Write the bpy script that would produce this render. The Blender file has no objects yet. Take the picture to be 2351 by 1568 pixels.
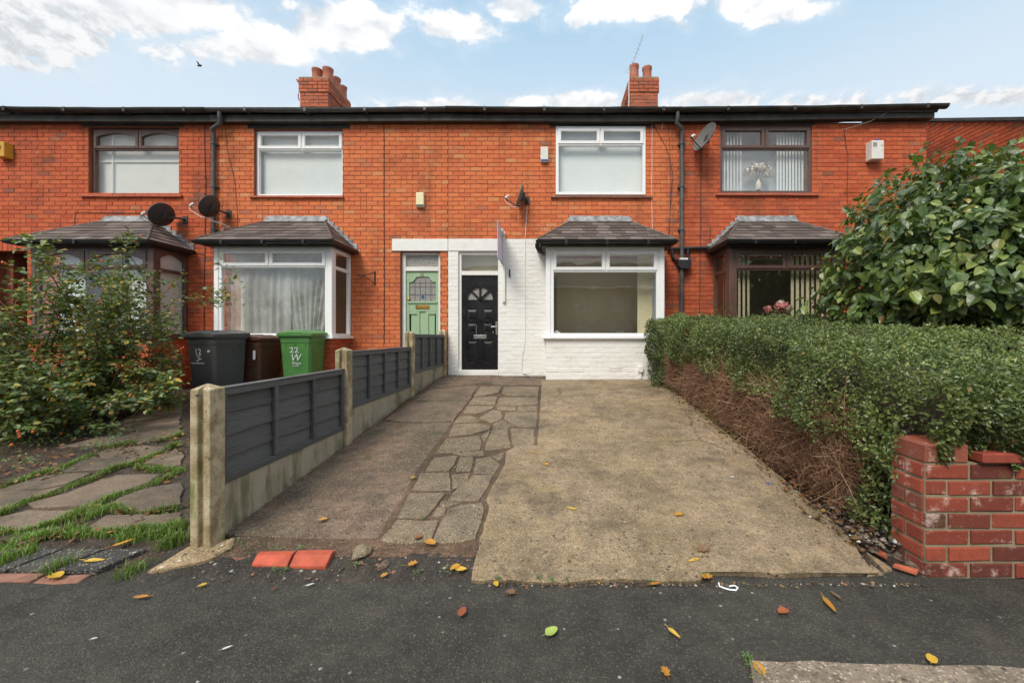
import bpy, bmesh, math, random
import numpy as np
from mathutils import Vector, Matrix, Euler

R = math.radians
random.seed(7)
rng = np.random.default_rng(7)
scene = bpy.context.scene
col = scene.collection

# ------------------------------------------------------------------ camera, sky, sun, exposure
EYE = 1.33
FPX, VX, VY = 920.0, 1262.0, 773.0        # survey of the photograph (2351 px wide): focal length and vanishing point
cam_d = bpy.data.cameras.new('camera')
cam = bpy.data.objects.new('camera', cam_d)
col.objects.link(cam)
cam.location = (0, 0, EYE)
cam.rotation_euler = (R(90), 0, 0)
cam_d.sensor_width = 36.0
cam_d.lens = 36.0 * FPX / 2351.0
cam_d.shift_x = -(VX - 1175.5) / 2351.0
cam_d.shift_y = -(784.0 - VY) / 2351.0
cam_d.clip_start = 0.05
cam_d.clip_end = 2000
scene.camera = cam

SUN_EL, SUN_AZ = R(48), R(205)            # azimuth clockwise from +Y
world = bpy.data.worlds.new('World')
scene.world = world
world.use_nodes = True
scene.view_settings.view_transform = 'Standard'
scene.view_settings.look = 'None'
scene.view_settings.exposure = 1.20
scene.view_settings.gamma = 1.0
scene.view_settings.use_curve_mapping = False

sun_d = bpy.data.lights.new('sun', 'SUN')
sun_d.energy = 1.3
sun_d.angle = R(24)
sun_d.color = (1.0, 0.93, 0.83)
sun = bpy.data.objects.new('sun', sun_d)
col.objects.link(sun)
sdir = Vector((math.sin(SUN_AZ) * math.cos(SUN_EL), math.cos(SUN_AZ) * math.cos(SUN_EL), math.sin(SUN_EL)))
sun.rotation_euler = (-sdir).to_track_quat('-Z', 'Y').to_euler()
sun.location = sdir * 40


class NT:
    """small node-tree writer"""
    def __init__(s, tree):
        s.t = tree
        tree.nodes.clear()

    def n(s, kind, props=None, out=0, **kw):
        nd = s.t.nodes.new(kind)
        for k, v in (props or {}).items():
            setattr(nd, k, v)
        for k, v in kw.items():
            key = k.replace('_', ' ')
            sock = nd.inputs[int(k[1:])] if k[0] == 'i' and k[1:].isdigit() else nd.inputs[key]
            if isinstance(v, bpy.types.NodeSocket):
                s.t.links.new(v, sock)
            else:
                sock.default_value = v
        return nd.outputs[out] if out is not None else nd

    def m(s, op, a, b=0.0, c=0.0, clamp=False):
        return s.n('ShaderNodeMath', {'operation': op, 'use_clamp': clamp}, i0=a, i1=b, i2=c)

    def mix(s, fac, a, b, blend='MIX'):
        nd = s.t.nodes.new('ShaderNodeMix')
        nd.data_type = 'RGBA'
        nd.blend_type = blend
        for i, v in ((0, fac), (6, a), (7, b)):
            if isinstance(v, bpy.types.NodeSocket):
                s.t.links.new(v, nd.inputs[i])
            else:
                nd.inputs[i].default_value = v if i == 0 else (tuple(v) + (1,))[:4]
        return nd.outputs[2]

    def ramp(s, fac, stops, interp='LINEAR'):
        nd = s.t.nodes.new('ShaderNodeValToRGB')
        nd.color_ramp.interpolation = interp
        els = nd.color_ramp.elements
        while len(els) > 1:
            els.remove(els[-1])
        for i, (p, c) in enumerate(stops):
            e = els[0] if i == 0 else els.new(p)
            e.position = p
            if not hasattr(c, '__len__'):
                c = (c, c, c)
            e.color = (tuple(c) + (1,))[:4]
        s.t.links.new(fac, nd.inputs[0])
        return nd.outputs[0]

    def maprange(s, v, a, b, c=0.0, d=1.0, smooth=True):
        return s.n('ShaderNodeMapRange', {'interpolation_type': 'SMOOTHSTEP' if smooth else 'LINEAR'}, Value=v, From_Min=a, From_Max=b, To_Min=c, To_Max=d)

    def noise(s, vec, scale, detail=4, rough=0.55, out=0):
        return s.n('ShaderNodeTexNoise', out=out, Vector=vec, Scale=scale, Detail=detail, Roughness=rough)

    def pos(s):
        return s.n('ShaderNodeNewGeometry', out=0)

    def island(s):
        nd = s.t.nodes.new('ShaderNodeNewGeometry')
        return nd.outputs['Random Per Island']

    def objrand(s):
        nd = s.t.nodes.new('ShaderNodeObjectInfo')
        return nd.outputs['Random']

    def rnd(s, k=1.0):
        """a random number per piece, for single pieces and for pieces joined in one mesh alike"""
        v = s.m('ADD', s.m('MULTIPLY', s.objrand(), 7.31 * k), s.m('MULTIPLY', s.island(), 5.17 * k))
        return s.m('FRACT', v)


def azel(x, y):
    u, v = (x - VX) / FPX, (VY - y) / FPX
    return math.atan(u), math.atan(v / math.sqrt(1 + u * u))


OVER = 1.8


def build_sky():
    w = NT(world.node_tree)
    d = w.n('ShaderNodeTexCoord', out=0)                       # direction
    sky = w.n('ShaderNodeTexSky', {'sky_type': 'NISHITA', 'sun_disc': False, 'sun_elevation': SUN_EL, 'sun_rotation': SUN_AZ,
                                   'air_density': 1.0, 'dust_density': 0.6, 'ozone_density': 1.0, 'altitude': 20.0})
    sep = w.n('ShaderNodeSeparateXYZ', out=None, Vector=d)
    x, y, z = sep.outputs
    az = w.m('ARCTAN2', x, y)
    el = w.m('ARCSINE', z)
    warp = w.noise(d, 5.0, 5, 0.6, out=1)
    dw = w.n('ShaderNodeVectorMath', {'operation': 'SCALE'}, Vector=w.n('ShaderNodeVectorMath', {'operation': 'SUBTRACT'}, i0=warp, i1=(0.5, 0.5, 0.5)), Scale=0.06)
    dd = w.n('ShaderNodeVectorMath', {'operation': 'ADD'}, i0=d, i1=dw)
    flat = w.n('ShaderNodeVectorMath', {'operation': 'MULTIPLY'}, i0=dd, i1=(1, 1, 1.9))
    fine = w.noise(flat, 9.0, 9, 0.60)
    up = w.n('ShaderNodeVectorMath', {'operation': 'ADD'}, i0=flat, i1=(-0.02, 0.0, 0.055))
    fine_up = w.noise(up, 9.0, 6, 0.58)
    # clouds seen over the roofs: centre (px), half sizes (px), weight
    blobs = [(60, 70, 250, 95, 1.0), (330, 30, 300, 62, 1.0), (60, 145, 170, 32, .75), (590, 108, 180, 46, .9), (790, 62, 185, 62, 1.0),
             (450, 112, 120, 40, .7), (640, 18, 80, 28, .7), (1050, 62, 105, 42, .9), (1190, 22, 90, 36, .85), (1322, 48, 30, 22, .66), (1310, 14, 18, 12, .5),
             (1470, 0, 170, 52, .95), (1740, 15, 130, 45, .9), (1550, 48, 48, 22, .62), (2351, -80, 200, 60, .8),
             (1000, 240, 200, 16, .6), (1200, 232, 130, 24, .8), (1340, 232, 130, 26, .78), (1630, 232, 170, 28, .8), (1900, 236, 220, 26, .74), (2230, 225, 210, 28, .78), (830, 246, 200, 10, .5)]
    tot = None
    for bx, by, sx, sy, wt in blobs:
        a0, e0 = azel(bx, by)
        a1, _ = azel(bx + sx, by)
        a2, _ = azel(bx - sx, by)
        _, e1 = azel(bx, by - sy)
        _, e2 = azel(bx, by + sy)
        ka, ke = 1 / (abs(a1 - a2) / 2), 1 / (abs(e1 - e2) / 2)
        # the row of a cloud bends with azimuth exactly as a level row does over the street
        ca = w.m('MULTIPLY', w.m('SUBTRACT', az, a0), ka)
        ce = w.m('MULTIPLY', w.m('SUBTRACT', w.m('ARCTANGENT', w.m('MULTIPLY', w.m('TANGENT', el), w.m('DIVIDE', math.cos(a0), w.m('MAXIMUM', w.m('COSINE', az), 0.2)))), e0), ke)
        r2 = w.m('ADD', w.m('MULTIPLY', ca, ca), w.m('MULTIPLY', ce, ce))
        g = w.m('MULTIPLY', w.m('POWER', 2.718, w.m('MULTIPLY', r2, -0.75)), wt)
        tot = g if tot is None else w.m('MAXIMUM', tot, g)
    # the same kind of broken cloud over the rest of the sky
    broad = w.noise(d, 2.1, 3, 0.5)
    inview = w.m('MULTIPLY', w.maprange(y, 0.05, 0.35), w.maprange(el, R(46), R(40)))
    rest = w.m('MULTIPLY', w.maprange(broad, 0.40, 0.62), w.m('SUBTRACT', 1.0, inview))
    tot = w.m('MAXIMUM', tot, w.m('MULTIPLY', rest, 0.95))
    # small heaped cloud low down, broader heaps higher up
    heap = w.noise(w.n('ShaderNodeVectorMath', {'operation': 'MULTIPLY'}, i0=dd, i1=(1, 1, 1.5)), 30.0, 7, 0.6)
    lowk = w.maprange(el, R(31), R(26))
    fine2 = w.n('ShaderNodeMix', i0=lowk, i2=fine, i3=heap)
    dens = w.m('ADD', tot, w.m('MULTIPLY', w.m('SUBTRACT', fine2, 0.5), 1.75))
    mask = w.maprange(dens, 0.40, 0.68)
    wisp = w.m('MULTIPLY', w.maprange(dens, 0.10, 0.6), 0.22)
    mask = w.m('MAXIMUM', mask, wisp)
    heap_up = w.noise(w.n('ShaderNodeVectorMath', {'operation': 'ADD'}, i0=w.n('ShaderNodeVectorMath', {'operation': 'MULTIPLY'}, i0=dd, i1=(1, 1, 1.5)), i1=(-0.006, 0, 0.016)), 30.0, 5, 0.6)
    lit = w.n('ShaderNodeMix', i0=lowk, i2=w.maprange(w.m('SUBTRACT', fine, fine_up), -0.15, 0.12), i3=w.maprange(w.m('SUBTRACT', heap, heap_up), -0.16, 0.12))
    thick = w.maprange(dens, 0.80, 1.45)
    shade = w.m('SUBTRACT', w.m('ADD', 0.42, w.m('MULTIPLY', lit, 0.62)), w.m('MULTIPLY', w.m('MULTIPLY', thick, w.m('SUBTRACT', 1.0, lowk)), 0.30), clamp=False)
    cloud = w.mix(w.m('MAXIMUM', w.m('MINIMUM', shade, 1.0), 0.0), (2.1, 2.38, 2.65), (4.25, 4.27, 4.33))
    # overcast cloud is brighter overhead; extra boost above the view added as fill light
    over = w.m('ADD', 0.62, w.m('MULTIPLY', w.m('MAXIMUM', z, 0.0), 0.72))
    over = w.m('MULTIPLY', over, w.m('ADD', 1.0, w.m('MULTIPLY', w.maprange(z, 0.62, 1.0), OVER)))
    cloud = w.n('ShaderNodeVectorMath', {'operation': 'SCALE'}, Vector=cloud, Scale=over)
    low = w.maprange(el, R(42), R(22))
    base = w.mix(0.8, sky, (2.05, 3.05, 3.8))
    base = w.mix(w.m('MULTIPLY', low, 0.85), base, (3.1, 3.5, 3.9))
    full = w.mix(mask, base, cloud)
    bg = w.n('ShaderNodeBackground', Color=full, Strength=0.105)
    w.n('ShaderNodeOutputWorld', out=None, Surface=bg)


build_sky()


# ------------------------------------------------------------------ helpers
def px(x, y, Y):
    """a point of the photograph at depth Y"""
    return Vector(((x - VX) * Y / FPX, Y, EYE - (y - VY) * Y / FPX))


GM = [(-80, 0.0), (2.12, 0.0), (2.3, .03), (2.466, .057), (4.1, .22), (6.02, .466), (7.2, .545), (8.0, .556), (80, .556)]
GL = [(-80, 0.0), (2.12, 0.0), (2.35, .03), (2.6, .06), (4.0, .19), (5.0, .28), (6.0, .33), (80, .33)]


def zg(y, left=False):
    p = GL if left else GM
    return float(np.interp(y, [a for a, _ in p], [b for _, b in p]))


def unproject(x, y, left=False):
    """pixel of the photograph -> point on the ground"""
    a, b = 0.8, 9.5
    for _ in range(50):
        m = (a + b) / 2
        if EYE - (y - VY) * m / FPX - zg(m, left) > 0:
            a = m
        else:
            b = m
    return Vector(((x - VX) * a / FPX, a, zg(a, left)))


class MB:
    """collects shapes in world coordinates and links them as ONE mesh object"""
    def __init__(s):
        s.v, s.f, s.smooth = [], [], []

    def add(s, vs, fs, smooth=False):
        o = len(s.v)
        s.v += [tuple(p) for p in vs]
        s.f += [tuple(i + o for i in f) for f in fs]
        s.smooth += [smooth] * len(fs)
        return s

    def box(s, x0, x1, y0, y1, z0, z1):
        vs = [(x0, y0, z0), (x1, y0, z0), (x1, y1, z0), (x0, y1, z0), (x0, y0, z1), (x1, y0, z1), (x1, y1, z1), (x0, y1, z1)]
        return s.add(vs, [(0, 3, 2, 1), (4, 5, 6, 7), (0, 1, 5, 4), (1, 2, 6, 5), (2, 3, 7, 6), (3, 0, 4, 7)])

    def cbox(s, x0, x1, y0, y1, z0, z1, c=.004):
        """box with chamfered edges"""
        vs, fs = [], []
        c = min(c, (x1 - x0) * .45, (y1 - y0) * .45, (z1 - z0) * .45)
        X, Y, Z = (x0, x1), (y0, y1), (z0, z1)
        idx = {}
        for i in (0, 1):
            for j in (0, 1):
                for k in (0, 1):
                    sx, sy, sz = (c if i == 0 else -c), (c if j == 0 else -c), (c if k == 0 else -c)
                    for a in range(3):
                        p = [X[i], Y[j], Z[k]]
                        for b, sv in enumerate((sx, sy, sz)):
                            if b != a:
                                p[b] += sv
                        idx[(i, j, k, a)] = len(vs)
                        vs.append(p)
        q = lambda *l: fs.append(tuple(idx[t] for t in l))
        q((0, 0, 0, 0), (0, 0, 1, 0), (0, 1, 1, 0), (0, 1, 0, 0)); q((1, 0, 0, 0), (1, 1, 0, 0), (1, 1, 1, 0), (1, 0, 1, 0))
        q((0, 0, 0, 1), (1, 0, 0, 1), (1, 0, 1, 1), (0, 0, 1, 1)); q((0, 1, 0, 1), (0, 1, 1, 1), (1, 1, 1, 1), (1, 1, 0, 1))
        q((0, 0, 0, 2), (0, 1, 0, 2), (1, 1, 0, 2), (1, 0, 0, 2)); q((0, 0, 1, 2), (1, 0, 1, 2), (1, 1, 1, 2), (0, 1, 1, 2))
        for i in (0, 1):
            for j in (0, 1):
                q((i, j, 0, 0), (i, j, 1, 0), (i, j, 1, 1), (i, j, 0, 1))
                q((i, 0, j, 0), (i, 1, j, 0), (i, 1, j, 2), (i, 0, j, 2))
                q((0, i, j, 1), (1, i, j, 1), (1, i, j, 2), (0, i, j, 2))
                for k in (0, 1):
                    q((i, j, k, 0), (i, j, k, 1), (i, j, k, 2))
        return s.add(vs, fs)

    def obox(s, c, ax, ay, az, hx, hy, hz):
        c, ax, ay, az = Vector(c), Vector(ax).normalized(), Vector(ay).normalized(), Vector(az).normalized()
        vs = [c + ax * (hx * i) + ay * (hy * j) + az * (hz * k) for k in (-1, 1) for (i, j) in ((-1, -1), (1, -1), (1, 1), (-1, 1))]
        return s.add(vs, [(0, 3, 2, 1), (4, 5, 6, 7), (0, 1, 5, 4), (1, 2, 6, 5), (2, 3, 7, 6), (3, 0, 4, 7)])

    def tube(s, pts, r, n=8, caps=True):
        pts = [Vector(p) for p in pts]
        rs = r if hasattr(r, '__len__') else [r] * len(pts)
        vs, fs = [], []
        prev = None
        for i, p in enumerate(pts):
            t = (pts[min(i + 1, len(pts) - 1)] - pts[max(i - 1, 0)])
            t = t.normalized() if t.length > 1e-9 else Vector((0, 0, 1))
            if prev is None:
                a = t.orthogonal().normalized()
            else:
                a = (prev - t * prev.dot(t))
                a = a.normalized() if a.length > 1e-6 else t.orthogonal().normalized()
            prev = a
            b = t.cross(a)
            for k in range(n):
                an = 2 * math.pi * k / n
                vs.append(p + (a * math.cos(an) + b * math.sin(an)) * rs[i])
        for i in range(len(pts) - 1):
            for k in range(n):
                fs.append((i * n + k, i * n + (k + 1) % n, (i + 1) * n + (k + 1) % n, (i + 1) * n + k))
        if caps:
            fs.append(tuple(reversed(range(n))))
            fs.append(tuple((len(pts) - 1) * n + k for k in range(n)))
        return s.add(vs, fs, True)

    def lathe(s, c, prof, n=20, caps=True):
        """prof: (radius, z) pairs about the vertical through c"""
        vs, fs = [], []
        for r, z in prof:
            for k in range(n):
                a = 2 * math.pi * k / n
                vs.append((c[0] + r * math.cos(a), c[1] + r * math.sin(a), c[2] + z))
        for i in range(len(prof) - 1):
            for k in range(n):
                fs.append((i * n + k, i * n + (k + 1) % n, (i + 1) * n + (k + 1) % n, (i + 1) * n + k))
        if caps:
            fs.append(tuple(reversed(range(n))))
            fs.append(tuple((len(prof) - 1) * n + k for k in range(n)))
        return s.add(vs, fs, True)

    def prism(s, poly, ext):
        """flat polygon (3D points) extruded by vector ext"""
        ext = Vector(ext)
        n = len(poly)
        a = [Vector(p) for p in poly]
        b = [p + ext for p in a]
        fs = [tuple(range(n)), tuple(reversed(range(n, 2 * n)))] + [(i, i + n, (i + 1) % n + n, (i + 1) % n) for i in range(n)]
        return s.add(a + b, fs)

    def grid(s, P, smooth=True):
        """P[i][j] points"""
        h, w = len(P), len(P[0])
        vs = [p for row in P for p in row]
        fs = [(i * w + j, i * w + j + 1, (i + 1) * w + j + 1, (i + 1) * w + j) for i in range(h - 1) for j in range(w - 1)]
        return s.add(vs, fs, smooth)

    def build(s, name, mat=None, parent=None, fix=True):
        off = wloc(parent) if parent is not None else Vector((0, 0, 0))
        me = bpy.data.meshes.new(name)
        v = np.array([tuple(p) for p in s.v], dtype=float).reshape(-1, 3) - np.array(off)
        me.from_pydata(v.tolist(), [], s.f)
        me.polygons.foreach_set('use_smooth', s.smooth)
        if fix:
            bm = bmesh.new()
            bm.from_mesh(me)
            bmesh.ops.recalc_face_normals(bm, faces=bm.faces)
            bm.to_mesh(me)
            bm.free()
        if any(s.smooth):
            try:
                me.set_sharp_from_angle(angle=R(40))
            except Exception:
                pass
        if mat:
            me.materials.append(mat)
        o = bpy.data.objects.new(name, me)
        col.objects.link(o)
        if parent is not None:
            o.parent = parent
        return o


def wloc(o):
    v = Vector((0, 0, 0))
    while o is not None:
        v += o.location
        o = o.parent
    return v


def tag(o, label=None, cat=None, group=None, kind=None):
    for k, v in (('label', label), ('category', cat), ('group', group), ('kind', kind)):
        if v:
            o[k] = v
    return o


def empty(name, loc, label=None, cat=None, group=None):
    o = bpy.data.objects.new(name, None)
    o.empty_display_size = .2
    col.objects.link(o)
    o.location = loc
    return tag(o, label, cat, group)


def raw_mesh(name, verts, faces, mat, smooth=False):
    """fast mesh from numpy arrays with faces of one size"""
    me = bpy.data.meshes.new(name)
    n, k = faces.shape
    me.vertices.add(len(verts))
    me.vertices.foreach_set('co', np.asarray(verts, dtype=np.float32).ravel())
    me.loops.add(n * k)
    me.loops.foreach_set('vertex_index', faces.astype(np.int32).ravel())
    me.polygons.add(n)
    me.polygons.foreach_set('loop_start', np.arange(0, n * k, k, dtype=np.int32))
    me.polygons.foreach_set('loop_total', np.full(n, k, dtype=np.int32))
    me.polygons.foreach_set('use_smooth', np.full(n, smooth))
    me.update(calc_edges=True)
    me.validate()
    if mat:
        me.materials.append(mat)
    return me


def link(name, me, parent=None, loc=None):
    o = bpy.data.objects.new(name, me)
    col.objects.link(o)
    if parent is not None:
        o.parent = parent
    if loc is not None:
        o.location = loc
    return o


# ------------------------------------------------------------------ materials
MATS = {}


def material(name):
    m = bpy.data.materials.new(name)
    m.use_nodes = True
    MATS[name] = m
    return m, NT(m.node_tree)


def finish(t, color, rough=.7, bump=None, bstr=.3, bdist=.01, spec=.4, metal=0.0, **kw):
    args = dict(Base_Color=color if isinstance(color, bpy.types.NodeSocket) else (tuple(color) + (1,))[:4], Roughness=rough, Metallic=metal)
    args['Specular_IOR_Level'] = spec
    args.update(kw)
    if bump is not None:
        args['Normal'] = t.n('ShaderNodeBump', Height=bump, Strength=bstr, Distance=bdist)
    b = t.n('ShaderNodeBsdfPrincipled', **args)
    t.n('ShaderNodeOutputMaterial', out=None, Surface=b)


def plain(name, c, rough=.5, var=.12, nscale=14, bstr=.08, spec=.45, metal=0.0, grime=.0):
    """painted or moulded surface: slight mottling, fine relief, a little grime"""
    m, t = material(name)
    p = t.pos()
    n1 = t.noise(p, nscale, 5)
    n2 = t.noise(p, 2.3, 4, .65)
    k = t.maprange(n1, .3, .7, 1 - var, 1 + var * .5)
    cc = t.mix(1.0, c, t.n('ShaderNodeCombineXYZ', X=k, Y=k, Z=k), 'MULTIPLY')
    if grime:
        cc = t.mix(t.m('MULTIPLY', t.maprange(n2, .48, .72), grime), cc, (.10, .085, .06))
    rr = t.maprange(n2, .3, .7, max(rough - .1, .05), min(rough + .12, 1))
    finish(t, cc, rr, t.noise(p, 90, 3), bstr, .004, spec, metal)
    return m


def brick_mat(name, stops, stain=.5, bloom=.0, mottled=.35):
    m, t = material(name)
    p = t.pos()
    r = t.rnd()
    c = t.ramp(r, stops)
    n = t.noise(p, 26, 5, .65)
    c = t.mix(t.m('MULTIPLY', t.maprange(n, .42, .75), mottled), c, (.21, .055, .022))
    c = t.mix(t.m('MULTIPLY', t.maprange(t.noise(p, 60, 3), .60, .75), .35), c, (.60, .30, .16))
    big = t.noise(p, .9 if not bloom else 2.6, 5, .65)
    c = t.mix(t.m('MULTIPLY', t.maprange(big, .52, .74), stain), c, (.13, .055, .032) if not bloom else (.055, .03, .022))
    if bloom:
        c = t.mix(t.m('MULTIPLY', t.maprange(t.noise(p, 7, 6, .75), .54, .68), bloom), c, (.62, .47, .40))
        c = t.mix(t.m('MULTIPLY', t.maprange(t.noise(p, 4.3, 5, .7), .58, .72), .6), c, (.14, .13, .05))
    if name in ('brick_bright', 'brick_red'):                       # soot that has run down beside the rain pipes
        x, y, z = t.n('ShaderNodeSeparateXYZ', out=None, Vector=p).outputs
        st = t.noise(t.n('ShaderNodeVectorMath', {'operation': 'MULTIPLY'}, i0=p, i1=(1, 1, .22)), 4.5, 6, .7)
        c = t.mix(t.m('MULTIPLY', t.maprange(t.noise(t.n('ShaderNodeVectorMath', {'operation': 'MULTIPLY'}, i0=p, i1=(1, 1, .16)), 2.4, 6, .7), .53, .70), .40), c, (.12, .06, .042))
        c = t.mix(t.m('MULTIPLY', t.maprange(t.noise(p, 1.6, 6, .75), .60, .72), .30), c, (.62, .36, .24))
        for xp in (-6.60, 2.64):
            d = t.m('ABSOLUTE', t.m('SUBTRACT', x, xp))
            k = t.m('MULTIPLY', t.maprange(d, .42, .03), t.maprange(st, .40, .62))
            c = t.mix(t.m('MULTIPLY', k, .62), c, (.075, .038, .026))
    finish(t, c, .88, t.noise(p, 75, 5, .7), .45, .006, .25)
    return m


def make_mats():
    brick_mat('brick_bright', [(0, (.60, .150, .062)), (.25, (.67, .180, .070)), (.6, (.71, .215, .080)), (.85, (.62, .16, .066)), (.96, (.66, .28, .12)), (.985, (.50, .16, .085)), (1, (.36, .16, .10))], .38, mottled=.3)
    brick_mat('brick_red', [(0, (.47, .090, .040)), (.3, (.55, .120, .050)), (.6, (.59, .140, .055)), (.88, (.50, .105, .045)), (.96, (.42, .10, .052)), (.985, (.29, .10, .065)), (1, (.5, .18, .09))], .62, mottled=.38)
    brick_mat('brick_garden', [(0, (.26, .055, .035)), (.3, (.36, .080, .045)), (.55, (.24, .052, .034)), (.75, (.14, .038, .028)), (.9, (.09, .032, .026)), (1, (.42, .13, .08))], .75, mottled=.5, bloom=.75)
    brick_mat('brick_chimney', [(0, (.46, .13, .07)), (.4, (.55, .17, .085)), (.7, (.42, .12, .065)), (1, (.33, .13, .085))], .45, mottled=.4)
    m, t = material('brick_painted')
    p = t.pos()
    c = t.mix(t.m('MULTIPLY', t.maprange(t.noise(p, 1.7, 6, .7), .50, .74), .35), (.80, .785, .74), (.62, .55, .44))
    c = t.mix(t.m('MULTIPLY', t.maprange(t.noise(p, 34, 4, .7), .66, .74), .5), c, (.48, .36, .26))
    finish(t, c, .62, t.noise(p, 60, 4), .35, .005, .35)
    m, t = material('mortar')
    p = t.pos()
    c = t.mix(t.noise(p, 6, 5), (.22, .070, .038), (.31, .125, .070))
    finish(t, c, .95, t.noise(p, 140, 3), .4, .004, .2)
    m, t = material('mortar_pale')
    p = t.pos()
    c = t.mix(t.noise(p, 8, 5), (.21, .17, .105), (.37, .315, .215))
    c = t.mix(t.m('MULTIPLY', t.maprange(t.noise(p, 5, 4), .5, .7), .6), c, (.12, .13, .05))
    finish(t, c, .95, t.noise(p, 120, 3), .5, .005, .2)
    m, t = material('mortar_painted')
    p = t.pos()
    c = t.mix(t.maprange(t.noise(p, 5, 5, .7), .52, .72), (.78, .765, .72), (.60, .56, .50))
    finish(t, c, .7, t.noise(p, 120, 3), .3, .004, .3)
    plain('paint_white', (.80, .785, .74), .55, .05, 9, .12, grime=.12)
    plain('opposite_brick', (.34, .235, .13), .9, .3, 6, .1)
    plain('upvc_white', (.87, .87, .86), .32, .03, 4, .02, .5, grime=.05)
    plain('upvc_brown', (.125, .070, .055), .34, .15, 8, .04, .5)
    plain('black_plastic', (.018, .018, .019), .38, .2, 12, .05, .5)
    plain('fascia_dark', (.040, .037, .031), .55, .45, 5, .15, .4, 0.0, .35)
    plain('pipe_grey', (.085, .09, .088), .45, .3, 7, .08, .45)
    plain('lead', (.33, .335, .34), .55, .5, 9, .25, .4, 0.0, .35)
    plain('terracotta', (.46, .12, .06), .65, .25, 16, .25)
    plain('terracotta_dull', (.26, .12, .08), .8, .3, 16, .3, grime=.3)
    plain('pot_clay', (.50, .17, .10), .75, .2, 9, .2, grime=.25)
    plain('door_green', (.33, .47, .29), .42, .05, 8, .05)
    plain('door_black', (.010, .010, .011), .28, .2, 9, .04, .5)
    plain('brass', (.55, .33, .09), .35, .15, 20, .05, .5, .9)
    plain('chrome', (.62, .60, .56), .28, .1, 20, .03, .5, .9)
    plain('bin_grey', (.080, .080, .079), .48, .12, 5, .10, .4, 0.0, .35)
    plain('bin_brown', (.085, .034, .020), .5, .15, 5, .10, .4, 0.0, .35)
    plain('bin_green', (.085, .25, .062), .45, .10, 5, .10, .4, 0.0, .35)
    plain('print_white', (.8, .8, .8), .5, .04, 9, .02)
    plain('dish_dark', (.050, .050, .050), .6, .15, 30, .1)
    plain('dish_grey', (.15, .145, .135), .5, .1, 30, .05)
    plain('alarm_yellow', (.62, .33, .035), .4, .08, 8, .03, grime=.1)
    plain('alarm_cream', (.80, .70, .42), .4, .05, 8, .03)
    plain('alarm_white', (.72, .69, .63), .4, .07, 8, .03, grime=.25)
    plain('alarm_blue', (.03, .09, .33), .3, .05, 8, .03)
    plain('sign_purple', (.19, .055, .24), .35, .05, 5, .02)
    plain('sign_lilac', (.62, .54, .68), .35, .04, 5, .02)
    plain('cable_dark', (.05, .035, .03), .6, .2, 9, .05)
    plain('cable_white', (.72, .70, .66), .5, .1, 9, .05)
    plain('curtain_cream', (.66, .58, .38), .8, .08, 20, .1)
    plain('blind_white', (.80, .82, .80), .75, .03, 5, .03)
    plain('plaster_beige', (.80, .71, .50), .85, .05, 3, .05)
    plain('plaster_white', (.74, .74, .70), .85, .03, 3, .05)
    plain('plaster_blue', (.70, .74, .78), .85, .03, 3, .05)
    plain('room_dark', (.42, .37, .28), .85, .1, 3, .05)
    plain('carpet', (.42, .35, .26), .95, .2, 40, .2)
    plain('vase_silver', (.6, .6, .55), .2, .1, 9, .02, .5, .8)
    plain('petal_pink', (.75, .28, .26), .7, .25, 30, .1)
    plain('petal_white', (.82, .74, .66), .7, .15, 30, .1)
    plain('plastic_blue', (.02, .16, .55), .35, .05, 9, .02)
    plain('coping_red', (.34, .070, .042), .7, .3, 9, .25, grime=.35)
    plain('litter_white', (.55, .54, .51), .6, .15, 40, .1)
    plain('roof_slate_flat', (.07, .065, .062), .8, .3, 6, .2)
    plain('bird_black', (.012, .012, .014), .6, .1, 9, .05)
    # slates of the bay roofs
    m, t = material('slate')
    p = t.pos()
    c = t.ramp(t.rnd(), [(0, (.075, .060, .052)), (.4, (.115, .090, .078)), (.75, (.145, .115, .098)), (1, (.19, .155, .135))])
    c = t.mix(t.m('MULTIPLY', t.maprange(t.noise(p, 16, 5, .7), .55, .72), .4), c, (.16, .13, .11))
    finish(t, c, .62, t.noise(p, 40, 5), .4, .006, .35)
    # fence: grey-painted sawn boards
    m, t = material('fence_paint')
    p = t.pos()
    st = t.n('ShaderNodeVectorMath', {'operation': 'MULTIPLY'}, i0=p, i1=(1, 1.6, 34))
    g = t.noise(st, 3.2, 5, .6)
    r = t.rnd()
    c = t.ramp(r, [(0, (.092, .092, .092)), (1, (.125, .125, .124))])
    c = t.mix(t.m('MULTIPLY', t.maprange(g, .48, .68), .75), c, (.060, .060, .060))
    c = t.mix(t.m('MULTIPLY', t.maprange(t.noise(p, 2.2, 5, .7), .55, .72), .35), c, (.10, .095, .07))
    c = t.mix(t.m('MULTIPLY', t.maprange(t.noise(p, 7, 5), .62, .8), .5), c, (.12, .12, .12))
    finish(t, c, .60, g, .35, .006, .35)
    # weathered concrete of posts and gravel boards
    m, t = material('concrete_post')
    p = t.pos()
    c = t.mix(t.maprange(t.noise(p, 7, 6, .7), .35, .65), (.28, .205, .11), (.56, .47, .31))
    st = t.n('ShaderNodeVectorMath', {'operation': 'MULTIPLY'}, i0=p, i1=(1, 1, .25))
    c = t.mix(t.m('MULTIPLY', t.maprange(t.noise(st, 11, 5, .7), .50, .68), .75), c, (.16, .20, .045))
    c = t.mix(t.m('MULTIPLY', t.maprange(t.noise(st, 5.0, 5, .7), .54, .72), .55), c, (.11, .085, .05))
    c = t.mix(t.m('MULTIPLY', t.maprange(t.noise(p, 70, 3), .62, .70), .8), c, (.06, .05, .03))
    finish(t, c, .92, t.noise(p, 130, 4, .7), .7, .006, .2)
    m, t = material('concrete_board')
    p = t.pos()
    st = t.n('ShaderNodeVectorMath', {'operation': 'MULTIPLY'}, i0=p, i1=(1, 1, .22))
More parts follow.
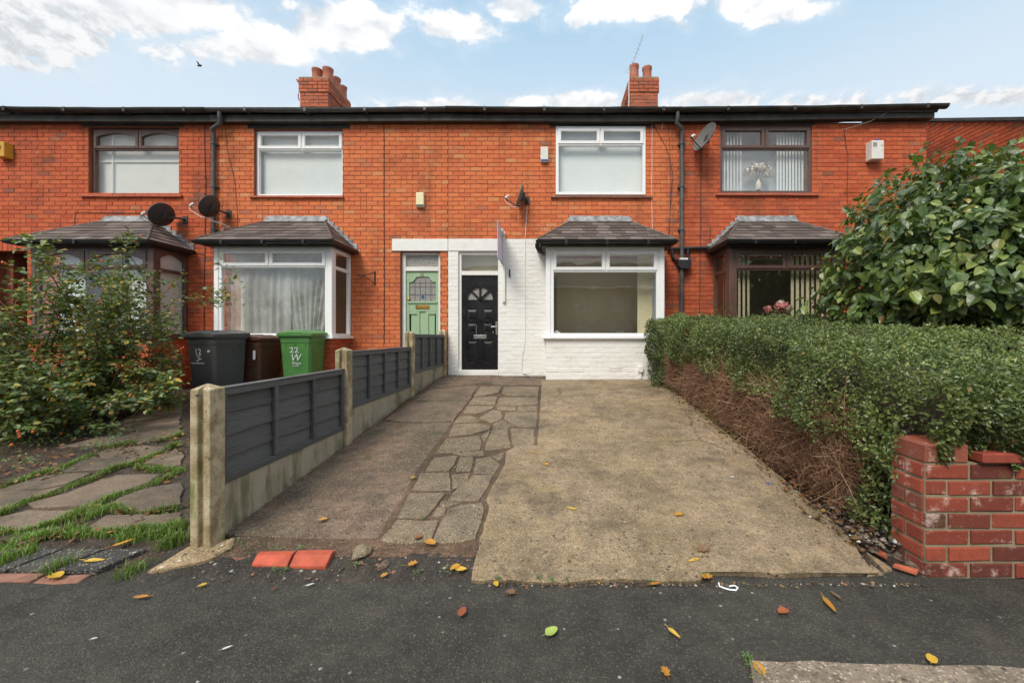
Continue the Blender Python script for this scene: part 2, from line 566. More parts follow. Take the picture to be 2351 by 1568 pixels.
    c = t.mix(t.noise(p, 4, 6, .7), (.30, .25, .17), (.48, .43, .32))
    c = t.mix(t.m('MULTIPLY', t.maprange(t.noise(st, 6, 5, .7), .47, .68), .75), c, (.13, .12, .045))
    c = t.mix(t.m('MULTIPLY', t.maprange(t.noise(p, 3, 5, .7), .54, .70), .6), c, (.08, .065, .04))
    finish(t, c, .92, t.noise(p, 90, 4, .7), .5, .006, .2)

    def aggregate(name, c0, c1, moss, moss_k, dark_k, grain=150, pale=.5, pink=None, bs=.7, stain_scale=1.2, chips=.93, mott=.42, pink_k=.6, cracks=None):
        m, t = material(name)
        p = t.pos()
        big = t.noise(p, stain_scale, 6, .65)
        c = t.mix(t.maprange(big, .35, .65), c0, c1)
        if pink:
            c = t.mix(t.m('MULTIPLY', t.maprange(t.noise(p, .9, 5, .65), .47, .64), pink_k), c, pink)
        mid = t.noise(p, 46, 8, .82)
        kk = t.maprange(mid, .30, .70, 1 - mott, 1 + mott, False)
        c = t.mix(1.0, c, t.n('ShaderNodeCombineXYZ', X=kk, Y=kk, Z=kk), 'MULTIPLY')
        med = t.noise(p, 7.5, 6, .7)
        kk = t.maprange(med, .32, .68, 1 - mott * .55, 1 + mott * .5)
        c = t.mix(1.0, c, t.n('ShaderNodeCombineXYZ', X=kk, Y=kk, Z=kk), 'MULTIPLY')
        vor = t.n('ShaderNodeTexVoronoi', out=None, Vector=p, Scale=grain)
        sep = t.n('ShaderNodeSeparateColor', out=None, Color=vor.outputs['Color'])
        sp = sep.outputs[0]
        stone = t.maprange(vor.outputs['Distance'], .55, .25)
        c = t.mix(t.m('MULTIPLY', t.m('MULTIPLY', t.maprange(sp, .74, .80), stone), pale), c, (.62, .54, .40))
        c = t.mix(t.m('MULTIPLY', t.m('MULTIPLY', t.maprange(sp, .26, .20), stone), .75), c, (.05, .04, .03))
        v2 = t.n('ShaderNodeTexVoronoi', out=None, Vector=p, Scale=grain * .42)
        s2 = t.n('ShaderNodeSeparateColor', out=None, Color=v2.outputs['Color'])
        c = t.mix(t.m('MULTIPLY', t.m('MULTIPLY', t.maprange(s2.outputs[1], chips, chips + .02), t.maprange(v2.outputs['Distance'], .5, .2)), .8), c, (.70, .66, .58))
        c = t.mix(t.m('MULTIPLY', t.m('MULTIPLY', t.maprange(s2.outputs[1], .08, .06), t.maprange(v2.outputs['Distance'], .5, .2)), .8), c, (.03, .028, .025))
        c = t.mix(t.m('MULTIPLY', t.maprange(t.noise(p, 2.1, 6, .7), .50, .68), dark_k), c, (.055, .048, .036))
        c = t.mix(t.m('MULTIPLY', t.maprange(t.noise(p, 3.7, 6, .75), .55, .70), moss_k), c, moss)
        if cracks:
            wv = t.n('ShaderNodeVectorMath', {'operation': 'ADD'}, i0=p, i1=t.n('ShaderNodeVectorMath', {'operation': 'SCALE'}, Vector=t.noise(p, 5, 5, .7, out=1), Scale=.22))
            ed = t.n('ShaderNodeTexVoronoi', {'feature': 'DISTANCE_TO_EDGE'}, Vector=wv, Scale=cracks[0])
            ck = t.m('MULTIPLY', t.maprange(ed, .007, .001), t.maprange(t.noise(p, .8, 3), .50, .60))
            c = t.mix(t.m('MULTIPLY', ck, cracks[1]), c, (.02, .018, .015))
        h = t.m('ADD', t.m('MULTIPLY', vor.outputs['Distance'], -.6), t.m('MULTIPLY', t.noise(p, 34, 6, .75), 1.4))
        rough = t.maprange(t.noise(p, 1.6, 4), .35, .65, .62, .92)
        finish(t, c, rough, h, bs, .008, .3)
        return m
    aggregate('drive_concrete', (.195, .140, .078), (.292, .210, .124), (.225, .165, .055), .45, .52, pink=(.30, .215, .14), grain=95, pale=.36, chips=.993, cracks=(.42, .6))
    aggregate('strip_concrete', (.095, .072, .050), (.165, .118, .080), (.06, .07, .022), .65, .62, pink=(.24, .145, .10), grain=95, pale=.35, chips=.992, pink_k=.42)
    aggregate('flag_concrete', (.155, .117, .073), (.228, .172, .112), (.12, .11, .038), .35, .42, grain=100, pale=.5, chips=.985, mott=.35)
    aggregate('garden_flag', (.105, .078, .055), (.180, .130, .090), (.08, .085, .03), .4, .7, grain=130, pale=.18, bs=.4, chips=.99, mott=.25)
    aggregate('paver_dark', (.045, .043, .040), (.075, .070, .062), (.09, .10, .04), .3, .4, grain=100, pale=.45, chips=.98)
    aggregate('haunch_concrete', (.27, .19, .10), (.36, .26, .145), (.2, .17, .05), .3, .3, grain=90, pale=.6)
    aggregate('kerb_concrete', (.20, .15, .11), (.27, .21, .155), (.2, .17, .06), .2, .4, grain=85, pale=.6, chips=.97)
    aggregate('asphalt', (.040, .037, .030), (.061, .055, .044), (.090, .068, .042), .28, .12, cracks=(1.1, .5), grain=120, pale=.14, bs=1.0, chips=.988, mott=.40)
    aggregate('soil', (.035, .027, .02), (.075, .05, .035), (.05, .05, .02), .4, .4, grain=60, pale=.12, bs=1.0, chips=.99)
    aggregate('earth_dark', (.032, .028, .023), (.058, .046, .036), (.05, .05, .02), .3, .4, grain=90, pale=.12, bs=1.0, chips=.985)
    aggregate('joint_earth', (.070, .046, .030), (.15, .088, .052), (.06, .065, .022), .5, .5, grain=90, pale=.2, bs=.8, chips=.985)
    # glass: thin pane, reflects the street and lets one see in
    m, t = material('glass')
    fc = t.n('ShaderNodeLayerWeight', out=1, Blend=.5)
    fr = t.m('ADD', .115, t.m('MULTIPLY', t.m('POWER', fc, 5.0), .88))
    a = t.n('ShaderNodeBsdfTransparent', Color=(.93, .95, .94, 1))
    wob = t.n('ShaderNodeBump', Height=t.noise(t.pos(), 3.0, 2), Strength=.06, Distance=.02)
    b = t.n('ShaderNodeBsdfGlossy', Color=(1, 1, 1, 1), Roughness=.015, Normal=wob)
    mx = t.n('ShaderNodeMixShader', i0=t.m('MINIMUM', fr, 1.0), i1=a, i2=b)
    t.n('ShaderNodeOutputMaterial', out=None, Surface=mx)
    m, t = material('glass_obscured')
    p = t.pos()
    finish(t, t.mix(t.maprange(t.noise(p, 60, 3), .4, .6), (.22, .205, .185), (.36, .34, .31)), .2, t.noise(p, 55, 3), .8, .01, .7)
    m, t = material('net_curtain')
    p = t.pos()
    a = t.n('ShaderNodeBsdfTransparent', Color=(1, 1, 1, 1))
    b = t.n('ShaderNodeBsdfDiffuse', Color=(.74, .74, .70, 1))
    tr = t.n('ShaderNodeBsdfTranslucent', Color=(.6, .6, .55, 1))
    mx = t.n('ShaderNodeMixShader', i0=t.maprange(t.noise(p, 2, 2), .3, .7, .55, .85), i1=a, i2=t.n('ShaderNodeMixShader', i0=.3, i1=b, i2=tr))
    t.n('ShaderNodeOutputMaterial', out=None, Surface=mx)

    def leafmat(name, stops, rough=.42, trans=.22, spec=.5):
        m, t = material(name)
        p = t.pos()
        c = t.ramp(t.rnd(), stops)
        k = t.maprange(t.noise(p, 1.3, 3), .35, .65, .72, 1.25)
        c = t.mix(1.0, c, t.n('ShaderNodeCombineXYZ', X=k, Y=k, Z=k), 'MULTIPLY')
        c = t.mix(t.m('MULTIPLY', t.maprange(t.noise(p, 1.1, 3), .50, .66), .35), c, (.20, .24, .05))
        c = t.mix(t.m('MULTIPLY', t.maprange(t.noise(p, 45, 3), .58, .72), .3), c, (.10, .12, .03))
        nb = t.n('ShaderNodeBump', Height=t.noise(p, 60, 3), Strength=.25, Distance=.004)
        b = t.n('ShaderNodeBsdfPrincipled', Base_Color=c, Roughness=rough, Specular_IOR_Level=spec, Normal=nb)
        tr = t.n('ShaderNodeBsdfTranslucent', Color=t.mix(.5, c, (.25, .35, .03)))
        mx = t.n('ShaderNodeMixShader', i0=trans, i1=b, i2=tr)
        t.n('ShaderNodeOutputMaterial', out=None, Surface=mx)
    leafmat('leaf_hedge', [(0, (.045, .074, .020)), (.4, (.098, .138, .040)), (.75, (.160, .205, .064)), (.95, (.22, .26, .08)), (.985, (.26, .27, .08)), (1, (.34, .20, .06))], .34)
    leafmat('leaf_tree', [(0, (.040, .074, .020)), (.4, (.072, .118, .030)), (.72, (.118, .175, .044)), (.9, (.20, .26, .06)), (.98, (.28, .29, .08)), (1, (.30, .18, .06))], .33)
    leafmat('leaf_rose', [(0, (.045, .080, .024)), (.4, (.085, .135, .040)), (.70, (.13, .185, .055)), (.83, (.22, .26, .065)), (.905, (.42, .31, .04)), (.97, (.45, .28, .05)), (1, (.26, .13, .05))], .42)
    leafmat('grass_blade', [(0, (.08, .15, .025)), (.5, (.13, .235, .04)), (.85, (.20, .31, .06)), (1, (.30, .26, .10))], .5, .3)
    leafmat('leaf_weed', [(0, (.06, .13, .03)), (1, (.14, .24, .05))], .45)
    leafmat('leaf_orange', [(0, (.46, .19, .02)), (.5, (.56, .27, .03)), (1, (.42, .13, .03))], .55, .15)
    leafmat('leaf_yellow', [(0, (.62, .36, .03)), (1, (.66, .42, .06))], .55, .15)
    leafmat('leaf_russet', [(0, (.22, .06, .025)), (1, (.34, .09, .03))], .55, .1)
    leafmat('leaf_brown', [(0, (.15, .075, .04)), (1, (.24, .12, .06))], .6, .1)
    leafmat('leaf_green_fallen', [(0, (.30, .46, .06)), (1, (.38, .50, .10))], .5, .2)
    leafmat('litter_leaves', [(0, (.07, .03, .018)), (.5, (.15, .06, .025)), (.8, (.26, .10, .03)), (.93, (.13, .09, .05)), (1, (.42, .22, .05))], .65, .1)
    m, t = material('twig')
    p = t.pos()
    c = t.ramp(t.rnd(), [(0, (.13, .068, .042)), (.35, (.27, .145, .085)), (.7, (.40, .225, .135)), (.92, (.52, .32, .20)), (1, (.56, .42, .28))])
    finish(t, c, .85, None, spec=.2)
    m, t = material('bark')
    p = t.pos()
    c = t.mix(t.noise(p, 18, 5), (.07, .05, .032), (.15, .11, .075))
    finish(t, c, .9, t.noise(p, 50, 4), .6, .008, .2)
    m, t = material('cane')
    p = t.pos()
    c = t.mix(t.noise(p, 5, 3), (.06, .085, .03), (.13, .085, .045))
    finish(t, c, .6, None, spec=.3)
    plain('rose_hip', (.55, .10, .02), .3, .2, 30, .03, .5)
    m, t = material('pebbles')
    c = t.ramp(t.rnd(), [(0, (.04, .034, .03)), (.5, (.10, .08, .06)), (.85, (.20, .16, .12)), (.96, (.34, .30, .25)), (1, (.6, .58, .55))])
    finish(t, c, .8, t.noise(t.pos(), 60, 3), .3, .004, .3)


make_mats()
G = MATS
# ------------------------------------------------------------------ brickwork
PITCH, COURSE = .2305, .0857
BL, BH, BD = PITCH - .009, COURSE - .0085, .030
WALL_Y = 8.0
BRICK_V = np.array([(-.5, 1, -.5), (.5, 1, -.5), (.5, 1, .5), (-.5, 1, .5), (-.5, .16, -.5), (.5, .16, -.5), (.5, .16, .5), (-.5, .16, .5),
                    (-.475, 0, -.43), (.475, 0, -.43), (.475, 0, .43), (-.475, 0, .43)])
BRICK_F = np.array([(8, 9, 10, 11), (4, 5, 9, 8), (5, 6, 10, 9), (6, 7, 11, 10), (7, 4, 8, 11), (0, 1, 5, 4), (1, 2, 6, 5), (2, 3, 7, 6), (3, 0, 4, 7), (3, 2, 1, 0)])
BRICK_ME = {}


def brick_mesh(matkey, k):
    if (matkey, k) not in BRICK_ME:
        r = np.random.default_rng(100 + k)
        v = BRICK_V.copy()
        v[8:] += r.uniform(-.018, .018, (4, 3)) * np.array([.8, 3, 2.2])
        v[4:8] += r.uniform(-.010, .010, (4, 3)) * np.array([.6, 0, 1.4])
        BRICK_ME[(matkey, k)] = raw_mesh('brick', v, BRICK_F, G[matkey])
    return BRICK_ME[(matkey, k)]


class Bricks:
    """the bricks of one thing: the 300 nearest to the street are single pieces, the rest is joined"""
    def __init__(s, root):
        s.root, s.items = root, []

    def face(s, parent, axis, u0, u1, z0, z1, plane, matkey, openings=(), rot=0, phase=0.0, zbase=0.0, top=None, depth=BD, COURSE=COURSE, PITCH=PITCH, J=.009):
        """axis 'x': a face towards the street at Y=plane; axis 'y': a face along Y at X=plane, turned by rot"""
        r0 = int(math.floor((z0 - zbase) / COURSE))
        r1 = int(math.ceil((z1 - zbase) / COURSE))
        for r in range(r0, r1):
            za, zb = zbase + r * COURSE, zbase + (r + 1) * COURSE
            if zb - .02 < z0 or za + .02 > z1:
                continue
            za2, zb2 = max(za, z0), min(zb, z1)
            zc = (za + zb) / 2
            iv = [(u0, u1)]
            if top is not None:                                     # raking top: keep u where top(u) > zb
                us = [u0 + (u1 - u0) * i / 200 for i in range(201)]
                ok = [u for u in us if top(u) > zb]
                if not ok:
                    continue
                iv = [(min(ok), max(ok))]
            for (a, b, c, d) in openings:
                if c < zc < d:
                    nv = []
                    for p, q in iv:
                        if b <= p or a >= q:
                            nv.append((p, q))
                        else:
                            if a > p: nv.append((p, a))
                            if b < q: nv.append((b, q))
                    iv = nv
            for p, q in iv:
                k = math.floor((p - phase) / PITCH) - 1
                u = phase + k * PITCH + (PITCH / 2 if r % 2 else 0)
                while u < q:
                    a, b = max(u, p), min(u + PITCH, q)
                    u += PITCH
                    if b - a < .035:
                        continue
                    cuts = [(a, b)]
                    if b - a > .2 and random.random() < .07:
                        m = (a + b) / 2
                        cuts = [(a, m), (m, b)]
                    for a2, b2 in cuts:
                        L, H = b2 - a2 - J, (zb2 - za2) - J * .95
                        if L < .02 or H < .02:
                            continue
                        uc, zz = (a2 + b2) / 2 + random.uniform(-.0012, .0012), (za2 + zb2) / 2 + random.uniform(-.0012, .0012)
                        off = random.gauss(0, .0014)
                        loc = Vector((uc, plane + off, zz)) if axis == 'x' else Vector((plane + off, uc, zz))
                        s.items.append((parent, loc, rot, L, H, matkey, depth))

    def finish(s, limit=300, centre=(-.5, 3.0), hide=()):
        def score(it):
            p = it[1]
            d = (p - Vector((0, 0, EYE))).length
            return d + .25 * abs(p.x - centre[0]) * .3 + (50 if any(a < p.x < b and c < p.z < e for a, b, c, e in hide) else 0)
        s.items.sort(key=score)
        n = 0
        for parent, loc, rot, L, H, mk, dp in s.items[:limit]:
            o = link('brick', brick_mesh(mk, n % 7), parent, loc - wloc(parent))
            w_ = 3.0 if mk == 'brick_garden' else 1.0
            o.rotation_euler = (random.gauss(0, .003 * w_), random.gauss(0, .004 * w_), R(rot + random.gauss(0, .25 * w_)))
            o.scale = (L, dp, H)
            n += 1
        rest = {}
        for it in s.items[limit:]:
            rest.setdefault(it[5], []).append(it)
        off = np.array(wloc(s.root))
        for mk, its in rest.items():
            V, F = [], []
            for i, (parent, loc, rot, L, H, _, dp) in enumerate(its):
                me = brick_mesh(mk, i % 7)
                v = np.empty(36, dtype=np.float32)
                me.vertices.foreach_get('co', v)
                v = v.reshape(-1, 3) * np.array([L, dp, H])
                c, sn = math.cos(R(rot)), math.sin(R(rot))
                v = np.stack([v[:, 0] * c - v[:, 1] * sn, v[:, 0] * sn + v[:, 1] * c, v[:, 2]], 1) + np.array(loc) - off
                V.append(v)
                F.append(BRICK_F + 12 * i)
            o = link('brickwork', raw_mesh('brickwork', np.concatenate(V), np.concatenate(F), G[mk]), s.root)
            o['kind'] = 'stuff'


def wall_slab(mb, x0, x1, z0, z1, y0, y1, openings):
    """the mortar body of a wall, with its openings left out"""
    xs = sorted({x0, x1} | {v for o in openings for v in o[:2] if x0 < v < x1})
    zs = sorted({z0, z1} | {v for o in openings for v in o[2:4] if z0 < v < z1})
    for i in range(len(xs) - 1):
        for j in range(len(zs) - 1):
            cx, cz = (xs[i] + xs[i + 1]) / 2, (zs[j] + zs[j + 1]) / 2
            if any(a < cx < b and c < cz < d for a, b, c, d in openings):
                continue
            mb.box(xs[i], xs[i + 1], y0, y1, zs[j], zs[j + 1])


# ------------------------------------------------------------------ windows
def frame_ring(mb, x0, x1, z0, z1, y0, y1, w, arch=0.0, c=.005):
    """rectangular ring of bars; arch: rise of a segmental arch under the head"""
    mb.cbox(x0, x0 + w, y0, y1, z0, z1, c)
    mb.cbox(x1 - w, x1, y0, y1, z0, z1, c)
    mb.cbox(x0 + w, x1 - w, y0 + .001, y1, z0, z0 + w, c)
    mb.cbox(x0 + w, x1 - w, y0 + .001, y1, z1 - w, z1, c)
    if arch:
        n = 14
        a, b = x0 + w, x1 - w
        pts = []
        for i in range(n + 1):
            u = -1 + 2 * i / n
            pts.append((a + (b - a) * i / n, y0 + .003, z1 - w + .002 - arch * u * u))
        for i in range(n):
            p, q = pts[i], pts[i + 1]
            mb.prism([p, q, (q[0], q[1], z1 - w + .004), (p[0], p[1], z1 - w + .004)], (0, y1 - y0 - .006, 0))


def pane(x0, x1, z0, z1, y, parent, mat='glass'):
    mb = MB().add([(x0, y, z0), (x1, y, z0), (x1, y, z1), (x0, y, z1)], [(0, 1, 2, 3)])
    return mb.build('pane', G[mat], parent, fix=False)


def window_front(house, x0, x1, z0, z1, y, mat, split, transom, fw=.055, sw=.055, arch=0.0, post=0.0, label=None):
    """casement with two top lights over one big pane; y = front of the frame. split: X of the mullion, transom: Z of the transom"""
    m = MB()
    d = .07
    frame_ring(m, x0, x1, z0, z1, y, y + d, fw)
    m.cbox(x0 + fw, x1 - fw, y + .002, y + d, transom - fw * .4, transom + fw * .4, .005)
    m.cbox(split - fw * .4, split + fw * .4, y + .003, y + d - .002, transom + fw * .4, z1 - fw, .005)
    w = m.build('window', G[mat], house)
    if label:
        w['label'] = label
    t0, t1 = transom + fw * .4, z1 - fw
    for a, b in ((x0 + fw, split - fw * .4), (split + fw * .4, x1 - fw)):
        s = MB()
        frame_ring(s, a - .012, b + .012, t0 - .012, t1 + .012, y - .018, y + .045, sw, arch)
        s.build('top_sash', G[mat], w)
        pane(a + sw - .014, b - sw + .014, t0 + sw - .014, t1 - sw + .014, y + .02, w)
    pane(x0 + fw - .002, x1 - fw + .002, z0 + fw - .002, transom - fw * .4 + .002, y + .025, w)
    return w


def side_window(house, x, y0, y1, z0, z1, transom, mat, fw=.05, out=1, arch=0.0):
    """bay cheek at X=x between y0 (front) and y1 (wall); out=+1 faces +X"""
    m = MB()
    a, b = (x - .07, x) if out > 0 else (x, x + .07)
    m.cbox(a, b, y0, y0 + fw, z0, z1, .004)
    m.cbox(a, b, y1 - fw, y1, z0, z1, .004)
    for zc0, zc1 in ((z0, z0 + fw), (z1 - fw, z1), (transom - .03, transom + .03)):
        m.cbox(a + .001, b - .001, y0 + fw, y1 - fw, zc0, zc1, .004)
    if arch:
        n = 10
        p0, p1 = y0 + fw, y1 - fw
        for i in range(n):
            u0, u1 = -1 + 2 * i / n, -1 + 2 * (i + 1) / n
            ya, yb = p0 + (p1 - p0) * i / n, p0 + (p1 - p0) * (i + 1) / n
            zt = z1 - fw + .003
            m.prism([(a + .002, ya, zt), (a + .002, yb, zt), (a + .002, yb, zt - .005 - arch * u1 * u1), (a + .002, ya, zt - .005 - arch * u0 * u0)], (.06, 0, 0))
    w = m.build('side_window', G[mat], house)
    xm = x - .03 * out
    for zc0, zc1 in ((z0 + fw, transom - .03), (transom + .03, z1 - fw)):
        MB().add([(xm, y0 + fw, zc0), (xm, y1 - fw, zc0), (xm, y1 - fw, zc1), (xm, y0 + fw, zc1)], [(0, 1, 2, 3)]).build('pane', G['glass'], w, fix=False)
    return w


# ------------------------------------------------------------------ bay roofs
def clip(poly, half):
    """clip a 2D polygon by half planes (a, b, c): a*u + b*v <= c"""
    for a, b, c in half:
        out = []
        for i in range(len(poly)):
            p, q = poly[i], poly[(i + 1) % len(poly)]
            dp, dq = a * p[0] + b * p[1] - c, a * q[0] + b * q[1] - c
            if dp <= 0:
                out.append(p)
            if dp * dq < 0:
                t = dp / (dp - dq)
                out.append((p[0] + (q[0] - p[0]) * t, p[1] + (q[1] - p[1]) * t))
        poly = out
        if len(poly) < 3:
            return []
    return poly


def slate_plane(roof, e0, e1, t0, t1, rows, width):
    """slates between the eave e0-e1 and the top edge t0-t1 (t0 may equal t1)"""
    e0, e1, t0, t1 = map(Vector, (e0, e1, t0, t1))
    U = (e1 - e0).normalized()
    S = (t0 - e0) - U * (t0 - e0).dot(U)
    h = S.length
    S.normalize()
    N = U.cross(S)
    if N.z < 0:
        N = -N
    w = (e1 - e0).length
    a, b = (t0 - e0).dot(U), (t1 - e0).dot(U)
    # left edge: from (0,0) to (a,h): u >= a*v/h ; right edge: from (w,0) to (b,h)
    half = [(-1, a / h, 0.0), (1, (w - b) / h, w), (0, 1, h), (0, -1, 0.02)]
    MB().add([e0 - N * .003, e1 - N * .003, t1 - N * .003, t0 - N * .003], [(0, 1, 2, 3)]).build('roof_deck', G['roof_slate_flat'], roof)
    rh = h / rows
    for r in range(rows):
        v0, v1 = r * rh - .01, (r + 1) * rh + .035
        u = -width * (.5 if r % 2 else .05) - random.uniform(0, .04)
        while u < w:
            ww = width * random.uniform(.93, 1.07)
            dz = random.uniform(-.006, .006)
            poly = clip([(u + .003, v0 + dz), (u + ww - .003, v0 + dz), (u + ww - .003, v1), (u + .003, v1)], half)
            u += ww
            if len(poly) < 3:
                continue
            lift = random.uniform(0, .004)
            lo, hi = [], []
            for pu, pv in poly:
                k = (pv - v0) / (v1 - v0)
                base = e0 + U * pu + S * pv + N * (.003 + (1 - k) * .014 + lift * (1 - k))
                lo.append(base)
                hi.append(base + N * .008)
            n = len(lo)
            fs = [tuple(range(n, 2 * n)), tuple(reversed(range(n)))] + [(i, (i + 1) % n, (i + 1) % n + n, i + n) for i in range(n)]
            MB().add(lo + hi, fs).build('slate', G['slate'], roof)
    return N


def gutter_run(pts, r=.055):
    """half-round gutter along pts, open above"""
    mb = MB()
    pts = [Vector(p) for p in pts]
    n = 9
    prof = []
    for k in range(n):
        a = math.pi + math.pi * k / (n - 1)
        prof.append((math.cos(a) * r, math.sin(a) * r * .95))
    for k in reversed(range(n)):
        a = math.pi + math.pi * k / (n - 1)
        prof.append((math.cos(a) * (r - .006), math.sin(a) * (r - .006) * .95))
    m = len(prof)
    vs, fs = [], []
    for i, p in enumerate(pts):
        d0 = (p - pts[i - 1]).normalized() if i else (pts[1] - p).normalized()
        d1 = (pts[i + 1] - p).normalized() if i < len(pts) - 1 else d0
        s0, s1 = d0.cross(Vector((0, 0, 1))), d1.cross(Vector((0, 0, 1)))
        s = (s0 + s1)
        s = s.normalized() / max(s.normalized().dot(s0), .3)
        for a, b in prof:
            vs.append(p + s * a + Vector((0, 0, b)))
    for i in range(len(pts) - 1):
        for k in range(m):
            fs.append((i * m + k, i * m + (k + 1) % m, (i + 1) * m + (k + 1) % m, (i + 1) * m + k))
    fs.append(tuple(range(m)))
    fs.append(tuple((len(pts) - 1) * m + k for k in range(m)))
    mb.add(vs, fs, True)
    # lip bead and joint collars
    return mb


def bay_roof(house, x0, x1, ye, ze, tx0, tx1, tz, rows=7, wide=.235):
    """hipped slate roof against the wall: eave x0..x1 at (ye, ze), top edge tx0..tx1 at the wall"""
    roof = MB().box(x0 + .06, x1 - .06, ye + .10, WALL_Y - .002, ze - .075, ze - .03).build('bay_roof', G['fascia_dark'], house)
    yw = WALL_Y - .012
    slate_plane(roof, (x0, ye, ze), (x1, ye, ze), (tx0, yw, tz), (tx1, yw, tz), rows, wide)
    slate_plane(roof, (x0, yw, ze), (x0, ye, ze), (tx0, yw, tz), (tx0, yw, tz), rows, wide)
    slate_plane(roof, (x1, ye, ze), (x1, yw, ze), (tx1, yw, tz), (tx1, yw, tz), rows, wide)
    # lead: apron along the top, a stepped soaker up each side, a roll on each hip
    m = MB()
    n = 8
    for i in range(n):
        a, b = tx0 - .05 + (tx1 - tx0 + .1) * i / n, tx0 - .05 + (tx1 - tx0 + .1) * (i + 1) / n
        j = random.uniform(-.006, .006)
        m.prism([(a, yw - .006, tz + .105 + j), (b, yw - .006, tz + .105 + j), (b, yw - .030, tz + .012), (a, yw - .030, tz + .012)], (0, .010, 0))
        k = (tz - ze) / (yw - ye)
        m.prism([(a, yw - .032, tz + .020), (b, yw - .032, tz + .020), (b, yw - .105, tz + .020 - .08 * k), (a, yw - .105, tz + .020 - .08 * k)], (0, 0, .008))
    m.build('lead_apron', G['lead'], roof)
    for sx, e in ((-1, x0), (1, x1)):
        tx = tx0 if sx < 0 else tx1
        st = MB()
        ns = 7
        for i in range(ns):
            k0, k1 = i / ns, (i + 1) / ns
            xa, xb = tx + (e - tx) * k0, tx + (e - tx) * k1
            zt = tz + (ze - tz) * k0 + .075
            zb0, zb1 = tz + (ze - tz) * k0 - .01, tz + (ze - tz) * k1 - .01
            st.prism([(xa, yw - .004 - .001 * (i % 2), zt), (xb, yw - .004 - .001 * (i % 2), zt - random.uniform(0, .01)), (xb, yw - .004 - .001 * (i % 2), zb1), (xa, yw - .004 - .001 * (i % 2), zb0)], (0, .006, 0))
        st.build('step_flashing', G['lead'], roof)
        hp = MB()
        P = [Vector((tx, yw, tz + .01)).lerp(Vector((e, ye, ze + .016)), t / 5) for t in range(6)]
        hp.tube([p + Vector((0, 0, .012)) for p in P], .017, 6)
        hp.build('hip', G['slate'], roof)
    return roof


def room(house, x0, x1, y0, y1, z0, z1, mats, hole=None):
    """the inside of a room: walls, floor and ceiling as sheets with thickness"""
    m = MB()
    m.box(x0 - .05, x1 + .05, y1, y1 + .05, z0, z1)
    m.box(x0 - .05, x0, y0, y1, z0, z1)
    m.box(x1, x1 + .05, y0, y1, z0, z1)
    r = m.build('room_wall', G[mats[0]], house)
    MB().box(x0 - .05, x1 + .05, y0, y1, z1, z1 + .04).build('ceiling', G[mats[1]], r)
    MB().box(x0 - .05, x1 + .05, y0, y1, z0 - .04, z0).build('floor', G[mats[2]], r)
    return r


def vertical_blinds(house, x0, x1, z0, z1, y, n, mat='curtain_cream', turn=35):
    for i in range(n):
        x = x0 + (x1 - x0) * (i + .5) / n
        a = R(turn + random.uniform(-6, 6))
        w = (x1 - x0) / n * .62
        m = MB().obox((x, y, (z0 + z1) / 2), (math.cos(a), math.sin(a), 0), (-math.sin(a), math.cos(a), 0), (0, 0, 1), w * .55, .0012, (z1 - z0) / 2)
        m.build('blind_slat', G[mat], house)


def tile_sill(house, x0, x1, z, y, mat='terracotta', n=6, proj=.07, h=.055):
    w = (x1 - x0) / n
    s = MB().box(x0 + .004, x1 - .004, y - .02, y + .09, z - h + .004, z - .012).build('window_sill', G['mortar'], house)
    for i in range(n):
        a, b = x0 + i * w + .002, x0 + (i + 1) * w - .002
        dz = random.uniform(-.003, .003)
        m = MB()
        vs = [(a, y - proj, z - .022 + dz), (b, y - proj, z - .022 + dz), (b, y + .06, z + dz), (a, y + .06, z + dz), (a, y - proj, z - h + dz), (b, y - proj, z - h + dz), (b, y + .06, z - h + dz), (a, y + .06, z - h + dz)]
        m.add(vs, [(0, 1, 2, 3), (7, 6, 5, 4), (0, 4, 5, 1), (1, 5, 6, 2), (2, 6, 7, 3), (3, 7, 4, 0)])
        m.build('sill_tile', G[mat], s)


WZ0 = .2                        # below every garden
GZ = 5.60                       # top of the brickwork
XB = [-11.31, -6.67, -2.026, 2.591, 7.53]


def Wx(x, Y=WALL_Y): return (x - VX) * Y / FPX
def Wz(y, Y=WALL_Y): return EYE - (y - VY) * Y / FPX


YB = 7.27                       # front of the bays


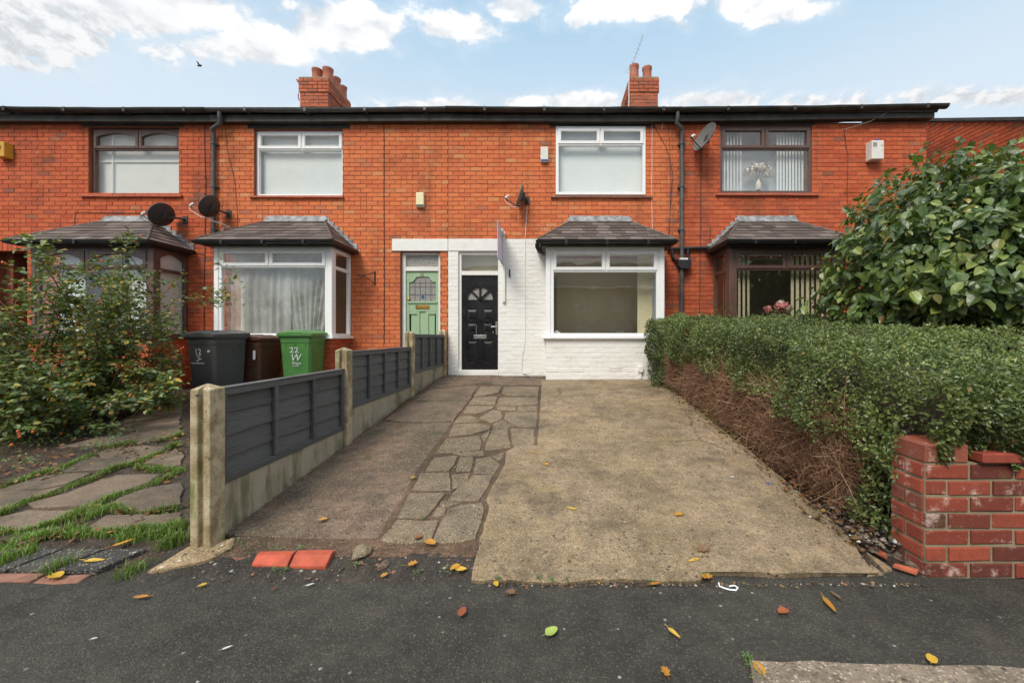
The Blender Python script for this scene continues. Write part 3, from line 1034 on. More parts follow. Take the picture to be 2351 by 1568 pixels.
def bay(house, B, spec):
    """square bay window with brick or painted base, frame, cheeks, hipped slate roof and the room behind"""
    x0, x1 = spec['x0'], spec['x1']
    zs, zt = spec['sill'], spec['head']
    mat, bmat, mort = spec['mat'], spec['brick'], spec['mortar']
    gz = spec['gz']
    core = MB()
    e = .004 if bmat == 'brick_painted' else .008
    core.box(x0 + e, x1 - e, YB + e, WALL_Y + .004, gz - .25, zs - .045)
    base = core.build('bay_wall', G[mort], house)
    zb = 0.0
    B.face(base, 'x', x0, x1, gz - .05, zs - .04, YB, bmat, zbase=zb, phase=x0)
    B.face(base, 'y', YB + .0, WALL_Y, gz - .05, zs - .04, x0, bmat, rot=-90, zbase=zb, phase=YB + .11)
    B.face(base, 'y', YB + .0, WALL_Y, gz - .05, zs - .04, x1, bmat, rot=90, zbase=zb, phase=YB + .11)
    sm = 'upvc_white' if mat == 'upvc_white' else mat
    MB().cbox(x0 - .06, x1 + .06, YB - .06, YB + .12, zs - .045, zs + .0, .006).cbox(x0 - .06, x0 + .1, YB + .12, WALL_Y, zs - .045, zs, .006).cbox(x1 - .1, x1 + .06, YB + .12, WALL_Y, zs - .045, zs, .006).build('window_sill', G[sm], house)
    pw = spec.get('post', .10)
    y = YB + .03
    # corner posts and head
    for a in (x0, x1 - pw):
        MB().cbox(a, a + pw, y, y + pw, zs + .002, zt, .008).build('corner_post', G[mat], house)
    MB().cbox(x0, x1, y - .004, y + .09, zt + .001, zt + spec.get('fascia', .06), .005).cbox(x0, x0 + .07, y + .09, WALL_Y, zt + .001, zt + .06, .004).cbox(x1 - .07, x1, y + .09, WALL_Y, zt + .001, zt + .06, .004).build('head_board', G[spec.get('headmat', mat)], house)
    w = window_front(house, x0 + pw + .001, x1 - pw - .001, zs + .003, zt - .001, y + .012, mat, spec['split'], spec['transom'], spec['fw'], spec['sw'], spec.get('arch', 0))
    for out, x in ((-1, x0), (1, x1)):
        side_window(house, x, y + pw + .001, WALL_Y - .004, zs + .003, zt - .001, spec['transom'], mat, out=out, arch=spec.get('arch', 0) * .9)
    # roof
    ze = spec['eave']
    bay_roof(house, x0 - .13, x1 + .13, YB - .20, ze, spec['tx0'], spec['tx1'], spec['top'])
    MB().box(x0 - .02, x1 + .02, YB - .03, YB + .028, zt + .064, ze - .02).box(x0 - .02, x0 + .02, YB + .03, WALL_Y - .003, zt + .064, ze - .02).box(x1 - .02, x1 + .02, YB + .03, WALL_Y - .003, zt + .064, ze - .02).build('fascia', G['fascia_dark'], house)
    gx0, gx1 = x0 - .12, x1 + .12
    g = gutter_run([(gx0, WALL_Y - .02, ze - .005), (gx0, YB - .19, ze - .005), (gx1, YB - .19, ze - .005), (gx1, WALL_Y - .02, ze - .005)], .058)
    for i in range(3):
        xx = gx0 + (gx1 - gx0) * (.2 + .3 * i)
        g.box(xx - .02, xx + .02, YB - .254, YB - .13, ze - .066, ze + .004)
    g.build('bay_gutter', G['black_plastic'], house)
    # the room
    rx0, rx1 = x0 - .45, x1 + .9
    rm = room(house, rx0, rx1, WALL_Y + .26, WALL_Y + spec.get('deep', 1.7), gz + .05, zt + .25, spec['room'])
    MB().box(x0 + .08, x1 - .08, YB + .12, WALL_Y + .27, zt + .005, zt + .02).build('bay_ceiling', G['plaster_white'], house)
    MB().box(x0 + .1, x1 - .1, YB + .14, WALL_Y + .1, zs - .01, zs + .012).build('window_board', G['upvc_white'], house)
    return w


def upper_window(house, x0, x1, y0, y1, mat, split, transom, recess, fw, sw, arch=0, ops=None):
    """pixel edges of the frame on the wall plane"""
    X0, X1, Z0, Z1 = Wx(x0), Wx(x1), Wz(y1), Wz(y0)
    return X0, X1, Z0, Z1, window_front(house, X0, X1, Z0, Z1, WALL_Y + recess, mat, Wx(split), Wz(transom), fw, sw, arch)
# ------------------------------------------------------------------ setting: ground sheets
def sheet(name, x0, x1, ys, left, mat, dz=0.0, nx=2):
    xs = np.linspace(x0, x1, nx + 1)
    m = MB()
    m.grid([[(x, y, zg(y, left) + dz) for x in xs] for y in ys])
    return m.build(name, G[mat], None, fix=False)


YS = [-70, -10, 2.12, 2.3, 2.466, 2.9, 3.4, 4.1, 5, 6.02, 6.6, 7.2, 8.0, 20, 80]
YS_L = [2.12, 2.35, 2.6, 3.2, 4, 5, 6, 8, 20, 80]
pave = sheet('pavement', -90, 90, [-4.0, -2, 0, 1.0, 2.12], False, 'asphalt', 0.0, 40)
pv = MB().grid([[(x, y, 0.0 - .0005 * k) for x in np.linspace(-90, 90, 41)] for k, y in enumerate((2.12, 2.40))]).build('pavement_edge', G['asphalt'], pave, fix=False)
pave['kind'] = 'structure'
road = sheet('road', -90, 90, [-10.5, -4.12], False, 'asphalt', -.11, 4); road['kind'] = 'structure'
kerb = MB().cbox(-90, 90, -4.13, -3.98, -.2, .004, .01).build('kerb', G['kerb_concrete']); kerb['kind'] = 'structure'
far = sheet('ground', -90, 90, [-70, -10.5], False, 'soil', 0.02, 4); far['kind'] = 'structure'
gr = sheet('soil', -2.09, 90, [y for y in YS if y >= 2.12], False, 'soil', -.035, 60); gr['kind'] = 'structure'
gl = sheet('garden_soil', -90, -2.09, YS_L, True, 'soil', -.02, 60); gl['kind'] = 'structure'

# ------------------------------------------------------------------ the terrace: four houses
houses = []
H_LABEL = ['terraced house with brown arched top windows and mustard alarm box, behind the wild rose',
           'terraced red brick house with pale green front door and white framed bay behind the bins',
           'terraced house with white painted ground floor and black front door',
           'end terraced brick house with plain brown windows, behind the trimmed hedge']
for i in range(4):
    h = empty('terraced_house', ((XB[i] + XB[i + 1]) / 2, WALL_Y, .33 if i < 2 else .556), H_LABEL[i], 'house', 'terraced houses in the row')
    houses.append(h)

SB = FPX / YB


def bx(x, Y=YB): return (x - VX) * Y / FPX


BAYS = [
    dict(x0=bx(65), x1=bx(348), sill=1.33, head=2.94, mat='upvc_brown', brick='brick_red', mortar='mortar', gz=.33, split=bx(196, 7.31), transom=Wz(617, 7.31), fw=.055, sw=.06, arch=.11, post=.09,
         eave=3.03, tx0=Wx(248), tx1=Wx(354), top=3.63, room=('plaster_white', 'plaster_white', 'carpet'), headmat='upvc_brown'),
    dict(x0=bx(487), x1=bx(760), sill=1.335, head=2.94, mat='upvc_white', brick='brick_red', mortar='mortar', gz=.33, split=bx(618, 7.31), transom=Wz(612, 7.31), fw=.05, sw=.06, post=.085,
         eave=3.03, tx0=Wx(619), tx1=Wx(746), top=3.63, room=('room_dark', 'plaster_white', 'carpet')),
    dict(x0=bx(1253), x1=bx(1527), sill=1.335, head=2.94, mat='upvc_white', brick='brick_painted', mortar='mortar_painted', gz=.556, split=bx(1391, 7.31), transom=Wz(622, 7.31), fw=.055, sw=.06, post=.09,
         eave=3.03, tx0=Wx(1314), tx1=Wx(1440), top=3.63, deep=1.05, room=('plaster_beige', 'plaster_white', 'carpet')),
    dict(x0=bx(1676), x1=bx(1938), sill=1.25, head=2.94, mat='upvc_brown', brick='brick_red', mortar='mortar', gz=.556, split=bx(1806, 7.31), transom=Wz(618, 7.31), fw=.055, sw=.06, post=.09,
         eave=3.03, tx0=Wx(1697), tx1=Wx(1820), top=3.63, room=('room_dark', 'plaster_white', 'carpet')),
]
UPPER = [
    dict(f=(203, 410, 292, 447), mat='upvc_brown', split=311, transom=339, rec=.07, fw=.05, sw=.055, arch=.075, blind='plaster_white', lintel=(190, 421, 284, 291), sill=(187, 420, 447)),
    dict(f=(583, 786, 297, 449), mat='upvc_white', split=688, transom=340, rec=.07, fw=.05, sw=.06, arch=0, blind='blind_white', lintel=(583 - 14, 803, 284, 296.5), sill=(574, 790, 449)),
    dict(f=(1276, 1482, 291, 448), mat='upvc_white', split=1378, transom=333, rec=-.012, fw=.058, sw=.06, arch=0, blind='blind_white', lintel=(1262, 1500, 282, 290.5), sill=(1264, 1497, 449)),
    dict(f=(1654, 1864, 289, 443), mat='upvc_brown', split=1757, transom=341, rec=.02, fw=.05, sw=.06, arch=0, blind=None, lintel=(1648, 1872, 281, 288.5), sill=(1642, 1878, 444)),
]
WHITE_Z = Wz(548.5)
for i, h in enumerate(houses):
    xa, xb = XB[i], XB[i + 1]
    b, u = BAYS[i], UPPER[i]
    B = Bricks(h)
    key = ['brick_red', 'brick_bright', 'brick_bright', 'brick_red'][i]
    f = u['f']
    up = (Wx(f[0]), Wx(f[1]), Wz(f[3]), Wz(f[2]))
    bayop = (b['x0'] + .09, b['x1'] - .09, b['sill'], b['head'])
    ops = [up, bayop]
    if i == 0:
        ops.append((-11.22, Wx(62), .3, Wz(577)))
    if i == 1:
        ops.append((Wx(919), Wx(1010.5), .40, Wz(577)))
    if i == 2:
        ops.append((Wx(1052), Wx(1145), .60, Wz(577)))
    # the body of the wall, in the joints' colour
    if i == 2:
        m = MB(); wall_slab(m, xa, xb, WHITE_Z, GZ, WALL_Y + .008, WALL_Y + .26, ops)
        wall = m.build('wall', G['mortar'], h)
        m = MB(); wall_slab(m, xa, b['x0'] + .05, WZ0, WHITE_Z, WALL_Y + .004, WALL_Y + .26, ops)
        wlow = m.build('painted_wall', G['mortar_painted'], h)
        m = MB(); wall_slab(m, b['x0'] + .05, xb, WZ0, WHITE_Z, WALL_Y + .008, WALL_Y + .26, ops)
        wr = m.build('wall', G['mortar'], h)
    else:
        m = MB(); wall_slab(m, xa, xb, WZ0, GZ, WALL_Y + .008, WALL_Y + .26, ops)
        wall = m.build('wall', G['mortar'], h)
    gz0 = b['gz'] - .06
    skip_bay = (b['x0'] + .02, b['x1'] - .02, WZ0, b['sill'])
    bops = [(o[0], o[1], o[2], o[3]) for o in ops] + [skip_bay]
    L = u['lintel']
    bops.append((Wx(L[0]), Wx(L[1]), Wz(L[3]), Wz(L[2])))
    lz = (Wz(577), WHITE_Z)
    if i == 0:
        bops.append((-11.31, Wx(62), Wz(577), Wz(549)))
    if i == 1:
        bops.append((Wx(900), Wx(1029), lz[0], lz[1]))
    if i == 2:
        bops.append((Wx(1029), Wx(1150), lz[0], lz[1]))
        ph = xa
        B.face(wall, 'x', xa, xb, WHITE_Z, GZ - .005, WALL_Y, key, bops, phase=.03)
        B.face(wlow, 'x', xa, b['x0'] + .02, gz0, WHITE_Z, WALL_Y, 'brick_painted', bops, phase=.03)
        B.face(wr, 'x', b['x1'] - .02, xb, gz0, WHITE_Z, WALL_Y, 'brick_red', bops, phase=.03)
    else:
        B.face(wall, 'x', xa, xb, gz0, GZ - .005, WALL_Y, key, bops, phase=.03)
    # lintels and sills
    MB().cbox(Wx(L[0]), Wx(L[1]), WALL_Y - .006, WALL_Y + .07, Wz(L[3]) + .002, Wz(L[2]), .006).build('lintel', G['fascia_dark'], h)
    s = u['sill']
    tile_sill(h, Wx(s[0]), Wx(s[1]), Wz(s[2]), WALL_Y, 'terracotta' if i != 2 else 'terracotta_dull', 5 if i != 3 else 4, .05)
    if i in (1, 2):
        x0, x1 = (Wx(900), Wx(1028.6)) if i == 1 else (Wx(1029.4), Wx(1150))
        MB().cbox(x0, x1, WALL_Y - .012 + .004 * (i == 2), WALL_Y + .07, lz[0] + .002, lz[1] - .004, .008).build('lintel', G['paint_white'], h)
    if i == 0:
        n = 9
        for k in range(n):
            a = -11.31 + (Wx(62) + 11.31) * k / n
            MB().cbox(a + .003, a + (Wx(62) + 11.31) / n - .003, WALL_Y - .004 + random.uniform(-.002, .002), WALL_Y + .1, Wz(576.5), Wz(549), .006).build('brick', G['brick_red'], wall)
        # the porch recess with its dark door
        MB().box(-11.3, Wx(62) + .05, WALL_Y + .62, WALL_Y + .68, .3, 3.1).build('porch_wall', G['upvc_brown'], h)
        d = MB().cbox(-11.15, -10.62, WALL_Y + .55, WALL_Y + .60, .45, 2.45, .01)
        frame_ring(d, -11.1, -10.68, 1.5, 2.3, WALL_Y + .53, WALL_Y + .555, .05)
        d.build('door', G['upvc_brown'], h)
        MB().cbox(-10.60, -10.55, WALL_Y + .54, WALL_Y + .60, 1.50, 1.60, .006).build('meter_box', G['alarm_cream'], h)
        MB().cbox(-10.53, -10.48, WALL_Y + .54, WALL_Y + .6, 1.32, 1.42, .006).build('meter_box', G['alarm_cream'], h)
    # upper window
    X0, X1, Z0, Z1, w = upper_window(h, f[0], f[1], f[2], f[3], u['mat'], u['split'], u['transom'], u['rec'], u['fw'], u['sw'], u['arch'])
    if u['blind']:
        yb = WALL_Y + .19
        m = MB()
        if i == 1:                                                  # venetian slats
            nz = 30
            for k in range(nz):
                z = Z0 + .03 + (Z1 - Z0 - .06) * (k + .5) / nz
                hh = (Z1 - Z0 - .06) / nz * .53
                m.prism([(X0 + .07, yb - .004, z - hh), (X1 - .05, yb - .004, z - hh), (X1 - .05, yb + .003, z + hh), (X0 + .07, yb + .003, z + hh)], (0, .001, 0))
            m.box(X0, X1, yb + .03, yb + .034, Z0, Z1)
        elif i == 0:                                                # bare pale room close behind the glass
            m.box(X0, X1, yb + .02, yb + .03, Z0, Z1)
        else:
            m.box(X0 + .03, X1 - .03, yb - .05, yb - .047, Z0 + .02, Z1 - .03)
        m.build('blind', G[u['blind']], w)
        if i == 0:
            MB().box(X0 + .28, X0 + .30, yb - .02, yb + .02, Z0, Z1).box(X0, X1, yb - .01, yb + .019, Z1 - .62, Z1 - .60).build('ceiling_line', G['blind_white'], w)
    else:
        MB().box(X0 - .1, X1 + .1, WALL_Y + .45, WALL_Y + .5, Z0 - .3, Z1 + .2).box(X0 - .12, X0 - .1, WALL_Y + .26, WALL_Y + .5, Z0 - .3, Z1 + .2).box(X1 + .1, X1 + .12, WALL_Y + .26, WALL_Y + .5, Z0 - .3, Z1 + .2).build('room_wall', G['plaster_blue'], h)
        vertical_blinds(h, X0 + .06, X0 + .52, Z0 + .04, Z1 - .04, WALL_Y + .17, 7, 'blind_white', 28)
        vertical_blinds(h, X1 - .62, X1 - .05, Z0 + .04, Z1 - .04, WALL_Y + .17, 9, 'blind_white', 12)
        MB().box(X0, X1, WALL_Y + .10, WALL_Y + .27, Z0 - .02, Z0 + .02).build('window_board', G['upvc_white'], h)
    # bay
    wb = bay(h, B, b)
    B.finish(300, centre=((b['x0'] + b['x1']) / 2, 3.2), hide=((-11.5, -7.2, 0, 1.6), (3.2, 8, 0, 1.9)))
    # eaves: fascia, gutter, roof
    tilt0, tilt1 = [(.0, -.02), (-.02, 0.0), (0.0, -.01), (-.01, .06)][i]
    zt = 5.775
    ext = .20 if i == 3 else 0
    m = MB()
    m.add([(xa, 7.87, zt - .205 + tilt0), (xb + (.03 if i == 3 else 0), 7.87, zt - .205 + tilt1), (xb + (.03 if i == 3 else 0), 7.87, zt - .07 + tilt1), (xa, 7.87, zt - .07 + tilt0),
           (xa, 7.995, zt - .205 + tilt0), (xb + (.03 if i == 3 else 0), 7.995, zt - .205 + tilt1), (xb + (.03 if i == 3 else 0), 7.995, zt - .07 + tilt1), (xa, 7.995, zt - .07 + tilt0)],
          [(0, 1, 2, 3), (4, 7, 6, 5), (0, 4, 5, 1), (3, 2, 6, 7), (0, 3, 7, 4), (1, 5, 6, 2)])
    m.build('fascia', G['fascia_dark'], h)
    r = .075 if i != 1 else .062
    npt = 12
    pts = [Vector((xa + .004 + (xb + ext - xa - .008) * k / npt, 7.80, zt + tilt0 + (tilt1 - tilt0) * k / npt + random.uniform(-.005, .005) - .012 * math.sin(math.pi * k / npt) ** 2)) for k in range(npt + 1)]
    gm = gutter_run(pts, r)
    for k in (2, 5, 8, 11):
        p = pts[k]
        gm.box(p.x - .025, p.x + .025, p.y - r - .005, p.y + r + .005, p.z - r - .004, p.z + .004)
    gm.build('gutter', G['fascia_dark' if i != 1 else 'pipe_grey'], h)
    m = MB()
    zr = zt + .012
    m.prism([(xa, 7.79, zr), (xa, 11.8, zr + 4.01 * .46), (xa, 11.8, zr + 4.01 * .46 - .1), (xa, 7.85, zr - .07)], (xb - xa + ext * .3, 0, 0))
    m.prism([(xa, 11.8, zr + 4.01 * .46), (xa, 15.8, zr), (xa, 15.8, zr - .1), (xa, 11.8, zr + 4.01 * .46 - .1)], (xb - xa + ext * .3, 0, 0))
    rf = m.build('roof', G['roof_slate_flat'], h)
    MB().box(xa, xb, 15.5, 15.75, WZ0, zr - .1).build('rear_wall', G['brick_red'], h)
    if i in (0, 3):
        xg = xa if i == 0 else xb
        sgn = 1 if i == 0 else -1
        MB().prism([(xg - sgn * .002, 8.27, WZ0), (xg - sgn * .002, 15.5, WZ0), (xg - sgn * .002, 15.5, 5.6), (xg - sgn * .002, 11.8, 7.4), (xg - sgn * .002, 8.27, 5.7)], (sgn * .24, 0, 0)).build('gable_wall', G['brick_red'], h)

# ------------------------------------------------------------------ doors
def make_green_door(h):
    x0, x1, y = Wx(919), Wx(1010.5), WALL_Y + .09
    z0, z1 = .46, Wz(577)
    tr = Wz(618, y)
    m = MB()
    m.cbox(x0, x0 + .075, y, y + .10, z0, z1 - .001, .006).cbox(x1 - .06, x1, y, y + .10, z0, z1 - .001, .006)
    m.cbox(x0 + .075, x1 - .06, y + .002, y + .1, z1 - .055, z1 - .002, .006).cbox(x0 + .075, x1 - .06, y + .002, y + .1, tr - .04, tr + .045, .006)
    fr = m.build('door_frame', G['paint_white'], h)
    a, b = x0 + .076, x1 - .061
    pane(a - .001, b + .001, tr + .044, z1 - .054, y + .04, fr, 'glass_obscured')
    top = tr - .043
    yd = y + .035
    d = MB()
    w = b - a
    # stiles, rails and the swept head over the glass
    zg1, zg0 = top - .14, top - .61          # glass
    zl = zg0 - .06                            # lock rail
    d.cbox(a, a + .06, yd, yd + .045, z0 + .02, top, .005).cbox(b - .06, b, yd, yd + .045, z0 + .02, top, .005)
    d.cbox(a + .06, b - .06, yd + .001, yd + .045, top - .10, top - .001, .004)
    gx0, gx1 = a + .06, b - .06
    n = 16
    def sw(u):
        k = abs(u)
        return top - .10 - .012 * k * k - .05 * (1 - math.cos(min(1, max(0, (k - .42) / .36)) * math.pi)) / 1.0
    for i in range(n):
        u0, u1 = -1 + 2 * i / n, -1 + 2 * (i + 1) / n
        p, q = gx0 + (gx1 - gx0) * i / n, gx0 + (gx1 - gx0) * (i + 1) / n
        d.prism([(p, yd + .002, top - .098), (q, yd + .002, top - .098), (q, yd + .002, sw(u1) - .004), (p, yd + .002, sw(u0) - .004)], (0, .04, 0))
    d.cbox(a + .06, b - .06, yd + .001, yd + .045, zl - .14, zg0, .004)
    d.cbox(a + .03, b - .03, yd - .022, yd + .004, zg0 - .035, zg0 + .005, .004)
    d.cbox(a + .06, b - .06, yd + .001, yd + .045, z0 + .02, z0 + .22, .004)
    d.box(a + .09, b - .09, yd + .026, yd + .04, z0 + .1, zl)
    for k in (1, 2):
        xm = gx0 + (gx1 - gx0) * k / 3
        d.cbox(xm - .028, xm + .028, yd + .004, yd + .04, z0 + .2, zl - .135, .006)
    for s in (-1, 1):                          # the scrolled apron pieces under the lock rail
        xx = a + .06 if s < 0 else b - .06
        d.cbox(min(xx, xx - s * .16), max(xx, xx - s * .16), yd + .003, yd + .04, zl - .20, zl - .13, .01)
    dr = d.build('front_door', G['door_green'], h)
    g = pane(gx0 - .004, gx1 + .004, zg0 - .004, top - .09, yd + .025, dr, 'glass_obscured')
    lead = MB()
    yl = yd + .020
    for k in range(1, 5):
        xx = gx0 + (gx1 - gx0) * k / 5
        lead.box(xx - .004, xx + .004, yl, yl + .004, zg0, top - .16)
    for zz in (zg0 + .14, zg0 + .30, zg0 + .38):
        lead.box(gx0, gx1, yl - .0005, yl + .0035, zz - .004, zz + .004)
    lead.build('lead_cames', G['pipe_grey'], dr)
    MB().prism([(gx0 + .5 * (gx1 - gx0) - .03, yl - .002, zg0 + .10), (gx0 + .5 * (gx1 - gx0), yl - .002, zg0 + .05), (gx0 + .5 * (gx1 - gx0) + .03, yl - .002, zg0 + .10), (gx0 + .5 * (gx1 - gx0), yl - .002, zg0 + .15)], (0, .003, 0)).build('coloured_glass', G['alarm_blue'], dr)
    cx = (a + b) / 2
    MB().cbox(cx - .14, cx + .14, yd - .012, yd + .002, zl - .09, zl - .01, .006).cbox(cx - .105, cx + .105, yd - .018, yd - .011, zl - .07, zl - .03, .004).build('letter_plate', G['brass'], dr)
    MB().lathe((a + .05, yd - .004, zg0 + .02), [(.022, 0), (.026, .012), (.022, .05), (.012, .06)], 12).build('door_latch', G['brass'], dr)
    t = text('22', .075, (cx - .045, yd - .004, top - .082), 'brass', dr, 'house_number')
    MB().box(x0 - .05, x1 + .05, WALL_Y - .22, WALL_Y + .2, .20, z0 + .018).build('door_step', G['kerb_concrete'], h)


def text(s, size, loc, mat, parent, name, ext=.003, rotz=0.0, sx=1.0, shear=0.0, lean=0.0):
    c = bpy.data.curves.new(name, 'FONT')
    c.body = s
    c.size = size
    c.extrude = ext
    c.shear = shear
    c.resolution_u = 3
    c.materials.append(G[mat])
    o = bpy.data.objects.new(name, c)
    col.objects.link(o)
    o.parent = parent
    o.location = Vector(loc) - wloc(parent)
    o.rotation_euler = (R(90 + lean), 0, rotz)
    o.scale = (sx, 1, 1)
    bpy.context.view_layer.update()
    dg = bpy.context.evaluated_depsgraph_get()
    me = bpy.data.meshes.new_from_object(o.evaluated_get(dg))
    q = link(name, me, parent, o.location.copy())
    q.rotation_euler, q.scale = o.rotation_euler.copy(), o.scale.copy()
    bpy.data.objects.remove(o)
    q.name = name
    return q


def make_black_door(h):
    x0, x1, y = Wx(1052), Wx(1145), WALL_Y + .045
    z0, z1 = .60, Wz(577)
    m = MB()
    tr = Wz(627.5, y)
    m.cbox(x0, x0 + .055, y, y + .10, z0, z1 - .001, .006).cbox(x1 - .02, x1, y, y + .10, z0, z1 - .001, .006)
    m.cbox(x0 + .055, x1 - .02, y + .002, y + .1, z1 - .065, z1 - .002, .006).cbox(x0 + .055, x1 - .02, y + .002, y + .1, tr - .04, tr + .045, .006)
    fr = m.build('door_frame', G['paint_white'], h)
    a, b = x0 + .056, x1 - .021
    pane(a - .001, b + .001, tr + .044, z1 - .064, y + .05, fr)
    # hall behind the fanlight
    MB().box(x0 - .1, x1 + .1, WALL_Y + .32, WALL_Y + .36, .5, 3.3).box(x0 - .12, x0 - .1, WALL_Y + .26, WALL_Y + .36, .5, 3.3).box(x1 + .1, x1 + .12, WALL_Y + .26, WALL_Y + .36, .5, 3.3).build('hall_wall', G['plaster_beige'], h)
    yd = y + .04
    top, bot = tr - .043, .668
    W = b - a
    d = MB()
    d.box(a, b, yd + .012, yd + .05, bot, top - .60)
    cx = (a + b) / 2
    # fan of four lights: ring, spokes and the solid corners around it
    rad, zc = W * .385, top - .485
    n = 24
    arc = [(cx + rad * math.cos(math.pi * k / n), zc + rad * math.sin(math.pi * k / n)) for k in range(n + 1)]
    d.cbox(a, cx - rad, yd + .0, yd + .05, top - .62, top, .003).cbox(cx + rad, b, yd + .0, yd + .05, top - .62, top, .003)
    d.box(cx - rad, cx + rad, yd + .001, yd + .05, top - .62, zc)
    for k in range(n):
        p, q = arc[k], arc[k + 1]
        d.prism([(p[0], yd + .001, p[1]), (p[0], yd + .001, top - .002), (q[0], yd + .001, top - .002), (q[0], yd + .001, q[1])], (0, .048, 0))
        i0, i1 = (cx + (rad - .022) * math.cos(math.pi * k / n), zc + (rad - .022) * math.sin(math.pi * k / n)), (cx + (rad - .022) * math.cos(math.pi * (k + 1) / n), zc + (rad - .022) * math.sin(math.pi * (k + 1) / n))
        d.prism([(p[0], yd - .008, p[1]), (q[0], yd - .008, q[1]), (i1[0], yd - .008, i1[1]), (i0[0], yd - .008, i0[1])], (0, .045, 0))
    for k in (45, 90, 135):
        dx, dz = math.cos(R(k)), math.sin(R(k))
        d.obox((cx + dx * rad * .55, yd + .014, zc + dz * rad * .55), (dx, 0, dz), (0, 1, 0), (-dz, 0, dx), rad * .45, .02, .017)
    d.lathe((cx, yd + .01, zc), [(.001, 0), (.05, .001), (.05, .02), (.001, .03)], 16)
    # stiles and rails round six panels
    zr = [bot, bot + .13, bot + .62, bot + .80, bot + 1.02, bot + 1.13, bot + 1.35, bot + 1.45]
    st = .10
    zz = [top - .62]
    d.cbox(a, a + st, yd, yd + .03, bot, top - .62, .004).cbox(b - st, b, yd, yd + .03, bot, top - .62, .004).cbox(cx - .055, cx + .055, yd, yd + .03, bot, top - .62, .004)
    S = (top - .62) - bot
    rails = [(0, .105), (.455, .59), (.735, .79), (.955, 1.0)]
    for r0, r1 in rails:
        for p, q in ((a + st, cx - .055), (cx + .055, b - st)):
            d.cbox(p, q, yd + .001, yd + .03, bot + S * r0, bot + S * r1, .004)
    dr = d.build('front_door', G['door_black'], h)
    for j in range(3):
        z_a, z_b = bot + S * rails[j][1], bot + S * rails[j + 1][0]
        for p, q in ((a + st, cx - .055), (cx + .055, b - st)):
            pm = MB()
            o, iw = .012, .055
            vs = [(p + o, yd + .011, z_a + o), (q - o, yd + .011, z_a + o), (q - o, yd + .011, z_b - o), (p + o, yd + .011, z_b - o),
                  (p + iw, yd - .001, z_a + iw), (q - iw, yd - .001, z_a + iw), (q - iw, yd - .001, z_b - iw), (p + iw, yd - .001, z_b - iw)]
            pm.add(vs, [(4, 5, 6, 7), (0, 1, 5, 4), (1, 2, 6, 5), (2, 3, 7, 6), (3, 0, 4, 7)])
            pm.build('door_panel', G['door_black'], dr)
    pane(cx - rad, cx + rad, zc, zc + rad, yd + .03, dr, 'glass_obscured')
    zl = bot + S * .52
    MB().cbox(cx - .13, cx + .13, yd - .014, yd + .0, zl - .04, zl + .04, .006).cbox(cx - .10, cx + .10, yd - .02, yd - .013, zl - .02, zl + .02, .004).build('letter_plate', G['chrome'], dr)
    zh = bot + S * .655
    hb = MB().cbox(b - .055, b - .015, yd - .014, yd + .0, zh - .13, zh + .13, .008)
    hb.tube([(b - .035, yd - .01, zh + .03), (b - .035, yd - .05, zh + .03), (b - .06, yd - .055, zh + .03), (b - .14, yd - .05, zh + .025)], .010, 8)
    hb.build('door_handle', G['chrome'], dr)
    MB().tube([(b - .10, yd - .006, zh - .06), (b - .10, yd - .02, zh - .06), (b - .10, yd - .02, zh - .10)], .006, 6).build('key', G['chrome'], dr)
    dp = MB()
    for k in range(9):
        dp.box(cx - .080, cx - .075, yd - .003, yd + .002, zh - .11 + .02 * k, zh - .100 + .02 * k)
    dp.build('paint_drip', G['paint_white'], dr)
    MB().cbox(x0 - .0, x1 + .0, WALL_Y - .012, WALL_Y + .16, .52, .662, .008).build('door_step', G['paint_white'], h)


make_green_door(houses[1])
make_black_door(houses[2])

# ------------------------------------------------------------------ pipes, cables, brackets of the houses
def clips(mb, x, zs, y, r):
    for z in zs:
        mb.lathe((x, y, z), [(r + .012, -.02), (r + .012, .02)], 14)
        mb.box(x - r - .03, x + r + .03, y + r * .6, WALL_Y + .002, z - .016, z + .016)


def downpipe(h, xt, zt, xb_, zb, mat, r=.036, swan=None):
    y = WALL_Y - .065
    m = MB()
    pts = [(xt, 7.80, zt), (xt, 7.80, zt - .10), (xt - .01, 7.84, zt - .19), (xb_, 7.90, zt - .28), (xb_, y, zt - .36), (xb_, y, zt - .6), (xb_ + .0, y, zb)]
    m.tube(pts, r, 12)
    clips(m, xb_, [zt - .55, zt - 1.4, zt - 2.25], y, r)
    m.build('downpipe', G[mat], h)


downpipe(houses[0], Wx(504, 7.8), 5.70, Wx(496), 3.06, 'pipe_grey')
downpipe(houses[2], Wx(1556, 7.8), 5.70, Wx(1563), .60, 'pipe_grey', .038)
h3 = houses[2]
m = MB()                                                            # hopper with its side branches over the boundary
m.tube([(Wx(1530), 7.95, Wz(573)), (Wx(1640), 7.95, Wz(570))], .034, 10)
m.tube([(Wx(1541), 7.945, Wz(575)), (Wx(1541), 7.945, Wz(590)), (Wx(1548), 7.94, Wz(598)), (Wx(1560), 7.93, Wz(604))], .030, 10)
m.tube([(Wx(1577), 7.945, Wz(573)), (Wx(1577), 7.94, Wz(603))], .030, 10)
m.build('waste_pipe', G['black_plastic'], h3)
hp = MB()
hx, hz = Wx(1567), Wz(609)
hp.prism([(hx - .13, 7.86, hz + .08), (hx + .13, 7.86, hz + .08), (hx + .13, 7.86, hz - .02), (hx + .06, 7.86, hz - .09), (hx - .06, 7.86, hz - .09), (hx - .13, 7.86, hz - .02)], (0, .13, 0))
hp.build('hopper', G['black_plastic'], h3)
MB().cbox(hx - .09, hx + .07, 7.875, 7.93, hz + .085, hz + .12, .004).build('hopper_lining', G['paint_white'], h3)
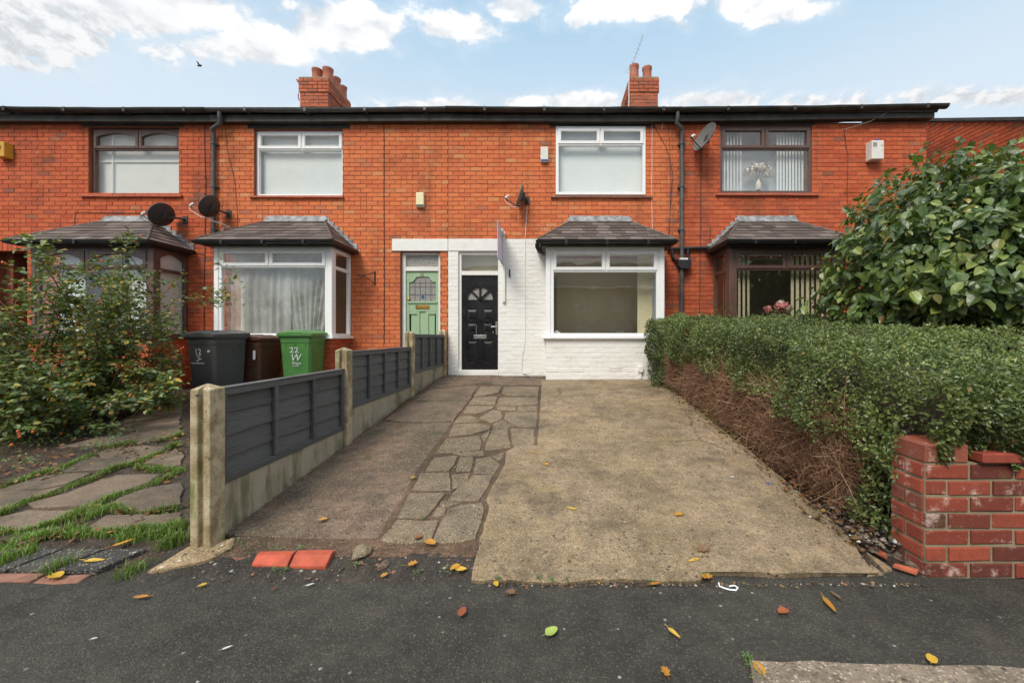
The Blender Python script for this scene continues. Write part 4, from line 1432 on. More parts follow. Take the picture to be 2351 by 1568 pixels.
# the curled gutter outlet at the corner of the white bay, with its short pipe
ge = BAYS[2]['x0'] - .12
MB().tube([(ge - .03, YB - .14, 2.99), (ge - .03, YB - .14, 2.93), (ge + .0, YB - .09, 2.88), (ge + .045, YB - .02, 2.85)], .04, 12).build('gutter_outlet', G['black_plastic'], h3)


def cable(h, pts, mat='cable_dark', r=.006):
    P = []
    for i in range(len(pts) - 1):
        a, b = Vector(pts[i]), Vector(pts[i + 1])
        n = max(2, int((b - a).length / .25))
        for k in range(n):
            q = a.lerp(b, k / n)
            P.append(q + Vector((random.uniform(-.004, .004), 0, random.uniform(-.004, .004))))
    P.append(Vector(pts[-1]))
    return MB().tube(P, r, 5).build('cable', G[mat], h)


def W3(x, y, d=.010): return (Wx(x), WALL_Y - d, Wz(y))


cable(houses[1], [W3(882, 283), W3(882, 470), W3(883, 640), W3(882, 790)])
cable(houses[0], [W3(470, 290), W3(473, 420), W3(470, 640), W3(469, 760)])
cable(houses[0], [W3(470, 585), W3(430, 578), W3(432, 560)])
cable(houses[0], [W3(170, 556), W3(174, 488), W3(345, 490)], r=.005)
cable(houses[1], [W3(517, 285), W3(522, 340), W3(540, 420), W3(546, 500), W3(541, 580)], r=.004)
cable(houses[2], [W3(1210, 475), W3(1206, 546)], 'cable_white', .007)
cable(houses[2], [W3(1206, 548), W3(1206, 640), W3(1206, 780), W3(1198, 830), W3(1199, 855)], 'paint_white', .006)
cable(houses[2], [W3(1199, 856), (Wx(1215), 7.93, .595), (Wx(1232), 7.90, .58), (Wx(1246), 7.95, .60)], 'cable_white', .010)
cable(houses[2], [W3(1497, 285), W3(1496, 470), W3(1498, 545)], 'cable_white', .005)
cable(houses[2], [W3(1521, 258, .12), W3(1519, 300)], 'cable_white', .006)
cable(houses[2], [W3(1502, 290), W3(1530, 340), W3(1545, 400), W3(1538, 490), W3(1534, 560)], r=.005)
cable(houses[2], [W3(1535, 288), W3(1540, 420), W3(1536, 560)], r=.005)
cable(houses[3], [W3(1610, 345), W3(1608, 480), W3(1606, 720)], r=.007)
cable(houses[3], [W3(1628, 560), W3(1632, 520)], r=.005)
cable(houses[3], [W3(1930, 300, .08), W3(1938, 310), W3(1946, 360), W3(1944, 540)], r=.005)
cable(houses[3], [W3(2060, 250, .2), W3(1990, 285, .1), W3(1932, 300, .02)], 'cable_white', .003)
# hanging-basket bracket beside the pale green door
m = MB()
bxp, bzp = Wx(861), Wz(640)
m.box(bxp - .012, bxp + .012, WALL_Y - .012, WALL_Y, bzp - .13, bzp + .15)
m.tube([(bxp, WALL_Y - .02, bzp + .13), (bxp - .10, WALL_Y - .16, bzp + .05), (bxp - .17, WALL_Y - .25, bzp + .0), (bxp - .20, WALL_Y - .29, bzp + .02), (bxp - .19, WALL_Y - .28, bzp + .05)], .008, 6)
m.tube([(bxp, WALL_Y - .02, bzp - .10), (bxp - .08, WALL_Y - .12, bzp - .02), (bxp - .14, WALL_Y - .21, bzp + .02)], .006, 6)
m.build('basket_bracket', G['black_plastic'], houses[1])
# black slot, overflow stub and air brick on the white wall
MB().cbox(Wx(1168.5), Wx(1171.5), WALL_Y - .012, WALL_Y + .01, Wz(637), Wz(619), .003).build('wall_slot', G['black_plastic'], h3)
MB().cbox(Wx(1466, 7.2), Wx(1477, 7.2), YB - .07, YB, .69, .80, .006).tube([(Wx(1472, 7.2), YB - .02, .69), (Wx(1472, 7.2), YB - .02, .57)], .025, 8).build('waste_outlet', G['paint_white'], h3)
vb = MB()
for k in range(4):
    vb.box(Wx(1398, YB), Wx(1428, YB), YB - .004, YB + .004, .70 + k * .022, .708 + k * .022)
vb.build('air_brick', G['brick_painted'], h3)

# ------------------------------------------------------------------ chimneys
def chimney(h, x0, x1, pots, B):
    y0, y1 = 9.70, 10.75
    z0, z1 = 6.35, Wz(180, 9.7)
    c = MB().box(x0 + .01, x1 - .01, y0 + .01, y1 - .01, z0, z1 - .012).build('chimney', G['mortar_pale'], h)
    for out, za, zb in ((0, z0, z1 - 4 * COURSE), (.022, z1 - 4 * COURSE, z1 - .005)):
        B.face(c, 'x', x0 - out, x1 + out, za, zb, y0 - out, 'brick_chimney', phase=x0 - out, zbase=z1 - .005, depth=.05)
        B.face(c, 'y', y0 - out + .01, y1 + out, za, zb, x0 - out, 'brick_chimney', rot=-90, phase=y0 + .1, zbase=z1 - .005, depth=.05)
        B.face(c, 'y', y0 - out + .01, y1 + out, za, zb, x1 + out, 'brick_chimney', rot=90, phase=y0 + .1, zbase=z1 - .005, depth=.05)
    MB().prism([(x0 - .01, y0 - .01, z1 - .01), (x1 + .01, y0 - .01, z1 - .01), (x1 + .01, y1 + .01, z1 - .01), (x0 - .01, y1 + .01, z1 - .01)], (0, 0, .035)).build('flaunching', G['haunch_concrete'], c)
    for (px_, py_, hh, rr) in pots:
        MB().lathe((px_, py_, z1 - .02), [(rr * 1.0, 0), (rr * .98, hh * .3), (rr * .93, hh * .80), (rr * 1.02, hh * .84), (rr * 1.06, hh), (rr * .86, hh), (rr * .82, hh * .5)], 20, caps=False).build('chimney_pot', G['pot_clay'], c)
    return c


B = Bricks(houses[1])
cx0, cx1 = Wx(688, 9.7), Wx(754, 9.7)
cc = chimney(houses[1], cx0, cx1, [(cx0 + .30, 9.92, .36, .12), (cx1 - .12, 9.90, .37, .12), (cx1 - .12, 10.25, .36, .12), (cx1 - .12, 10.58, .35, .115)], B)
B.finish(150, centre=(-5.6, 7))
MB().tube([(cx0 - .02, 9.8, 7.42), (cx0 - .10, 9.75, 7.58)], .02, 6).tube([(cx0 - .02, 9.72, 7.05), (cx0 - .02, 9.68, 7.10), (cx0 - .02, 9.68, 7.2)], .012, 6).build('aerial_stub', G['terracotta'], houses[1])
B = Bricks(houses[2])
cx0, cx1 = Wx(1446, 9.7), Wx(1511, 9.7)
cc = chimney(houses[2], cx0, cx1, [(cx0 + .15, 9.92, .46, .115), (cx0 + .47, 9.92, .41, .115)], B)
B.finish(150, centre=(2.2, 7))
a = MB()
ax, ay = cx0 - .03, 9.66
a.tube([(ax, ay, 6.6), (ax, ay, 7.83)], .012, 6)
a.tube([(ax + .03, ay, 7.75), (ax + .12, ay - .3, 7.95), (ax + .20, ay - .6, 8.14)], .006, 5)
for k in range(9):
    t = k / 8
    p = Vector((ax + .03, ay, 7.75)).lerp(Vector((ax + .20, ay - .6, 8.14)), t)
    a.tube([p + Vector((-.05, 0, .035)), p + Vector((.05, 0, -.035))], .003, 4)
for s in (-.05, 0, .05):
    a.tube([(ax - .11, ay - .01, 7.74 + s), (ax + .12, ay - .01, 7.74 + s)], .004, 4)
aer = a.build('tv_aerial', G['alarm_white'])
tag(aer, 'thin television aerial on a mast strapped to the chimney above the white house', 'aerial')

# ------------------------------------------------------------------ the next house: its gable wall beyond the end of the row
XG = 9.3
nh = empty('gabled_house', (XG + 3, 11.8, .55), 'red brick gable of the next house, beyond the end of the row', 'house')
vz = lambda y: 5.55 + .53 * (y - 7.86) if y < 11.8 else 5.55 + .53 * (11.8 - 7.86) - .53 * (y - 11.8)
m = MB().prism([(XG + .008, 7.4, .2), (XG + .008, 11.8, .2), (XG + .008, 16, .2), (XG + .008, 16, vz(16)), (XG + .008, 11.8, vz(11.8)), (XG + .008, 7.4, vz(7.4))], (.25, 0, 0))
gw = m.build('wall', G['mortar'], nh)
B = Bricks(nh)
B.face(gw, 'y', 7.4, 13.5, 3.2, 7.6, XG, 'brick_red', rot=-90, top=lambda y: vz(y) + .02)
B.finish(300, centre=(XG, 5))
m = MB()
m.prism([(XG - .05, 7.2, vz(7.2) + .09), (XG - .05, 11.8, vz(11.8) + .09), (XG - .05, 11.8, vz(11.8) + .02), (XG - .05, 7.2, vz(7.2) + .02)], (6.5, 0, 0))
m.prism([(XG - .05, 11.8, vz(11.8) + .09), (XG - .05, 16.2, vz(16.2) + .09), (XG - .05, 16.2, vz(16.2) + .02), (XG - .05, 11.8, vz(11.8) + .02)], (6.5, 0, 0))
m.build('roof', G['roof_slate_flat'], nh)
MB().box(XG + .26, XG + 6.2, 8.0, 8.2, .2, 5.6).build('front_wall', G['brick_red'], nh)
# ------------------------------------------------------------------ things fixed to the walls
def alarm_box(x0, y0, x1, y1, depth, mat, name_label, strip=None, lens=None, cap=False, taper=0.0):
    X0, X1, Z0, Z1 = Wx(x0), Wx(x1), Wz(y1), Wz(y0)
    t = empty('alarm_box', ((X0 + X1) / 2, WALL_Y - .004, Z0), name_label, 'alarm box', 'burglar alarm boxes on the terrace')
    m = MB()
    f, b = WALL_Y - depth, WALL_Y - .004
    c = taper
    vs = [(X0 + c, f, Z0 + c * .5), (X1 - c, f, Z0 + c * .5), (X1 - c, f, Z1 - c * .3), (X0 + c, f, Z1 - c * .3), (X0, b, Z0), (X1, b, Z0), (X1, b, Z1), (X0, b, Z1)]
    m.add(vs, [(0, 1, 2, 3), (4, 7, 6, 5), (0, 4, 5, 1), (3, 2, 6, 7), (0, 3, 7, 4), (1, 5, 6, 2)])
    o = m.build('cover', G[mat], t)
    bv = o.modifiers.new('b', 'BEVEL'); bv.width = .012; bv.segments = 2
    if strip:
        MB().cbox(X0 + .012, X1 - .012, f - .004, b - .01, Z0 + .012, Z0 + .055, .006).build('beacon', G[strip], t)
    if lens == 'louvre':
        l = MB()
        for k in range(4):
            l.box(X0 + .03, X0 + .11, f - .003, f + .002, Z1 - .06 - k * .022, Z1 - .050 - k * .022)
        l.box(X1 - .08, X1 - .03, f - .003, f + .002, Z1 - .11, Z1 - .10).box(X1 - .06, X1 - .045, f - .003, f + .002, Z1 - .20, Z1 - .19)
        l.build('louvre', G['pipe_grey'], t)
    if lens == 'ring':
        MB().tube([(X0 + .11 + .055 * math.cos(a), f - .002, Z1 - .12 + .055 * math.sin(a)) for a in np.linspace(0, 2 * math.pi, 21)], .006, 5).build('emblem_ring', G['terracotta_dull'], t)
        MB().box(X0 + .07, X0 + .15, f - .003, f + .002, Z1 - .125, Z1 - .112).build('emblem_bar', G['terracotta_dull'], t)
    if cap:
        MB().lathe(((X0 + X1) / 2 + .03, WALL_Y - depth * .6, Z1 - .01), [(.035, 0), (.035, .05), (.022, .058)], 12).build('strobe', G['alarm_blue'], t)
    return t


alarm_box(5, 332, 33, 368, .14, 'alarm_yellow', 'mustard yellow alarm box with a ring emblem on brick', lens='ring', taper=.02)
alarm_box(956, 444, 975.5, 478, .06, 'alarm_cream', 'cream alarm box with a dark base, above the white lintel of the green door', strip='pipe_grey', taper=.008)
alarm_box(1240.5, 340, 1259.5, 375, .06, 'alarm_white', 'white alarm box with a blue strip beside the white upper window', strip='alarm_blue', taper=.008)
alarm_box(1986, 331, 2016, 374, .16, 'alarm_white', 'boxy off-white alarm box with louvres and a small lamp on top', lens='louvre', cap=True, taper=.012)


def dish(label, centre, yaw, tilt, rx, rz, mat, mount, arm_len=.34, cabl='cable_white', group='satellite dishes on the terrace'):
    """offset dish: shallow oval bowl facing yaw (0 = the street, + = towards +X), wall bracket at mount"""
    c = Vector(centre)
    t = empty('satellite_dish', c, label, 'satellite dish', group)
    f = Vector((math.sin(R(yaw)) * math.cos(R(tilt)), -math.cos(R(yaw)) * math.cos(R(tilt)), math.sin(R(tilt))))
    s = f.cross(Vector((0, 0, 1))).normalized() * -1
    u = s.cross(f).normalized()
    if u.z < 0:
        u = -u
    P = []
    nr, na = 6, 32
    vs, fs = [], []
    for side in (0, 1):
        for i in range(nr + 1):
            r = i / nr
            for k in range(na):
                a = 2 * math.pi * k / na
                vs.append(c + s * (rx * r * math.cos(a)) + u * (rz * r * math.sin(a)) + f * (.055 * (r * r - 1) + (.0 if side == 0 else -.008) + (.008 if i == nr and side == 0 else 0)))
    for side in (0, 1):
        o = side * (nr + 1) * na
        for i in range(nr):
            for k in range(na):
                q = (o + i * na + k, o + i * na + (k + 1) % na, o + (i + 1) * na + (k + 1) % na, o + (i + 1) * na + k)
                fs.append(q if side == 0 else tuple(reversed(q)))
    for k in range(na):
        a0, b0 = nr * na + k, nr * na + (k + 1) % na
        o = (nr + 1) * na
        fs.append((a0, b0, b0 + o, a0 + o))
    MB().add(vs, fs, True).build('reflector', G[mat], t)
    low = c - u * (rz * .92) - f * .02
    tip = c - u * (rz * .62) + f * arm_len
    MB().tube([low - f * .05, low, low.lerp(tip, .5) - u * .01, tip], .012, 8).build('feed_arm', G['dish_dark'], t)
    lnb = MB().tube([tip - f * .02 + u * .0, tip - f * .02 + u * .055 - f * .02], .024, 10)
    lnb.tube([tip + u * .055 - f * .045, tip + u * .06 - f * .065], .028, 10)
    lnb.build('feed_horn', G['alarm_white'], t)
    m = Vector(mount)
    b = MB().tube([c - f * .05, c - f * .10 - u * .02, m + Vector((0, -.10, 0)), m], .020, 8)
    b.box(m.x - .05, m.x + .05, m.y - .012, m.y + .003, m.z - .07, m.z + .07)
    b.obox(c - f * .075, s, u, f, .05, .07, .03)
    b.build('wall_bracket', G['dish_dark'], t)
    cb = MB()
    q = tip - u * .02
    cb.tube([q, q - u * .05 - f * .04, low - u * .05 + f * .08, low - f * .02 - u * .02, low - f * .06], .006, 5)
    cb.build('feed_cable', G[cabl], t)
    return t


Yd = 7.66
dish('dark mesh satellite dish beside the lead flashing of the brown bay', px(371, 493, Yd), -84, 22, .285, .225, 'dish_dark', (Wx(426), WALL_Y - .001, Wz(505)), .33, 'cable_dark')
dish('dark mesh satellite dish in front of the grey downpipe, with a looping white cable', px(481, 474, Yd), -84, 22, .255, .215, 'dish_dark', (Wx(526), WALL_Y - .001, Wz(492)), .33)
dish('light grey satellite dish seen edge-on above the white wall', px(1193, 449, 7.78), -84, 16, .20, .225, 'dish_grey', (Wx(1210), WALL_Y - .001, Wz(462)), .26)
dish('tall grey satellite dish under the gutter beside the brown upper window', px(1617, 314, 7.68), -70, 22, .27, .275, 'dish_grey', (Wx(1622), WALL_Y - .001, Wz(320)), .27, 'cable_dark')
MB().tube([px(478, 505, 7.6), px(505, 512, 7.75), px(528, 522, 7.9), px(512, 524, 7.98), px(511, 545, 7.99)], .010, 6).build('cable', G['cable_white'], houses[1])

# the agent's board on its white bracket post
xs = Wx(1157)
sb = empty('sale_board', (xs, WALL_Y - .05, Wz(694)), 'purple and white estate agent board, edge-on, on a white post on the white wall', 'sign')
MB().cbox(xs - .028, xs + .028, WALL_Y - .055, WALL_Y - .002, Wz(694), Wz(533), .004).build('post', G['paint_white'], sb)
zb0, zb1, yn = 2.76, 3.44, 7.27
MB().box(xs - .038, xs - .030, yn, WALL_Y - .01, zb0, zb1).build('board', G['sign_lilac'], sb)
MB().box(xs - .042, xs - .0385, yn + .002, WALL_Y - .012, 3.14, zb1 - .001).build('purple_panel', G['sign_purple'], sb)
m = MB()
for k in range(3):
    m.box(xs - .0425, xs - .0388, yn + .08, WALL_Y - .14, 2.86 + .07 * k, 2.885 + .07 * k)
m.build('print_bars', G['sign_purple'], sb)
t = MB()
zc, yc = 3.26, (yn + WALL_Y) / 2
t.tube([(xs - .043, yc + .15 * math.cos(a), zc + .08 * math.sin(a)) for a in np.linspace(0, math.pi, 9)], .012, 5)
t.box(xs - .046, xs - .0422, yc - .17, yc - .13, zc - .09, zc + .02).box(xs - .046, xs - .0422, yc + .13, yc + .17, zc - .09, zc + .02)
t.build('logo', G['print_white'], sb)
MB().box(xs - .045, xs + .02, 7.60, 7.99, zb1 - .10, zb1 - .06).build('board_bracket', G['paint_white'], sb)

# ------------------------------------------------------------------ window dressings and vases
h2, h4, h1 = houses[1], houses[3], houses[0]
b = BAYS[1]
def net(x0, x1, z0, z1, y, amp, waves, gather=None, name='net_curtain'):
    nx, nz = 120, 10
    P = []
    for j in range(nz + 1):
        v = j / nz
        row = []
        for i in range(nx + 1):
            u = i / nx
            x = x0 + (x1 - x0) * u
            if gather:
                gx, gz, k = gather
                pull = max(0, 1 - abs(z0 + (z1 - z0) * v - gz) / 1.1)
                x = x + (gx - x) * k * pull
            a = amp * (1 + .5 * math.sin(u * 17 + 1)) * (1 - .35 * v)
            row.append((x, y + a * math.sin(u * waves * 2 * math.pi + .8 * math.sin(u * 9)) + .01 * math.sin(v * 4 + u * 6), z0 + (z1 - z0) * v))
        P.append(row)
    return MB().grid(P).build(name, G['net_curtain'], h2, fix=False)


net(b['x0'] + .12, b['x0'] + 1.30, b['sill'] + .02, b['head'] - .03, 7.46, .022, 8, None)
net(b['x0'] + .98, b['x1'] - .08, b['sill'] + .02, b['head'] - .03, 7.50, .026, 9, (b['x1'] - .55, 1.3, .45))
b = BAYS[3]
vertical_blinds(h4, b['x0'] + .14, b['x0'] + .48, b['sill'] + .03, b['head'] - .03, 7.48, 4, 'curtain_cream', 22)
vertical_blinds(h4, b['x1'] - .86, b['x1'] - .10, b['sill'] + .03, b['head'] - .03, 7.48, 8, 'curtain_cream', 12)
for k in range(4):
    MB().obox((b['x0'] + .13, 7.56 + k * .09, 2.1), (.5, .86, 0), (-.86, .5, 0), (0, 0, 1), .04, .001, .82).build('blind_slat', G['curtain_cream'], h4)
b = BAYS[0]
for a0, a1 in ((b['x0'] + .34, b['x0'] + .80), (b['x1'] - .62, b['x1'] - .14)):
    MB().box(a0, a1, 7.47, 7.476, b['sill'] + .02, b['head'] - .02).build('blind', G['blind_white'], h1)
MB().box(b['x1'] - .082, b['x1'] - .078, 7.42, 7.96, b['sill'] + .02, b['head'] - .02).build('blind', G['blind_white'], h1)
b = BAYS[2]
MB().box(b['x1'] - .40, b['x1'] - .12, 7.72, 7.75, 1.35, 2.9).build('curtain', G['curtain_cream'], houses[2])
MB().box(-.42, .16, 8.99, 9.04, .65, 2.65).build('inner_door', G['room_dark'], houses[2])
ck = MB().cbox(.06, .20, 7.46, 7.56, 1.347, 1.42, .012).lathe((.13, 7.51, 1.42), [(.04, 0), (.03, .02), (.01, .03)], 10).build('ornament', G['print_white'])
tag(ck, 'small white ornament inside the white bay window', 'ornament')
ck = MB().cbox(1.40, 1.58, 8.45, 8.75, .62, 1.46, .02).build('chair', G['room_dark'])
tag(ck, 'dark chair back inside the empty white-fronted room', 'chair')


def vase(name, label, c, h, r, mat, blooms, spread, petals, leafy=True):
    t = empty(name, c, label, 'vase')
    MB().lathe(c, [(r * .8, 0), (r, h * .08), (r, h * .62), (r * .55, h * .72), (r * .5, h * .95), (r * .62, h), (r * .5, h), (r * .42, h * .8)], 20, caps=False).build('vase_body', G[mat], t)
    st = MB()
    for k, (dx, dy, dz, br) in enumerate(blooms):
        p = Vector(c) + Vector((dx, dy, h + dz))
        st.tube([Vector(c) + Vector((0, 0, h * .7)), Vector(c) + Vector((dx * .4, dy * .4, h + dz * .5)), p], .004, 4)
        m = MB()
        for q in range(46):
            n = Vector((random.gauss(0, 1), random.gauss(0, 1), random.gauss(.3, 1))).normalized()
            a = n.orthogonal().normalized()
            bb = n.cross(a)
            ce = p + n * br * random.uniform(.55, 1)
            s = br * .42
            m.add([ce + (-a - bb) * s * .5, ce + (a - bb) * s * .5 + n * s * .3, ce + (a + bb) * s * .5, ce + (bb - a) * s * .5 + n * s * .3], [(0, 1, 2, 3)])
        m.build('bloom', G[petals[k % len(petals)]], t)
    if leafy:
        lf = MB()
        for q in range(90):
            p = Vector(c) + Vector((random.gauss(0, spread), random.gauss(0, spread * .6), h + random.uniform(-.02, .26)))
            d = Vector((random.gauss(0, 1), random.gauss(0, .6), random.gauss(-.1, .7))).normalized()
            w = d.orthogonal().normalized() * .016
            lf.add([p, p + d * .035 + w, p + d * .08, p + d * .035 - w], [(0, 1, 2), (0, 2, 3)])
        lf.build('greenery', G['leaf_tree'], t)
    st.build('stem', G['cane'], t)
    return t


vp = px(1793, 742, 7.52)
vase('flower_vase', 'silver vase of pink and white flowers inside the brown bay window', (vp.x, 7.55, 1.28), .34, .07, 'vase_silver',
     [(-.22, .02, .22, .08), (-.03, -.03, .27, .10), (.09, .0, .27, .10), (.17, .05, .22, .10), (.04, .05, .33, .09)], .15, ['petal_pink', 'petal_pink', 'petal_pink', 'petal_white', 'petal_white'])
vp = px(1744, 438, 8.15)
vase('flower_vase', 'pale vase of cream flowers inside the brown upper window', (vp.x, 8.20, vp.z + .03), .22, .055, 'petal_white',
     [(-.20, 0, .16, .10), (-.08, .0, .24, .10), (.05, .0, .23, .10), (.16, 0, .20, .10), (.22, .02, .09, .07)], .1, ['petal_white'], False)

# ------------------------------------------------------------------ fence: slotted posts, gravel boards, lap panels
fn = empty('garden_fence', (-2.08, 2.47, .05), 'low grey panel fence between concrete posts, stepping up to the white house', 'fence')
FX = -2.043                    # driveway face of the posts
PW, PD = .122, .115
posts = [(2.41, 1.045, -.05), (4.04, 1.225, .1), (5.97, 1.42, .3), (7.84, 1.475, .45)]
for py, zt, zb in posts:
    m = MB()
    x1, x0 = FX, FX - PW
    s0, s1 = FX - PW * .62, FX - PW * .34            # slot front and back
    yb0, yb1 = py, py + PD
    sec = [(x0, yb0), (s0, yb0), (s0 + .004, yb0 + .028), (s1 - .004, yb0 + .028), (s1, yb0), (x1, yb0), (x1, yb1), (s1, yb1), (s1 - .004, yb1 - .028), (s0 + .004, yb1 - .028), (s0, yb1), (x0, yb1)]
    n = len(sec)
    cx, cy = (x0 + x1) / 2, (yb0 + yb1) / 2
    vs = [(a, b_, zb) for a, b_ in sec] + [(a, b_, zt - .035) for a, b_ in sec]
    fs = [(i, (i + 1) % n, (i + 1) % n + n, i + n) for i in range(n)]
    vs.append((cx, cy, zt))
    fs += [(i + n, (i + 1) % n + n, 2 * n) for i in range(n)]
    m.add(vs, fs)
    o = m.build('post', G['concrete_post'], fn)
    bv = o.modifiers.new('b', 'BEVEL'); bv.width = .006; bv.segments = 2; bv.limit_method = 'ANGLE'; bv.angle_limit = R(50)
MB().tube([(FX - .07, 2.405, .975), (FX - .07, 2.40, .985)], .009, 8).build('bolt', G['pipe_grey'], fn)
panels = [(0, .995, .395, 3), (1, 1.165, .58, 4), (2, 1.355, .765, 4)]
for i, zt, zb, ns in panels:
    ya, yb_ = posts[i][0] + PD - .004, posts[i + 1][0] + .004
    zl = zg(yb_) - .06
    MB().cbox(FX - .078, FX - .036, ya, yb_, zg(ya) - .08, zb - .004, .006).build('gravel_board', G['concrete_board'], fn)
    pn = MB().box(FX - .068, FX - .063, ya + .01, yb_ - .01, zb + .02, zt - .02).build('fence_panel', G['fence_paint'], fn)
    nb = 4
    hb = (zt - zb - .03) / nb
    for k in range(nb):
        z0 = zb + .015 + k * hb
        m = MB()
        y0_, y1_ = ya + .02, yb_ - .02
        npt = 14
        top, bot = [], []
        vs, fs = [], []
        for q in range(npt + 1):
            y = y0_ + (y1_ - y0_) * q / npt
            w = .004 * math.sin(q * 1.1 + k * 2.1 + i) + random.uniform(-.002, .002)
            vs += [(FX - .056 + .008, y, z0 + w), (FX - .062, y, z0 + hb + .012), (FX - .070, y, z0 + hb + .012), (FX - .056, y, z0 + w)]
        for q in range(npt):
            a, c = q * 4, q * 4 + 4
            fs += [(a, c, c + 1, a + 1), (a + 1, c + 1, c + 2, a + 2), (a + 2, c + 2, c + 3, a + 3), (a + 3, c + 3, c, a)]
        fs += [(0, 1, 2, 3), (npt * 4 + 3, npt * 4 + 2, npt * 4 + 1, npt * 4)]
        m.add(vs, fs)
        m.build('board', G['fence_paint'], pn)
    for z0, z1 in ((zb, zb + .042), (zt - .042, zt)):
        MB().cbox(FX - .050, FX - .026, ya, yb_, z0, z1, .003).build('rail', G['fence_paint'], pn)
    MB().cbox(FX - .085, FX - .022, ya, yb_, zt + .001, zt + .014, .003).build('capping', G['fence_paint'], pn)
    for k in range(ns + 1):
        y = ya + .03 + (yb_ - ya - .06) * k / ns
        MB().cbox(FX - .0495, FX - .022, y - .018, y + .018, zb + .043, zt - .043, .003).build('batten', G['fence_paint'], pn)

# ------------------------------------------------------------------ wheelie bins
def wheelie_bin(label, corner, theta, mat, lid_tilt=0.0, h=1.02, text_fn=None, group='wheelie bins in the front garden'):
    """corner = front right corner at the rim (x, y); front faces -Y before turning by theta"""
    W, D = .50, .57
    c = Vector((corner[0], corner[1], .33))
    t = empty('wheelie_bin', c, label, 'wheelie bin', group)
    m = MB()
    lv = [(0, .80, .80, .055), (.10, .82, .82, .0), (.75 * h, .955, .95, .0), (.86 * h, .97, .965, .0), (.861 * h, .995, .99, 0), (.955 * h, 1.0, 1.0, 0)]
    rings = []
    for z, kw, kd, _ in lv:
        x1, x0 = c.x - W * (1 - kw) / 2, c.x - W + W * (1 - kw) / 2
        y0, y1 = c.y + D * (1 - kd) * .6, c.y + D - D * (1 - kd) * .1
        q = .035
        rings.append([(x0 + q, y0, c.z + z), (x1 - q, y0, c.z + z), (x1, y0 + q, c.z + z), (x1, y1 - q, c.z + z), (x1 - q, y1, c.z + z), (x0 + q, y1, c.z + z), (x0, y1 - q, c.z + z), (x0, y0 + q, c.z + z)])
    vs = [p for r in rings for p in r]
    fs = [(i * 8 + k, i * 8 + (k + 1) % 8, i * 8 + 8 + (k + 1) % 8, i * 8 + 8 + k) for i in range(len(rings) - 1) for k in range(8)]
    fs += [tuple(reversed(range(8))), tuple(range((len(rings) - 1) * 8, len(rings) * 8))]
    m.add(vs, fs)
    body = m.build('body', G[mat], t)
    bv = body.modifiers.new('b', 'BEVEL'); bv.width = .008; bv.segments = 2; bv.limit_method = 'ANGLE'; bv.angle_limit = R(25)
    rb = MB()
    for k in range(3):
        yy = c.y + .14 + k * .14
        rb.cbox(c.x - .016, c.x - .001, yy - .008, yy + .008, c.z + .80 * h, c.z + .865 * h, .004)
        xx = c.x - .10 - k * .15
        rb.cbox(xx - .008, xx + .008, c.y + .003, c.y + .016, c.z + .80 * h, c.z + .865 * h, .004)
    rb.build('rim_rib', G[mat], t)
    MB().cbox(c.x - W - .012, c.x + .012, c.y - .014, c.y + D + .01, c.z + .935 * h, c.z + .985 * h, .012).build('rim', G[mat], t)
    # lid: skirt, raised panel with rounded shoulders, handle at the back, fingers at the front
    ld = MB()
    z = c.z + h * .985 + .002
    P = []
    for i in range(9):
        v = i / 8
        row = []
        for j in range(13):
            u = j / 12
            e = min(1, min(u, 1 - u) / .16, min(v, 1 - v) / .14 + .25)
            dome = .042 * math.sin(min(1, e) * math.pi / 2) + .012 * (1 if .3 < u < .7 else 0)
            row.append((c.x - W - .022 + (W + .044) * u, c.y - .035 + (D + .06) * v, z + .012 + dome + v * lid_tilt))
        P.append(row)
    ld.grid(P)
    edge = [P[0][j] for j in range(13)] + [P[i][12] for i in range(1, 9)] + [P[8][j] for j in range(11, -1, -1)] + [P[i][0] for i in range(7, 0, -1)]
    n = len(edge)
    ld.add([p for p in edge] + [(p[0], p[1], z - .022) for p in edge], [(k, (k + 1) % n, (k + 1) % n + n, k + n) for k in range(n)])
    lid = ld.build('lid', G[mat], t)
    MB().cbox(c.x - W * .72, c.x - W * .28, c.y + .10, c.y + .30, z + .058 + lid_tilt * .3, z + .070 + lid_tilt * .3, .006).build('lid_rib', G[mat], lid)
    MB().tube([(c.x - .06, c.y + D + .02, z - .03), (c.x - .06, c.y + D + .075, z + .01), (c.x - W + .06, c.y + D + .075, z + .01), (c.x - W + .06, c.y + D + .02, z - .03)], .016, 8).build('handle', G[mat], t)
    for xx in (c.x - .02, c.x - W + .02):
        MB().tube([(xx - .025, c.y + D - .02, c.z + .10), (xx + .025, c.y + D - .02, c.z + .10)], .10, 18).build('wheel', G['black_plastic'], t)
    MB().tube([(c.x - W + .02, c.y + D - .02, c.z + .10), (c.x - .02, c.y + D - .02, c.z + .10)], .012, 6).build('axle', G['black_plastic'], t)
    if text_fn:
        text_fn(t, c)
    t.rotation_euler = (0, 0, R(theta))
    return t


def front_y(z, h):
    """front of a bin's body at height z"""
    return .57 * (1 - float(np.interp(z, [0, .10, .75 * h, .86 * h], [.80, .82, .95, .965]))) * .6 - .003


